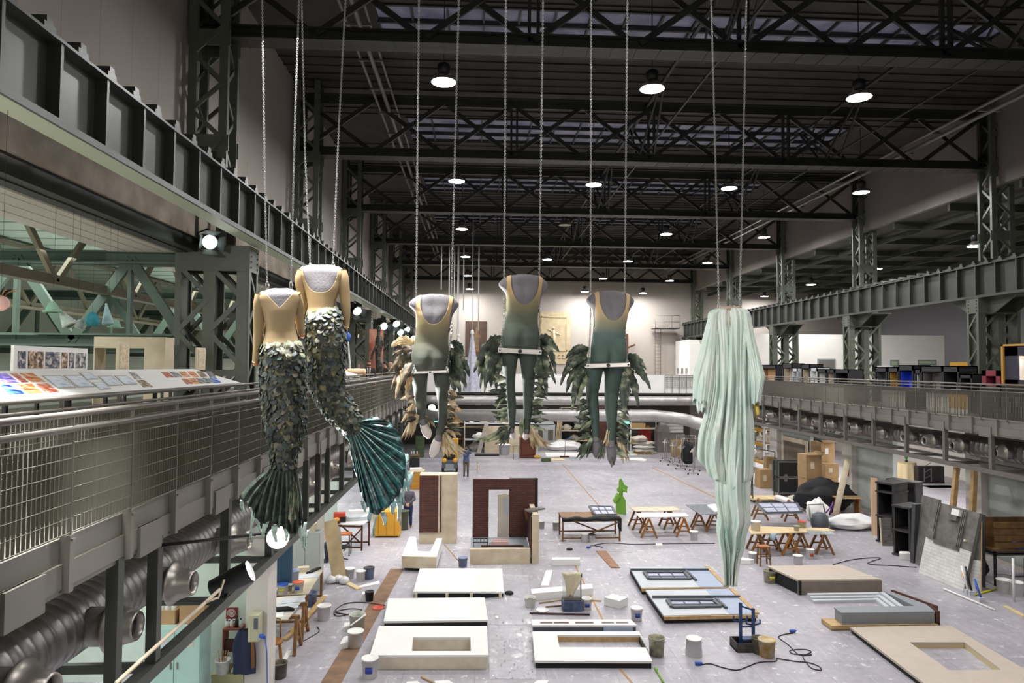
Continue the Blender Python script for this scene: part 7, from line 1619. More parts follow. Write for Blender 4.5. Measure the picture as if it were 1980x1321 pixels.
for k in range(4):p=on_z(*fN(92+19*k,560));mb=MB();mb.bar((0,0,0),(.25,.3,2.5+.1*k),.09,.05);tag(mb.obj('timber_plank',PLY,None,tuple(p)),ORD[k]+' from left of the timber planks leaning beside the ventilation cabinet','plank')
t,a,W2=shelf_unit(1084,1150,866,[.55,1.35,2.25,3.2],1.0,'dark shelf of boxes and sacks at the back middle',(GREYP,CREAM))
for(f,z,s,lb)in((.18,2.28,(.65,.5,.45),'closed cardboard box on the top board at the back middle'),(.45,2.28,(.4,.4,.38),'small cardboard box with white label at the back middle'),(.78,2.28,(.7,.5,.62),'tall cardboard box on the top board at the back middle'),(.75,.57,(.5,.5,.5),'cardboard box on the lowest board at the back middle')):put('cardboard_box',lb,'box',(a.x+W2*f,a.y+.45,z),s,CARD)
for k,(f,z,s,m_,lb)in enumerate(((.2,1.38,(.8,.6,.4),SACK,'beige sack on the middle board at the back'),(.6,1.38,(.9,.6,.65),SACK,'taller beige sack at the back middle'),(.42,.57,(.7,.6,.4),SACKG,'grey sack low on the back middle shelf'))):bundle(lb,(a.x+W2*f,a.y+.5,z),s,m_,seed=40+k)
p=on_z(*fN(190,600));bundle('white plastic sheet heap on the floor at the back middle',(p.x,p.y,0),(2.6,1.2,.7),mat('white_plastic','#e4e4e4',.4,var=.05,scale=6),seed=50)
for k,(u,v,lb)in enumerate(((315,590,'small cardboard box beside the white plastic heap, left'),(365,590,'small cardboard box beside the white plastic heap, right'))):p=on_z(*fN(u,v));put('cardboard_box',lb,'box',(p.x,p.y,0),(.45,.4,.55),CARD)
p=on_z(*fN(700,560));mb=MB();mb.bar((0,0,0),(-.1,.3,3.4),.75,.08);tag(mb.obj('brown_board',WOODD,None,tuple(p)),'tall dark brown board leaning behind the right swing figure','board')
t,a,W3=shelf_unit(1219,1276,872,[.55,1.7,2.7],1.1,'white-posted shelf at the back right',(WHITE,SACK))
put('cardboard_box','cardboard box on the middle board of the white-posted shelf','box',(a.x+.7,a.y+.5,1.725),(1.1,.5,.4),CARD);put('cardboard_box','cardboard box low on the white-posted shelf','box',(a.x+.4,a.y+.5,.575),(.45,.5,.5),CARD)
for k in range(4):put('stone_sample',ORD[k]+' from left of the pale slabs on the white-posted shelf','slab',(a.x+.3+.55*k,a.y+.5,2.725),(.42,.5,.15+.05*(k%2)),SACK)
p=on_z(*fN(1260,585));t=thing('red_cabinet','bright red metal cabinet at the back right','cabinet',(p.x,p.y+.3,0));mb=MB();mb.box((0,.4,.78),(.85,.7,1.56));mb.obj('body',mat('signal_red','#b0362a',.45),t,bevel=.02);mb=MB();mb.box((0,.04,.78),(.8,.02,1.4));mb.obj('door',mat('signal_red','#b0362a',.45),t)
b=thing('white_jug','white plastic jug standing on the red cabinet','jug',(p.x-.2,p.y+.6,1.56));mb=MB();mb.lathe([(.2,0),(.2,.25),(.07,.38),(.07,.46)],14);mb.obj('body',WHITE,b);mb=MB();mb.lathe([(.08,.46),(.08,.5)],10);mb.obj('cap',PALEG,b)
put('yellow_tin','red and yellow tin on the red cabinet','tin',(p.x+.2,p.y+.6,1.56),(.28,.25,.25),YEL)
p=on_z(*fN(1230,655));t=thing('wooden_pallet','wooden pallet at the back right','pallet',(p.x,p.y,0));mb=MB();[mb.box((0,dy,.1),(1.35,.12,.03))for dy in(0,.3,.6,.9)];[mb.box((dx,.45,.04),(.1,1.0,.08))for dx in(-.6,0,.6)];mb.obj('slats',WOOD,t)
for k,(z,s,dx,m_,lb)in enumerate(((.12,(1.5,1.0,.3),0,SACK,'lowest folded sheet on the pallet'),(.42,(1.5,1.0,.28),.05,WHITE,'second folded sheet on the pallet'),(.68,(1.2,.9,.3),.2,SACK,'third folded sheet on the pallet'),(.95,(1.1,.9,.42),-.25,SACK,'topmost crumpled sheet on the pallet'))):bundle(lb,(p.x+dx,p.y+.45,z),s,m_,'folded_sheet',60+k)
for(q,h,lb,m_)in(([fN(0,640),fN(120,625),fN(150,640),fN(440,640),fN(440,678),fN(0,680)],.03,'a',WHITE),):block('long white board on the floor at the back middle',[fN(-40,628),fN(420,628),fN(430,680),fN(-20,682)],.04,WHITE,'board','board')
block('white board on the floor behind the right swing figure',[fN(860,700),fN(1190,695),fN(1260,718),fN(1240,735)],.04,WHITE,'board','board');block('ochre board on the floor at the back middle',[fN(40,702),fN(185,700),fN(220,725),fN(45,728)],.03,PLY,'board','board');block('pale green glass sheet on the floor at the back right',[fN(850,610),fN(1100,612),fN(1140,660),fN(980,662)],.02,PALEGR,'glass_sheet','glass sheet')
block('flat grey sheet on the floor at the back middle',[fN(260,690),fN(400,690),fN(420,725),fN(290,725)],.02,GREYP,'board','board')
p=on_z(*fN(210,690));t=thing('broom','broom with blue handle standing on the floor at the back middle','broom',tuple(p));mb=MB();mb.tube([(0,0,.08),(.05,0,1.3)],.02,6);mb.obj('handle',WOODB,t);mb=MB();mb.tube([(.05,0,1.28),(.5,0,1.42)],.03,6);mb.obj('blue_grip',LBLU,t);mb=MB();mb.box((0,0,.05),(.7,.15,.1));mb.obj('bristles',WOODD,t)
p=on_z(*fM(1760,1012));t=thing('green_case','small open green case on the far floor','case',tuple(p));mb=MB();[mb.box((0,s*.2,.1),(.62,.03,.2))for s in(-1,1)];[mb.box((s*.3,0,.1),(.03,.4,.2))for s in(-1,1)];mb.box((0,0,.02),(.6,.4,.03));mb.obj('shell',mat('army_green','#4b5c38',.5),t)
p=on_z(*fM(1610,960));bundle('small ochre sack beside the brown cabinet',(p.x,p.y,0),(.45,.3,.25),mat('ochre_cloth','#c8954a',.8),'cloth_bundle',70)
for px,lb in((fN(1000,243),'small green exit light at the back right'),(fE(327,170),'small green exit light at the back left')):
 p=on_y(px[0],px[1],50);t=thing('exit_light',lb,'exit light',tuple(p));mb=MB();mb.box((0,.05,0),(.45,.1,.2));mb.obj('case',WHITE,t);mb=MB();mb.box((0,-.005,0),(.41,.012,.16));mb.obj('lit_face',mat('exit_green',(.2,.9,.6),.5,emit='#4fe0a8',es=3),t)
 mb=MB();mb.bar((0,.06,.1),(0,.06,GALZ-.26-p.z),.03);mb.obj('hanger',BLACK,t)
def rack(px,W,h,label,rz=.0,coat=None):
 p=on_z(*px);t=thing('garment_rack',label,'garment rack',(p.x,p.y,0),rz,'wheeled garment racks');mb=MB()
 for s in(-1,1):mb.tube([(s*W/2,0,.1),(s*W/2,0,h)],.025,6);mb.tube([(s*W/2,-.3,.1),(s*W/2,.3,.1)],.025,6)
 mb.tube([(-W/2,0,h),(W/2,0,h)],.025,6);mb.tube([(-W/2,0,.15),(W/2,0,.15)],.02,6);mb.obj('frame',CHROME,t)
 for s in(-1,1):
  for d in(-1,1):mb=MB();mb.lathe([(.05,-.02),(.05,.02)],8,c=(s*W/2,d*.3,.05),M=Matrix.Rotation(R(90),3,'Y'));mb.obj('castor',BLACK,t)
 mb=MB()
 for k in range(9):x=-W*.42+W*.84*k/8;mb.tube([(x,0,h),(x,0,h-.08),(x,-.2,h-.2),(x,.2,h-.2),(x,0,h-.08)],.012,4)
 mb.obj('hangers',CHROME,t);return t
rack(fN(1500,730),1.3,1.5,'wheeled garment rack farthest along the right side',1.2);rack(fN(1600,780),1.4,1.5,'wheeled garment rack second along the right side',1.2);rack(fN(1700,830),1.5,1.55,'wheeled garment rack before the black coat',1.2);rack(fN(1860,890),1.5,1.55,'nearest wheeled garment rack, by the robe',1.2);rack(fN(1760,700),1.5,1.6,'wheeled garment rack behind the black coat',.2);rack(fN(1830,745),1.5,1.6,'wheeled garment rack right of the black coat',.2)
p=on_z(*fN(1805,815));bundle('black coat hanging on the garment racks',(p.x,p.y+.3,.18),(.85,.5,1.5),BLACKM,'black_coat',80)
p=on_z(*fN(1690,690));put('cardboard_box','large upright cardboard box among the garment racks','box',(p.x,p.y+.3,0),(1.1,.6,1.2),CARD)
p=on_z(*fN(1500,640));t=thing('duct_hood','grey duct hood standing at the back right wall','duct hood',(p.x,p.y+1,0));mb=MB();mb.lathe([(.7,0),(.7,1.6),(.28,2.3),(.28,3.0)],4,M=Matrix.Rotation(R(45),3,'Z'));ob=mb.obj('hood',GALV,t);[setattr(pp,'use_smooth',False)for pp in ob.data.polygons]
p=on_z(*fN(1620,560));
for k in range(3):mb=MB();mb.tube([(-.8,0,0),(.8,0,.05)],.13,10);tag(mb.obj('material_roll',WHITE,None,(p.x,p.y+.5,1.2+.27*k)),ORD[k]+' from below of the white rolls stacked at the back right','roll')
put('roll_stand','low grey plinth carrying the white rolls','plinth',(p.x,p.y+.5,0),(1.8,.5,1.07),SACKG)
def fR(u,v):return(1660+.24224*u,880+.24224*v)
def fG(u,v):return(1440+.12115*u,840+.12115*v)
def tri_wall():
 m=mat('faceted_wall_paint','#b4b9b5',.7);nt=m.node_tree;N=nt.nodes;L=nt.links;b=N['Principled BSDF'];tc=N.new('ShaderNodeTexCoord');mp=N.new('ShaderNodeMapping');mp.inputs['Rotation'].default_value=(R(50),0,0);mp.inputs['Scale'].default_value=(.001,.55,.55);L.new(tc.outputs['Object'],mp.inputs['Vector'])
 v=N.new('ShaderNodeTexVoronoi');v.voronoi_dimensions='3D';v.inputs['Scale'].default_value=1.0;v.inputs['Randomness'].default_value=.75;v.distance='MANHATTAN';L.new(mp.outputs['Vector'],v.inputs['Vector']);s=N.new('ShaderNodeSeparateColor');L.new(v.outputs['Color'],s.inputs[0])
 rp=N.new('ShaderNodeValToRGB');rp.color_ramp.elements[0].color=(*hexc('#a3a9a6'),1);rp.color_ramp.elements[1].color=(*hexc('#c3c8c4'),1);L.new(s.outputs[0],rp.inputs['Fac']);L.new(rp.outputs['Color'],b.inputs['Base Color']);return m
TRI=tri_wall();RX=17.9
def ypx(px,x=RX):return on_x(px,950,x).y
segs=[(1440-30,1444,'a'),]
mb=MB();mb.b2((RX,ypx(1567),0),(RX+.2,ypx(1500),EYE-2.0));struct('wall_right_store',mb,TRI,'grey faceted wall behind the flight cases','wall')
mb=MB();mb.b2((RX,ypx(1727),0),(RX+.2,ypx(1647),EYE-2.0));struct('wall_right_middle',mb,TRI,'pale faceted wall behind the dark cabinets','wall')
mb=MB();mb.b2((RX,6,0),(RX+.2,ypx(1896),EYE-2.0));struct('wall_right_near',mb,TRI,'pale faceted wall at the right edge','wall')
for a,b,lb in((1629,1647,'white pier with the fire extinguisher'),(1867,1897,'white pier right of the black loudspeaker frame'),(1489,1503,'white pier beside the yellow shelves')):mb=MB();mb.b2((RX-.25,ypx(b,RX-.25),0),(RX+.3,ypx(a,RX-.25),EYE-2.0));struct('pier_pillar',mb,WHITEW,lb,'pillar')
mb=MB();mb.b2((RX-.35,5,0),(RX-.2,ypx(1660),.12));struct('floor_kerb_trim',mb,GREYW,'low pale kerb along the right wall','kerb')
mb=MB();mb.b2((28.5,18,0),(28.7,56,EYE-2.0));struct('wall_right_room',mb,WHITEW,'white wall of the room beyond the right opening','wall')
ya,yb_=ypx(1488),ypx(1440);t=thing('pallet_rack','tall rack with yellow beams and white rolls, beside the robe','rack',(RX-.2,ya+.3,0));W=yb_-ya-.3
for d in(0,W/2,W):
 for x in(0,.9):mb=MB();mb.box((x,d,1.95),(.08,.08,3.9));mb.obj('upright',PALEG,t)
for z in(.6,1.7,2.6,3.5):mb=MB();[mb.box((x,W/2,z),(.06,W,.14))for x in(0,.9)];mb.obj('beam',YEL,t);mb=MB();mb.box((.45,W/2,z+.08),(.9,W,.03));mb.obj('shelf_board',PLY,t)
k=0
for z in(.7,1.8,2.7):
 for f in(.12,.37,.62,.87):k+=1;bundle('%s bundle on the %s board of the yellow-beamed rack, %s place from the near end'%(('pale','grey','beige')[k%3],{.7:'lowest',1.8:'middle',2.7:'upper'}[z],ORD[(k-1)%4]),(RX+.25,ya+.3+W*f,z),(.75,W*.2,.35+.15*(k%3)),(WHITE,SACKG,SACK)[k%3],'cloth_bundle',100+k)
p=on_x(1538,900,RX-.05);mb=MB();mb.box((0,0,0),(.08,2.5,2.4));t=tag(mb.obj('brown_canvas',mat('brown_canvas','#7c7263',.8,c2='#6a6153',scale=2),None,(RX-.12,p.y,on_x(1538,897,RX).z)),'big brown canvas in a pale frame on the right wall','canvas');mb=MB();mb.box((.02,0,0),(.06,3.1,2.9));mb.obj('pale_frame',CREAM,t)
for k,(v0,lb)in enumerate(((985,'lower'),(835,'upper'))):
 q=on_z(*fG(780,985));t=thing('flight_case',lb+' black flight case with metal edges by the cardboard boxes','flight case',(q.x,q.y,.12+k*.82),0,'flight cases');mb=MB();mb.box((0,.35,.4),(1.55,.7,.76));mb.obj('shell',BLACK,t)
 mb=MB();[mb.box((0,.35+s*.35,z),(1.58,.05,.05))for s in(-1,1)for z in(.03,.78)];[mb.box((sx*.77,.35+s*.35,.4),(.05,.05,.8))for s in(-1,1)for sx in(-1,1)];mb.obj('metal_edges',GALV,t);mb=MB();mb.box((-.4,-.01,.68 if k==0 else .1),(.16,.03,.12));mb.obj('latch',GALV,t)
 if k==0:
  for sx in(-.6,.6):mb=MB();mb.lathe([(.06,-.03),(.06,.03)],10,c=(sx,.1,-.06),M=Matrix.Rotation(R(90),3,'Y'));mb.obj('castor',BLACK,t)
def carton(px,s,label,z=0.0,rz=0.0,open_=False,d=0.0):
 p=on_z(*px);t=thing('cardboard_box',label,'box',(p.x,p.y+d,z),rz,'cardboard boxes on the right');mb=MB();mb.box((0,0,s[2]/2),s);mb.obj('carton',CARD,t)
 if open_:mb=MB();mb.bar((-s[0]/2,-s[1]/2,s[2]),(-s[0]/2-.15,-s[1]/2,s[2]+.2),s[1]*.02+.02,s[1])if False else mb.box((0,-s[1]/2-.08,s[2]+.06),(s[0],.2,.02),M=Matrix.Rotation(.6,3,'X'));mb.box((s[0]/2+.08,0,s[2]+.06),(.2,s[1],.02),M=Matrix.Rotation(-.6,3,'Y'));mb.obj('flap',CARD,t)
 mb=MB();mb.box((-s[0]*.1,-s[1]/2-.003,s[2]*.55),(s[0]*.25,.004,s[2]*.3));mb.obj('label',WHITE if z>1.5 else CREAM,t);return t
carton(fG(1040,1150),(.75,.7,1.35),'lowest tall cardboard box of the front stack',0,.15);carton(fG(1040,1150),(.78,.72,1.1),'second cardboard box of the front stack',1.36,.1,True);carton(fG(1330,1000),(.75,.7,1.0),'cardboard box behind the front stack',0,-.1);carton(fG(1330,1000),(.75,.7,.7),'cardboard box on the rear stack',1.01,.1);carton(fG(1250,960),(.85,.75,1.0),'topmost open cardboard box with palm leaves',1.72,.25,True);carton(fG(300,850),(.7,.6,1.0),'upright cardboard box by the ladder',0,.1);carton(fG(410,720),(.6,.5,1.3),'narrow tall cardboard box behind the ladder',0,-.1)
q=on_z(*fG(1250,960));t=thing('potted_palm','dark green palm leaves rising from the topmost box','palm',(q.x+.3,q.y,2.3));random.seed(5)
for k in range(9):a=-1.2+k*.3;mb=MB();blade(mb,(0,0,0),(.4*math.sin(a),.1*(k%3-1),.7),(1.15*math.sin(a)+.2,.15*(k%3-1),.95*math.cos(a)+.15),.22,.3,n=9,ragged=.5);mb.obj('frond',mat('palm_green','#2c3f2a',.5,var=.2,scale=10),t)
q=on_z(*fG(400,1090));t=thing('flatbed_cart','low timber flatbed cart with green steel uprights','cart',(q.x,q.y,0));mb=MB();mb.box((0,.3,.18),(1.8,1.0,.06));mb.obj('bed',PLY,t);DGS=mat('dark_green_steel','#2c4434',.5);mb=MB()
for sx in(-.75,.4):mb.tube([(sx-.12,-.1,.2),(sx,.3,2.6-.2*(sx>0)),(sx+.12,.7,.2)],.025,5);mb.tube([(sx-.08,.05,1.0),(sx+.08,.55,1.0)],.02,5)
mb.tube([(-.75,.3,2.6),(.4,.3,2.4)],.025,5);mb.obj('upright_frame',DGS,t)
for sx in(-.8,.8):mb=MB();mb.lathe([(.07,-.03),(.07,.03)],10,c=(sx,-.1,.08),M=Matrix.Rotation(R(90),3,'Y'));mb.obj('castor',BLACK,t)
for(u0,v0,u1,v1,r,m_,lb)in((520,1010,770,1090,.14,WHITE,'white paper roll lying on the flatbed cart'),):A,B=on_z(*fG(u0,v0),.35),on_z(*fG(u1,v1),.35);mb=MB();mb.tube([(0,0,0),tuple(B-A)],r,14);tag(mb.obj('material_roll',m_,None,tuple(A)),lb,'roll')
A=on_z(*fG(840,1090));mb=MB();mb.lathe([(.3,0),(.42,.1),(.42,.25),(.3,.32),(.12,.3)],18);tag(mb.obj('rope_coil',SACK,None,(A.x,A.y,.0)),'beige coil of rope on the floor by the flight cases','rope coil')
q=on_z(*fG(1240,1240));bundle('large object under a black cover before the cardboard boxes',(q.x+.2,q.y+.3,0),(2.6,1.4,1.4),mat('black_cover','#202024',.8),'black_cover',200)
t=thing('side_bench','small brown-legged bench in front of the black cover','bench',(q.x+.75,q.y-.75,0));mb=MB();mb.box((0,0,.8),(1.1,.5,.05));mb.obj('top',WOOD,t);[MB().box((sx*.45,0,.4),(.07,.4,.78)).obj('leg',WOODB,t)for sx in(-1,1)]
A=on_z(*fG(1440,1330));mb=MB();mb.tube([(0,0,.04),(.75,.25,2.5)],.13,14);tag(mb.obj('material_roll',CREAM,None,(A.x,A.y,0)),'tall cream roll leaning toward the white pier','roll')
p=on_x(1636,975,RX-.3);t=thing('fire_extinguisher','red fire extinguisher on the white pier','fire extinguisher',(RX-.36,p.y,p.z-.3));mb=MB();mb.lathe([(.09,0),(.1,.03),(.1,.45),(.05,.55),(.04,.6)],14);mb.obj('cylinder',mat('signal_red','#b0362a',.45),t);mb=MB();mb.tube([(0,-.02,.6),(-.08,-.06,.55),(-.1,-.08,.2)],.015,5);mb.box((0,0,.63),(.12,.04,.05));mb.obj('hose',BLACK,t)
p=on_x(1638,914,RX-.28);t=thing('extinguisher_sign','small white notice with red frame on the white pier','sign',(RX-.27,p.y,p.z));mb=MB();mb.box((0,0,0),(.02,.22,.32));mb.obj('red_frame',mat('signal_red','#b0362a',.45),t);mb=MB();mb.box((-.012,0,.02),(.01,.15,.22));mb.obj('white_field',WHITE,t)  # the red part is the frame around this notice
p=on_z(*fD(590,470));bundle('heap of white plastic sheeting by the leaning roll',(p.x+.55,p.y+.2,0),(2.2,1.1,.5),mat('white_plastic','#e4e4e4',.4),'plastic_heap',210);bundle('small white heap beside the leaning roll',(p.x-.2,p.y+1.5,0),(.9,.8,.9),WHITE,'plastic_heap',211)
p=on_z(*fD(475,475));t=thing('vacuum_machine','grey wheeled vacuum with chrome handle and violet hose, by the glass sheet','vacuum',(p.x,p.y,0));mb=MB();mb.lathe([(.3,.08),(.34,.3),(.3,.6),(.15,.7)],18);mb.obj('drum',DGREY,t);mb=MB();mb.tube([(-.35,0,.2),(-.38,.2,1.0),(.25,.2,1.0),(.3,0,.2)],.03,8);mb.obj('handle',CHROME,t);mb=MB();mb.tube([(.25,0,.7),(.5,0,1.0),(.45,.1,.6),(.6,.1,1.1),(.55,.2,.7)],.03,8);mb.obj('violet_hose',mat('violet_hose','#7a3f92',.5),t)
p=on_z(*fG(120,800));t=thing('slatted_rack','low white slatted rack beside the robe train','rack',(p.x,p.y,0));[MB().bar((k*.16-.6,-.5,.1),(k*.16-.2,.4,.55),.05,.03).obj('slat',WHITE,t)for k in range(7)];MB().bar((-.7,.2,.35),(.7,.2,.35),.04,.04).obj('rail',WHITE,t)
DKB=mat('dark_brown_grey_scenic','#3e3b3a',.6,c2='#2d2b2b',scale=3);SGR=mat('scenic_stone_grey','#77736f',.7,c2='#5c5956',scale=4);PEACH=mat('peach_board','#d8b494',.7)
def lean(name,label,base0,base1,top,m,th=.06,cat='scenery panel',z0=0.0,lean_=.25,parts=None):
 """panel on floor line base0-base1 (pixels), its height from picture row top above base0; leaning to the wall"""
 A,B=on_z(*base0,z0),on_z(*base1,z0);h=on_y(base0[0],top,A.y).z-z0;t=thing(name,label,cat,(A.x,A.y,z0));d=(B-A);d.z=0;n=Vector((-d.y,d.x,0)).normalized()
 if n.x<0:n=-n
 up=(Vector((0,0,1))*h+n*lean_*h/2);tn=d.cross(up).normalized()
 def P(u,v,o=0.0):return d*u+up*v+tn*o
 s=1 if tn.x<0 else-1
 def slab(nm,u0,u1,v0,v1,o0,o1,mm):
  vs=[P(u,v,o*s)for o in(o0,o1)for u,v in((u0,v0),(u1,v0),(u1,v1),(u0,v1))];mb=MB();mb.add(vs,[(0,1,2,3),(7,6,5,4)]+[(i,(i+1)%4,4+(i+1)%4,4+i)for i in range(4)]);return mb.obj(nm,mm,t)
 slab('panel',0,1,0,1,-th,0,m);return t,slab
lean('leaning_scenery','peach board edge at the far end of the dark cabinets',fR(108,640),fR(160,645),fR(0,190)[1],PEACH,.3)
def black_unit(label,base0,base1,top,depth=.9,m=DKB,shelf=()):
 A,B=on_z(*base0),on_z(*base1);h=on_y(base0[0],top,A.y).z;t=thing('dark_cabinet',label,'cabinet',(A.x,A.y,0),0,'dark scenic cabinets');d=B-A;d.z=0;L_=d.length;an=math.atan2(d.y,d.x);t.rotation_euler=(0,0,an)
 mb=MB();mb.b2((0,depth-.05,0),(L_,depth,h));mb.obj('back',m,t);mb=MB();mb.b2((0,0,0),(.06,depth,h));mb.obj('side',m,t);mb=MB();mb.b2((L_-.06,0,0),(L_,depth,h));mb.obj('side',m,t)
 for z in(.05,)+tuple(shelf)+(h,):mb=MB();mb.b2((-.03,-.05,z-.04),(L_+.03,depth,z+.02));mb.obj('shelf_board',m,t)
 mb=MB();mb.b2((L_*.2,depth-.09,h*.35),(L_*.8,depth-.05,h*.85));mb.obj('inner_panel',BLACKM,t);return t
black_unit('far dark cabinet with an open front, next to the peach board',fR(150,690),fR(285,720),fR(0,215)[1],1.0,DKB,(1.0,1.9))
black_unit('near dark cabinet with shelf and blue frame inside',fR(280,795),fR(415,830),fR(0,400)[1],1.0,DKB,(.9,))
black_unit('tall dark cabinet standing behind the other dark cabinets',fR(235,610),fR(460,660),fR(0,190)[1],.5,DKB,())
t,sl=lean('leaning_scenery','small grey brick-patterned panel with pale edge, before the dark cabinets',fR(190,725),fR(278,728),fR(0,508)[1],brick_mat('grey_scenic_brick','#8b8783','#7d7975','#6a6662',.3,.1,side=True),.08);sl('pale_edge',-.05,.0,0,1,-.08,.02,CREAM)
lean('leaning_scenery','tall dark grey panel left of the large leaning wall panel',fR(412,858),fR(470,850),fR(0,385)[1],mat('slate_panel','#4a4c50',.6,var=.15),.12,lean_=.1)
lean('leaning_scenery','tilted plain grey panel behind the large leaning wall panel',fR(450,870),fR(590,930),fR(0,320)[1],SGR,.06)
t,sl=lean('wall_scenery','large leaning wall panel, grey pipes above and white brick below',fR(482,940),fR(840,1090),fR(0,370)[1],SGR,.1,lean_=.5)
WBR=brick_mat('white_scenic_brick','#f6f4f1','#efede9','#d9d6d2',.3,.1,side=True)
sl('white_brick',0.0,1,0.0,.50,0,.02,WBR);[sl('conduit',.13+q,.145+q,.52,1,0,.05,SGR)for q in(0,.035)];[sl('conduit',.68+q,.695+q,.49-q*.5,.98,0,.05,SGR)for q in(0,.035,.07)];[sl('conduit',.2,.70+q,.49-q*.5,.505-q*.5,0,.05,SGR)for q in(0,.035,.07)];sl('junction_box',.05,.2,.50,.60,0,.09,SGR);sl('vent_box',.44,.62,.82,.90,0,.10,SGR);sl('white_vent',.5,.66,.89,.97,0,.12,WHITE);sl('knob',.83,.86,.60,.63,0,.06,CREAM)
t,sl=lean('wall_scenery','narrow leaning wall panel with brick foot, right of the large panel',fR(880,1080),fR(985,1100),fR(0,540)[1],SGR,.08,lean_=.3);sl('white_brick',0,1,0,.45,0,.02,WBR);sl('timber_edge',.92,1.0,0,1.02,-.04,.05,WOOD)
lean('wall_scenery','dark panel at the back of the leaning stack',fR(900,1040),fR(1010,1060),fR(0,480)[1],DKB,.1,lean_=.3)
for k,(u,v0,v1,m_,lb)in enumerate(((875,880,1110,YEL,'mop with yellow band leaning by the wall panels'),(905,885,1120,BLACK,'brush with dark handle leaning by the wall panels'),(980,985,1175,LBLU,'shovel with blue handle leaning by the wall panels'))):
 A=on_z(*fR(u,v1));h=on_y(fR(u,v0)[0],fR(u,v0)[1],A.y+.3).z;t=thing('long_tool',lb,'tool',(A.x,A.y,0));mb=MB();mb.tube([(0,0,.1),(.0,.25,h)],.03,7);mb.obj('handle',WHITE if k<1 else m_,t);mb=MB();mb.box((0,0,.06),(.18,.1,.14));mb.obj('tool_head',PALEG,t);mb=MB();mb.tube([(0,.25*.55,h*.55),(0,.25*.75,h*.75)],.036,7);mb.obj('band',m_,t)
rod('yellow stick with white tip lying by the tools',[fR(925,1115),fR(1095,1070)],.03,mat('bright_yellow','#d8d030',.5));rod('white batten lying along the right kerb',[fR(680,1068),fR(1090,1238)],.03,WHITE);block('raw timber board on the floor at the right edge',[fR(1150,1200),fR(1180,1200),fR(1321,1270),fR(1321,1290)],.04,PLY,'board','board')
p=on_z(*fR(580,300));y_=p.y+3;A=on_y(*fR(478,92),y_);B=on_y(*fR(685,135),y_);C_=on_y(*fR(590,265),y_);t=thing('loudspeaker_wall','black loudspeaker frame on a stand in the right opening','loudspeaker',(A.x,y_,0));mb=MB();mb.b2((0,0,C_.z),(B.x-A.x,.4,A.z));mb.b2((.4,.1,0),(.6,.3,C_.z));mb.b2((.1,-.2,0),(1.4,.5,.06));mb.obj('cabinet',BLACK,t);mb=MB();mb.b2((.3,-.06,C_.z+.1),(.34,0,A.z-.1));mb.b2((.7,-.06,C_.z+.1),(.74,0,A.z-.1));[mb.bar((.32,-.04,C_.z+.2+.35*k),(.72,-.04,C_.z+.4+.35*k),.03,.03)for k in range(4)];mb.obj('truss_front',GALV,t)
for k in range(2):q=on_y(*fR(640+110*k,415),y_-1.7);t=thing('grey_case',('left','right')[k]+' dark grey case behind the large leaning panel','case',(q.x,y_-1.7,0));hh=on_y(*fR(640,300),y_-1.7).z;mb=MB();mb.b2((-.5,0,0),(.5,.9,hh));mb.obj('body',DGREY,t,bevel=.03);mb=MB();mb.b2((-.48,.02,hh),(.48,.88,hh+.05));mb.obj('lid',BLACK,t)
for(u0,v0,u1,v1,d,lb)in((785,100,755,410,1.2,'slanting timber post behind the large leaning panel'),(925,120,912,460,.6,'upright timber post behind the dark leaning panel')):
 yy=21.0+d;A,B=on_y(*fR(u0,v0),yy),on_y(*fR(u1,v1),yy);dr=(A-B);A2=B-dr*(B.z/dr.z);mb=MB();mb.bar((0,0,0),tuple(A-A2),.14,.14);tag(mb.obj('timber_post',WOOD,None,tuple(A2)),lb,'post')
q=on_z(*fR(385,195));t=thing('cloth_table','small round table under a beige cloth in the bright room','table',(q.x,q.y,0));rows=[[((.5+.12*f+.05*f*math.sin(8*a))*math.cos(a),(.5+.12*f+.05*f*math.sin(8*a))*math.sin(a),1.02-f*.95)for a in[2*PI*k/48 for k in range(48)]]for f in(0,.1,.4,.7,1)];mb=MB();mb.grid(rows,closed_u=True);mb.f.append(list(range(48)));mb.sm.append(False);mb.mi.append(0);mb.obj('tablecloth',mat('beige_cloth','#c9b68f',.8),t)
pl=thing('potted_plant','small green plant on the beige cloth table','plant',(q.x,q.y,1.02));mb=MB();mb.lathe([(.07,0),(.09,.12)],10);mb.obj('pot',BLACK,pl);mb=MB();[blade(mb,(0,0,.1),(.05*math.cos(a),.05*math.sin(a),.25),(.15*math.cos(a),.12*math.sin(a),.36),.05,n=5)for a in[k*.8 for k in range(8)]];mb.obj('leaves',mat('leaf_green','#4f9440',.5),pl)
p=on_z(*fR(1240,1130));x_=p.x
t=thing('crate_shelf','brown wooden slatted crate on a shelf at the right edge','crate',tuple(on_y(*fR(1240,770),20.0)));mb=MB();[mb.b2((-.6,-.02,.1+.2*k),(.9,.02,.27+.2*k))for k in range(4)];mb.b2((-.6,0,.0),(.9,.6,.05));mb.b2((-.6,.58,0),(.9,.62,.9));mb.obj('slats',mat('brown_slats','#7a5a30',.6,c2='#5f4424',scale=5),t)
zc=t.location.z;st_=thing('store_shelf','dark steel shelf under the brown crate at the right edge','shelf',(t.location.x,20.0,0));[MB().b2((x,y,0),(x+.06,y+.06,zc)).obj('leg',BLACK,st_)for x in(-.6,.84)for y in(0,.56)];MB().b2((-.6,0,zc-.05),(.9,.62,zc)).obj('shelf_board',DKB,st_);MB().b2((-.6,0,.9),(.9,.62,.94)).obj('shelf_board',DKB,st_)
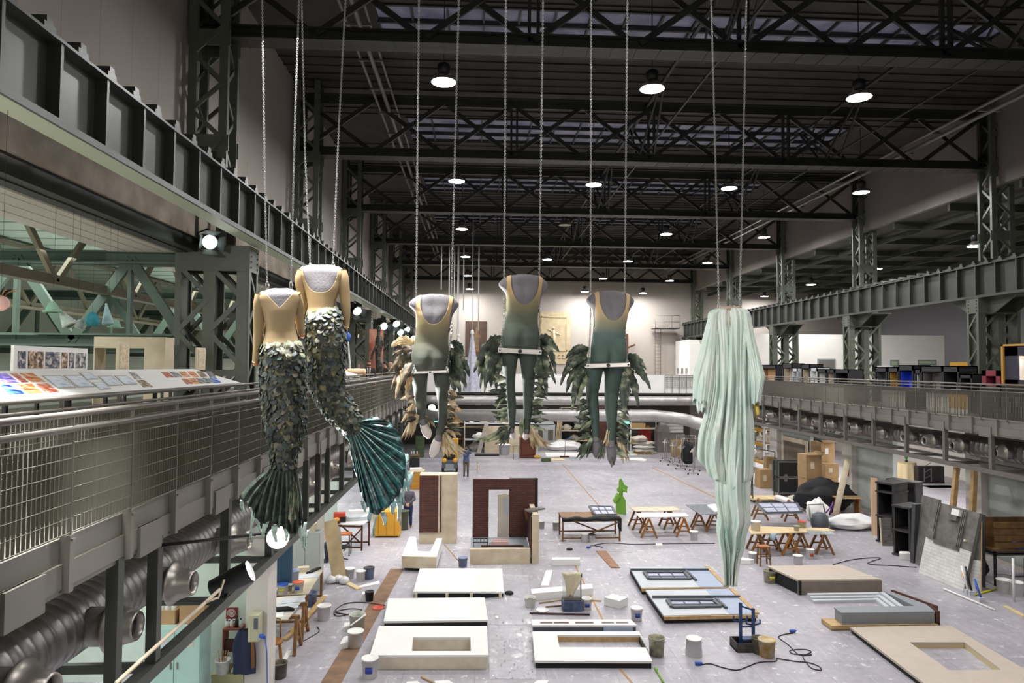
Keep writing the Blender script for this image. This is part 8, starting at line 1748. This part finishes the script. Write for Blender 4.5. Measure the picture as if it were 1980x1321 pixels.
bundle('dark bundle of cloths at the right edge below the crate',(t.location.x-.55,20.9,0),(.8,.5,.8),BLACKM,'dark_bundle',300);bundle('blue plastic bag at the right edge below the crate',(t.location.x+.35,20.2,.95),(.5,.4,.35),mat('blue_bag','#33518c',.5),'plastic_bag',301)
for u,v,lb in((1190,1110,'left'),(1290,1130,'right')):bucket('white bucket behind the right kerb, %s one'%lb,fR(u,v),.38,.19,top='open')
t=thing('crowd_barrier','dark steel barrier frame with white feet at the right edge','barrier',tuple(on_z(*fR(1240,1170))));[MB().tube([(x,0,0),(x,0,1.2)],.035,6).obj('post',WHITE if k==0 else BLACK,t)for k,x in enumerate((0,.35))];MB().tube([(0,0,.7),(.9,0,.7)],.03,6).obj('rail',BLACK,t)
def fK(u,v):return(1440+.27273*u,640+.27273*v)
mb=MB();zt=on_y(1600,647,45).z;xa=on_y(1455,680,45).x;xb=on_y(1826,680,45).x;mb.b2((xa,45,GALZ),(xb,45.15,zt));struct('wall_right_gallery',mb,WHITE,'white partition wall on the right gallery','wall')
for k,(u0,u1,v0,v1,m_,lb)in enumerate(((515,643,198,272,mat('dark_screen','#6f6f6a',.4),'grey screen window in the white partition'),(1030,1090,205,252,mat('green_glow_glass','#b4c4a0',.4),'small pale green window in the white partition'),(1226,1358,205,243,mat('green_glow_glass','#b4c4a0',.4),'wide pale green window in the white partition'))):
 A,B=on_y(*fK(u0,v0),44.98),on_y(*fK(u1,v1),44.98);mb=MB();mb.b2((A.x,44.95,B.z),(B.x,45.0,A.z));fr=struct('window_%d'%(20+k),mb,GREYP,lb,'window');mb=MB();mb.b2((A.x+.1,44.93,B.z+.1),(B.x-.1,44.96,A.z-.1));mb.obj('pane',m_,fr)
mb=MB();zt=on_y(1333,657,54.4).z;x0=on_y(1333,690,54.4).x;mb.b2((x0,54.4,GALZ),(x0+6,58.3,zt));struct('wall_cabin',mb,WHITE,'white cabin at the far end of the right gallery','wall')
for k in range(5):
 A=on_x(1294.5+8.2*k,717.5,x0-.012);mb=MB();mb.box((0,0,0),(.03,.55,.5));tag(mb.obj('framed_photo',BW,None,tuple(A)),ORD[k]+' from left of the small black and white photos on the white cabin','photo','photos on the white cabin')
p0=on_y(1274,725,57.6);p1=on_y(1274,635,57.6);t=thing('wall_ladder','steel wall ladder at the right corner of the end wall','ladder',(p0.x,57.9,GALZ));H=p1.z-GALZ;mb=MB();[mb.box((s*.24,0,H/2),(.05,.05,H))for s in(-1,1)];mb.obj('rail',RAILM,t);mb=MB();[mb.box((0,0,.3+.3*k),(.46,.03,.03))for k in range(int(H/.3)-1)];mb.obj('rungs',RAILM,t)
t=thing('ladder_platform','small railed platform at the top of the wall ladder','platform',(p0.x,57.3,GALZ+H));mb=MB();mb.b2((-.5,-.5,-.06),(1.6,.9,0));mb.obj('deck',STEELD,t);mb=MB();[mb.tube([(-.5,-.5,z),(1.6,-.5,z)],.025,6)for z in(.5,1.05)];[mb.tube([(x,-.5,0),(x,-.5,1.05)],.025,6)for x in(-.5,.2,.9,1.6)];mb.obj('guard_rail',RAILM,t)
XB=16.65;mb=MB();y0=on_x(1900,720,XB).y;y1=on_x(1468,720,XB).y
t=thing('display_bench','long black bench of model boxes behind the right railing','bench',(XB,y0+.1,GALZ));mb=MB();mb.b2((0,0,.70),(.9,y1-y0+.2,.76));mb.obj('top',BLACK,t);[MB().b2((.05,yy,0),(.85,yy+.06,.70)).obj('leg',BLACK,t)for yy in(0.1,4,8,12,16,19.9)]
ZB=GALZ+.76
DMB=mat('black_model_box','#222126',.6)
def model(u0,u1,vt,inner,label,h=None,m=DMB,inner_h=(.15,.8),X=XB,dep=.7):
 ya,yb=on_x(*fK(u1,300),X).y,on_x(*fK(u0,300),X).y;H=on_x(*fK((u0+u1)/2,vt),X).z-ZB;t=thing('model_box',label,'stage model',(X,(ya+yb)/2,ZB),0,'stage model boxes');W=yb-ya
 mb=MB();mb.b2((.0,-W/2,0),(dep,W/2,.04));mb.b2((0,-W/2,H-.04),(dep,W/2,H));mb.b2((0,-W/2,0),(dep,-W/2+.06,H));mb.b2((0,W/2-.06,0),(dep,W/2,H));mb.b2((dep-.04,-W/2,0),(dep,W/2,H));mb.b2((-.0,-W/2,H*.78),(.03,W/2,H));mb.obj('case',m,t)
 if inner:mb=MB();mb.b2((dep*.5,-W*.38,.04),(dep*.55,W*.38,H*.74));mb.b2((.1,-W*.3,.04),(.3,-W*.1,H*.3));mb.b2((.06,W/2-.1,.05),(dep-.1,W/2-.065,H*.74));mb.obj('inner_set',inner,t)
 return t
WARM=mat('warm_set','#d8a878',.6);OCHR=mat('ochre_set','#b98c3c',.6);BLUS=mat('royal_blue_set','#2440c8',.5)
model(110,220,240,WARM,'black model box with warm inside, nearest the robe');model(268,335,230,CREAM,'black model box with small cream figure');model(337,372,262,PALEG,'pale grey model box',m=PALEG);model(402,460,235,CREAM,'black tall model box between two pale ones');model(466,512,258,WHITE,'white lit model box',m=PALEG);model(516,575,270,WHITE,'black model box with white floor',);model(580,635,272,CREAM,'dark model box with beige wall');model(640,735,272,None,'low plain black model box');model(922,1006,255,DGREY,'black model box with white teeth along the top');model(1015,1086,255,OCHR,'black model box with ochre inside');model(1090,1192,242,BLUS,'black model box with royal blue panel');model(1202,1246,270,PALEG,'narrow black model box with grey figure');model(1248,1400,248,SGR,'long black model box with small grey sculpture');model(1402,1515,248,None,'long plain black model box');model(1520,1608,305,None,'low dark model box with a white mark')
mb=MB();[mb.b2((0,-.5+.12*k,0),(.1,-.44+.12*k,.06))for k in range(8)];q=on_x(*fK(962,257),XB);tag(mb.obj('white_teeth',WHITE,None,(XB+.1,q.y,q.z)),'row of small white teeth on top of a model box','model piece')
q=on_x(*fK(1570,300),XB+2.9)
for k,(dy,z0,h,lb)in enumerate(((0,0,1.12,'lowest'),(.1,1.13,.36,'second'),(-.1,1.5,.36,'topmost'))):put('ochre_crate','ochre wooden crate behind the model boxes, %s of its stack'%lb,'crate',(XB+2.9,q.y+dy,GALZ+z0),(.7,1.1,h),YEL if k else OCHR)
X2=16.6
A,B=on_x(*fK(1680,280),X2),on_x(*fK(1812,385),X2);t=thing('red_frame','dark red model frame beside the big framed model','stage model',(X2,A.y,GALZ));W=B.y-A.y;zz0,zz1=B.z-GALZ-.05,A.z-GALZ;REDF=mat('wine_red','#7c2838',.5)
mb=MB();w4=.18;mb.b2((0,0,zz0),(.3,W,zz0+.05));mb.b2((0,0,zz1-w4),(.3,W,zz1));mb.b2((0,0,zz0),(.3,w4*-1,zz1));mb.b2((0,W,zz0),(.3,W-w4*-1,zz1));mb.obj('frame',REDF,t);mb=MB();mb.b2((.25,0,zz0),(.3,W,zz1));mb.obj('dark_back',BLACK,t);mb=MB();mb.b2((0,W,0),(.3,0,zz0));mb.obj('plinth',BLACK,t)
A,B=on_x(*fK(1815,97),X2),on_x(2060,745,X2);t=thing('framed_model','big ochre-edged stage model with lit white room at the right edge','stage model',(X2,A.y,GALZ));W=B.y-A.y;z1_=A.z-GALZ;z0_=on_x(*fK(1820,388),X2).z-GALZ
mb=MB();mb.b2((0,W,z0_),(1.2,0,z0_+.06));mb.b2((0,W,z1_-.06),(1.2,0,z1_));mb.b2((0,0,z0_),(1.2,-.08,z1_));mb.b2((1.15,W,z0_),(1.2,0,z1_));mb.obj('case',OCHR,t);H_=z1_-z0_
mb=MB();mb.b2((.05,0,z0_),(.1,W,z0_+H_*.15));mb.b2((.05,0,z0_+H_*.72),(.1,W,z1_-.05));mb.b2((.05,-.1,z0_),(.1,W*.26,z1_-.05));mb.obj('dark_surround',mat('navy_surround','#2a2836',.6),t);mb=MB();mb.b2((.9,W,z0_+.1),(1.0,0,z1_-.1));mb.b2((.12,-.13,z0_+H_*.15),(.9,-.09,z0_+H_*.72));mb.b2((.12,-.5,z0_+H_*.15),(.3,-.45,z0_+H_*.62));mb.b2((.1,0,z0_+H_*.13),(.9,W,z0_+H_*.15));mb.obj('white_room',WHITE,t);mb=MB();mb.b2((0,W,0),(1.2,0,z0_));mb.obj('plinth',BLACK,t)
l_=bpy.data.lights.new('model_lamp','POINT');l_.energy=14;l_.shadow_soft_size=.05;lo=bpy.data.objects.new('model_lamp',l_);COL.objects.link(lo);lo.location=(X2+.5,A.y+W*.4,GALZ+z1_-.25)
A,B=on_y(900,621,BACK-.05),on_y(941,690,BACK-.05);t=thing('tapestry','dark brown painted hanging with a pale figure on the end wall','painting',(A.x,BACK-.06,B.z));mb=MB();mb.b2((0,0,0),(B.x-A.x,.05,A.z-B.z));mb.obj('canvas',mat('umber_canvas','#4e3a2c',.8,c2='#3c2c22',scale=2),t);M_=Matrix(((1,0,0),(0,0,1),(0,1,0)));mb=MB();mb.prism([(.65,.4),(.75,1.2),(.6,1.9),(.85,2.0),(.9,2.5),(1.05,2.5),(1.1,2.0),(1.3,1.8),(1.15,1.2),(1.2,.4)],-.02,.0,M=M_);mb.obj('painted_figure',mat('umber_figure','#7a6248',.8,c2='#5c4632',scale=3),t)
A,B=on_y(1040,603,BACK-.05),on_y(1103,704,BACK-.05);W,H=B.x-A.x,A.z-B.z;t=thing('wall_relief','cream panel with framed relief and meander border on the end wall','relief panel',(A.x,BACK-.1,B.z));RC=mat('relief_cream','#b8a888',.7,c2='#a8987a',scale=2);mb=MB();mb.b2((0,0,0),(W,.08,H));mb.obj('panel',RC,t);mb=MB();[mb.b2(a,b)for a,b in(((.3,-.05,1.1),(W-.3,0,1.2)),((.3,-.05,H-.5),(W-.3,0,H-.4)),((.3,-.05,1.1),(.4,0,H-.4)),((W-.4,-.05,1.1),(W-.3,0,H-.4)))];mb.obj('inner_frame',RC,t)
mb=MB();[mb.b2((.3+.36*k,-.03,.45),(.55+.36*k,0,.5))for k in range(7)];[mb.b2((.3+.36*k,-.03,.45),(.34+.36*k,0,.75))for k in range(7)];[mb.b2((.3+.36*k,-.03,.7),(.48+.36*k,0,.75))for k in range(7)];mb.obj('meander_border',mat('relief_dark','#8a7a5c',.7),t)
mb=MB();mb.tube([(W*.45,-.02,1.5),(W*.5,-.06,2.2),(W*.48,-.06,2.9)],[.06,.14,.1],8);mb.tube([(W*.5,-.04,2.7),(W*.3,-.04,3.0)],.05,6);mb.tube([(W*.5,-.04,2.7),(W*.68,-.04,2.5)],.05,6);mb.lathe([(.02,0),(.12,.1),(.02,.24)],8,c=(W*.48,-.04,2.95));mb.obj('relief_figure',mat('relief_pale','#c9bc9e',.7),t)
A=on_y(1212,640,BACK-.3);t=thing('wooden_cross_post','dark wooden post with a side arm against the end wall','post',(A.x,BACK-.4,GALZ));MB().box((0,0,2.2),(.18,.18,4.4)).obj('upright',WOODD,t);MB().bar((0,0,3.2),(.7,0,3.5),.14,.14).obj('side_arm',WOODD,t)
def far_dress(px,py0,py1,d,wpx,label,m):
 a,b=on_y(px,py0,d),on_y(px,py1,d);h=a.z-b.z;w_=wpx*d/F/2;t=thing('pale_costume',label,'costume',tuple(b));rows=[]
 for i in range(14):
  f=i/13;r=w_*(1-f)**.75*(1 if f<.6 else .8)+.03;rows.append([(r*(1+.12*math.sin(7*q))*math.cos(q),r*(1+.12*math.sin(7*q))*math.sin(q),h*f)for q in[2*PI*k/28 for k in range(28)]])
 MBg=MB();MBg.grid(rows,closed_u=True);MBg.obj('gown',m,t);mb=MB();mb.lathe([(.02,h*.97),(.10,h*1.0),(.07,h*1.05),(.01,h*1.07)],10);mb.obj('tip',WHITE,t);mb=MB();mb.tube([(0,0,h),(0,0,EYE+7.2-b.z)],.012,5);mb.obj('hanging_wire',PALEG,t);return t
PALV=mat('pale_lilac_gauze','#c6c6d2',.6,c2='#a9a9bb',scale=8)
far_dress(912,645,757,32.1,30,'pale pointed gown hanging far off between the left and middle figures',PALV);far_dress(886,650,700,40.5,10,'small white hanging shape beside the pointed gown',WHITE)
for k,(px,y0_,y1_)in enumerate(((853,490,560),(868,505,600),(878,500,600),(884,495,690),(896,505,600),(925,500,640))):a,b=on_y(px,y0_,40.5),on_y(px,y1_,40.5);mb=MB();mb.tube([(0,0,0),(0,0,EYE+7.2-b.z)],.035,5);tag(mb.obj('hanging_string',WHITE,None,tuple(b)),ORD[k]+' from left of the thin white strings by the far gown','cord','white cords by the far gown')
p=on_y(672,650,25.8);t=thing('ribbon_poles','blue tied bundle of thin white poles behind the mermaid sleeve','poles',(p.x,25.8,GALZ));H=on_y(672,645,25.8).z-GALZ;[MB().tube([(dx,.2,0),(0,0,H)],.022,6).obj('pole',WHITE,t)for dx in(-.12,.16,.24)];MB().lathe([(.05,H-.3),(.14,H-.1),(.05,H+.05)],8).obj('blue_ribbon',LBLU,t)
p=on_y(690,720,24.5);mb=MB();mb.tube([(-.45,0,-.02),(.3,-.1,-.02)],.15,16);mb2=tag(mb.obj('leather_roll',mat('tan_roll','#8f7355',.7),None,(p.x,24.5,p.z)),'tan cylindrical drum lying on the left gallery stand','drum');
t=thing('display_board','second white sloping display board beyond the mermaids','display board',(-4.08,18.2,GALZ));mb=MB();mb.prism([(0,1.2),(-.74,1.42),(-.74,1.39),(0,1.17)],0,7.0,M=Matrix(((1,0,0),(0,0,1),(0,1,0))));mb.obj('panel',WHITE,t);[MB().b2((-.7,y,0),(-.65,y+.05,1.38)).obj('leg',BLACK,t)for y in(.3,3.4,6.5)];[MB().b2((-.1,y,0),(-.05,y+.05,1.18)).obj('leg',BLACK,t)for y in(.3,3.4,6.5)]
p=on_y(726,690,30);t=thing('painted_screen','reddish painted panel on the left gallery behind the visitors','painted panel',(p.x,30,GALZ));MB().b2((-.28,0,0),(.32,.06,3.15)).obj('panel',mat('salmon_panel','#d8a890',.7,c2='#b0452c',scale=1.2),t)
p=on_y(730,690,29.5);t=thing('ornate_statue','dark and silver ornamental figure beside the reddish panel','statue',(p.x+.05,29.5,GALZ));mb=MB();limb(mb,dense([(Vector((0,0,.9)),.1,.1),(Vector((.04,0,1.5)),.16,.12),(Vector((-.03,0,2.0)),.12,.1),(Vector((.02,0,2.6)),.18,.12),(Vector((-.02,0,2.9)),.07,.07),(Vector((0,0,3.15)),.1,.1),(Vector((0,0,3.3)),.03,.03)]));limb(mb,dense([(Vector((.1,0,2.6)),.06,.06),(Vector((-.2,-.1,2.2)),.05,.05),(Vector((-.3,-.1,1.8)),.05,.05)]));mb.obj('figure',mat('dark_silver','#6a645c',.35,.5,c2='#2d2a28',scale=12),t);MB().box((0,0,.45),(.4,.4,.9)).obj('pedestal',CREAM,t)
p=on_y(785,690,46);t=thing('white_screen','bright white panel at the far end of the left gallery','panel',(p.x,46,GALZ));MB().b2((-.3,0,0),(.5,.08,3.0)).obj('panel',WHITE,t)
SKIN=mat('skin','#c99a80',.6)
def person(loc,rz,label,J,top,bottom,shoes,hair,H=1.72,long_sleeve=True,gallery=None,tie=False,group=None,hat=None,beard=False):
 """J: dict of elbow/wrist/knee/ankle offsets; the figure faces local -Y"""
 k=H/1.72;t=thing('person',label,'person',loc,rz,group)
 def V(x,y,z):return Vector((x*k,y*k,z*k))
 hipz=J.get('hip',.92);lean_=J.get('lean',0.0)
 def up(x,y,z):return V(x,y+lean_*(z-hipz),z-.92+hipz)
 def tor(mb,g=0.0,z0=.80,z1=1.54):
  T=[(.80,.150,.105,.0),(.88,.168,.115,.0),(.96,.165,.11,.0),(1.08,.145,.10,.0),(1.22,.165,.11,.0),(1.33,.185,.112,.0),(1.40,.175,.095,.0),(1.445,.115,.075,.005),(1.48,.062,.062,.01),(1.54,.055,.056,.005)]
  rows=[];n=24
  for i in range(25):
   z=z0+(z1-z0)*i/24;a,b,y=lut(T,z);c=up(0,y,z);rows.append([c+Vector(((a+g)*k*math.sin(q),-(b+g)*k*math.cos(q),0))for q in[2*PI*j/n for j in range(n)]])
  mb.grid(rows,closed_u=True);q=len(mb.v);mb.f.append(list(reversed(range(q-n*25,q-n*24))));mb.sm.append(True);mb.mi.append(0);mb.f.append(list(range(q-n,q)));mb.sm.append(True);mb.mi.append(0)
 def arm(mb,s,g=0.0,upto=1.0):
  sh=up(s*.175,0,1.385);el=up(*J['el'+('R' if s>0 else 'L')]);wr=up(*J['wr'+('R' if s>0 else 'L')])
  P=[(sh.lerp(up(s*.1,0,1.38),.6),.05,.05),(sh,.058,.058),(sh.lerp(el,.5),.049,.049),(el,.041,.041)]
  if upto>.6:P+=[(el.lerp(wr,.4),.040,.040),(wr,.027,.027)]
  limb(mb,dense([(p,(a+g)*k,(b+g)*k)for p,a,b in P],3),14);return el,wr
 def leg(mb,s,g=0.0,foot=True):
  hp=V(s*.09,0,hipz-.04);kn=V(*J.get('kn'+('R' if s>0 else 'L'),(s*.10,-.01,.48)));an=V(*J.get('an'+('R' if s>0 else 'L'),(s*.11,.02,.08)))
  limb(mb,dense([(p,(a+g)*k,(b+g)*k)for p,a,b in((hp,.088,.095),(hp.lerp(kn,.45),.078,.08),(kn,.056,.058),(kn.lerp(an,.35),.055,.056),(an,.038,.04))],4),14);return an
 mb=MB();tor(mb);ends=[]
 for s in(-1,1):
  el,wr=arm(mb,s);d=(wr-el).normalized();an=leg(mb,s);limb(mb,dense([(an+V(0,.05,-.03),.035*k,.035*k),(an+V(0,-.02,-.045),.04*k,.032*k),(an+V(0,-.13,-.055),.04*k,.022*k),(an+V(0,-.17,-.06),.025*k,.014*k)]),10)
  sd=d.cross(Vector((0,1,0.2))).normalized();nn=sd.cross(d)
  limb(mb,[(wr-d*.01,.024*k,.018*k),(wr+d*.04*k,.036*k,.018*k),(wr+d*.09*k,.038*k,.016*k)],10)
  for f in range(4):b=wr+d*.085*k+sd*(f-1.5)*.019*k;L_=(.065,.078,.074,.058)[f]*k;limb(mb,[(b,.0095*k,.0095*k),(b+d*L_*.55+nn*.006,.009*k,.009*k),(b+d*L_*.9+nn*.022,.0075*k,.0075*k)],7)
  b=wr+d*.03*k-sd*.03*k*s;limb(mb,[(b,.012*k,.012*k),(b+d*.035*k-sd*.022*k*s,.0105*k,.0105*k),(b+d*.065*k-sd*.026*k*s,.008*k,.008*k)],7)
 hd=V(*J.get('head',(0,-.02,1.615)));hd.z+=(hipz-.92)*k;hd.y+=lean_*.7*k;rows=[]
 for z,a,b,y in((-.125,.035,.045,-.02),(-.11,.052,.062,-.025),(-.07,.064,.08,-.012),(-.02,.072,.092,0),(.03,.075,.098,.004),(.075,.068,.088,.008),(.105,.045,.06,.012),(.118,.015,.02,.012)):rows.append((hd+V(0,y,z),a*k,b*k))
 limb(mb,dense(rows,3),20);limb(mb,[(hd+V(0,-.085,.015),.008,.008),(hd+V(0,-.108,-.018),.014*k,.014*k),(hd+V(0,-.095,-.03),.012*k,.01)],8)
 for s in(-1,1):limb(mb,[(hd+V(s*.072,.005,-.03),.008,.016),(hd+V(s*.08,.01,-.005),.01,.02),(hd+V(s*.075,.01,.02),.006,.012)],8)
 remesh(mb.obj('body',SKIN,t),.0095*k,2)
 for s in(-1,1):e=MB();e.lathe([(.002,-.009),(.009,-.004),(.011,0),(.009,.004),(.002,.009)],8,c=hd+V(s*.03,-.088,.012));e.obj('eye',BLACK,t)
 e=MB();e.box(hd+V(0,-.088,-.058),(.04*k,.012,.007));e.obj('mouth',mat('lips','#9a5a50',.6),t)
 if hair:
  h_=MB();R_=[];n=20
  for i in range(9):
   f=i/8;z=.137-f*.14;a=.089*math.sin(min(1,.15+f*1.1)*PI/2);b=.113*math.sin(min(1,.15+f*1.1)*PI/2);R_.append([hd+V(a*math.sin(q),.012-b*math.cos(q)*(1 if math.cos(q)<0 else .97-.1*f),z+(.035*f if math.cos(q)>.3 else-.035*f))for q in[2*PI*j/n for j in range(n)]])
  h_.grid(R_,closed_u=True);h_.f.append(list(reversed(range(n))));h_.sm.append(True);h_.mi.append(0);h_.obj('hair',hair,t,thick=.012)
 if beard:b_=MB();limb(b_,[(hd+V(0,-.027,-.132),.03*k,.045*k),(hd+V(0,-.028,-.112),.057*k,.068*k),(hd+V(0,-.016,-.078),.067*k,.083*k),(hd+V(0,-.006,-.05),.071*k,.082*k)],18);b_.obj('beard',hair,t)
 if hat:b_=MB();b_.lathe([(.11,.05),(.095,.07),(.085,.13),(.03,.15)],16,c=hd);b_.obj('cap',hat,t)
 mb=MB();tor(mb,.014,.84,1.46);[arm(mb,s,.012,1.0 if long_sleeve else .5)for s in(-1,1)];remesh(mb.obj('jacket' if tie else 'shirt',top,t),.011*k,3)
 mb=MB();tor(mb,.010,.80,1.02);[leg(mb,s,.012)for s in(-1,1)];remesh(mb.obj('trousers',bottom,t),.011*k,3)
 for s in(-1,1):an=V(*J.get('an'+('R' if s>0 else 'L'),(s*.11,.02,.08)));mb=MB();limb(mb,dense([(an+V(0,.06,-.035),.045*k,.045*k),(an+V(0,-.02,-.035),.05*k,.044*k),(an+V(0,-.13,-.05),.047*k,.03*k),(an+V(0,-.2,-.055),.03*k,.02*k)]),12);mb.obj('shoe',shoes,t)
 if tie:
  c=up(0,-.118,1.28);mb=MB();mb.add([up(-.07,-.118,1.43),up(.07,-.118,1.43),up(.03,-.152,1.02),up(-.03,-.152,1.02),up(-.075,-.09,1.42),up(.075,-.09,1.42),up(.03,-.11,1.02),up(-.03,-.11,1.02)],[(0,1,2,3),(7,6,5,4),(0,4,5,1),(1,5,6,2),(2,6,7,3),(3,7,4,0)]);mb.obj('white_shirt',WHITE,t)
  mb=MB();mb.add([up(-.02,-.130,1.43),up(.02,-.130,1.43),up(.028,-.160,1.08),up(0,-.160,1.03),up(-.028,-.160,1.08),up(-.02,-.12,1.42),up(.02,-.12,1.42),up(.028,-.135,1.08),up(0,-.135,1.03),up(-.028,-.135,1.08)],[(0,1,2,3,4),(9,8,7,6,5)]+[(i,(i+1)%5,5+(i+1)%5,5+i)for i in range(5)]);mb.obj('necktie',mat('dark_tie','#5a3a3c',.6),t)
 return t
NAVY=mat('navy_trousers','#20283c',.8);HAIRD=mat('dark_hair','#241a14',.7);HAIRB=mat('brown_hair','#4a3322',.7);SHOEB=mat('dark_shoe','#1c1a1a',.5);SHOET=mat('tan_shoe','#a98250',.6)
DN=dict(elL=(-.235,.02,1.13),wrL=(-.25,-.03,.90),elR=(.235,.02,1.13),wrR=(.25,-.03,.90))
p=on_z(789,1020);person((p.x,p.y,0),R(178),'person in grey shirt and blue trousers standing with hands behind the back',dict(elL=(-.26,.09,1.14),wrL=(-.06,.17,.99),elR=(.26,.09,1.14),wrR=(.06,.17,.97)),mat('grey_shirt','#5d5a66',.8),mat('blue_jeans','#26355e',.8),SHOET,HAIRD)
p=on_z(901,921);person((p.x,p.y,0),R(0),'person in blue jumper raising both hands to the face to take a picture',dict(elL=(-.27,-.16,1.36),wrL=(-.10,-.22,1.56),elR=(.27,-.16,1.36),wrR=(.10,-.22,1.56)),mat('blue_jumper','#33415f',.8,c2='#5f6d96',scale=2),mat('olive_trousers','#5c564a',.8),SHOEB,HAIRD,1.74)
c=MB();c.box((0,0,0),(.16,.03,.09));tag(c.obj('small_camera',BLACK,None,(p.x,p.y-.27,1.62)),'small black camera held by the person in the blue jumper','camera')
p=on_z(*fL(1065,520));t=person((p.x-.05,p.y+.1,0),R(-80),'person in grey vest and orange cap sitting at the far left table',dict(hip=.60,lean=-.12,elL=(-.23,-.12,1.15),wrL=(-.16,-.36,1.12),elR=(.23,-.12,1.15),wrR=(.16,-.36,1.12),knL=(-.11,-.42,.58),knR=(.11,-.42,.58),anL=(-.11,-.40,.08),anR=(.11,-.40,.08)),mat('grey_vest','#8a8a8a',.8),NAVY,SHOEB,HAIRB,1.7,hat=mat('orange_cap','#e8a040',.7))
c=thing('office_chair','black swivel chair under the seated person','chair',(p.x-.05,p.y+.1,0));mb=MB();mb.box((0,0,.46),(.44,.44,.06));mb.obj('seat',BLACKM,c,bevel=.02);mb=MB();mb.tube([(0,0,.08),(0,0,.44)],.03,8);mb.obj('column',BLACK,c)
for q in range(5):mb=MB();a=q*2*PI/5;mb.tube([(0,0,.1),(.3*math.cos(a),.3*math.sin(a),.05)],.022,6);mb.obj('leg',BLACK,c)
mb=MB();mb.box((-.24,0,.72),(.05,.4,.42));mb.obj('backrest',mat('red_back','#8a2c2c',.7),c,bevel=.02)
p=on_y(713,712,27.0);person((p.x,27.0,GALZ),R(12),'person in dark suit, white shirt and tie raising one hand on the left gallery',dict(elL=(-.31,-.06,1.18),wrL=(-.36,-.16,1.42),elR=(.24,.02,1.13),wrR=(.24,-.1,.92)),mat('dark_suit','#25222a',.8),mat('dark_suit','#25222a',.8),SHOEB,HAIRB,1.76,tie=True,beard=True)
p=on_y(745,712,32.6);person((p.x,32.6,GALZ),R(-50),'person with dark curly hair and olive jacket on the left gallery',DN,mat('olive_jacket','#4a4434',.8),NAVY,SHOEB,HAIRD,1.72)
p=on_y(755,712,34.2);person((p.x,34.2,GALZ),R(-40),'balding person half hidden behind the curly-haired visitor',DN,mat('beige_shirt','#8a7a6a',.8),NAVY,SHOEB,None,1.72)
p=on_y(975,715,50.5);person((p.x,50.5,GALZ),R(80),'person with dark hair behind the far parapet, left one',DN,BLACKM,NAVY,SHOEB,HAIRD,1.7)
p=on_y(1017,715,50.5);person((p.x,50.5,GALZ),R(-20),'person in dark clothes behind the far parapet, right one',DN,BLACKM,NAVY,SHOEB,HAIRD,1.5)
p=on_z(1787,905);person((p.x,p.y,0),R(20),'person whose dark legs show under the right duct, left one',DN,BLACKM,NAVY,SHOEB,HAIRD,1.75)
p=on_z(1840,909);person((p.x,p.y,0),R(-20),'person whose dark legs show under the right duct, right one',DN,mat('grey_vest','#8a8a8a',.8),NAVY,SHOEB,HAIRB,1.72)
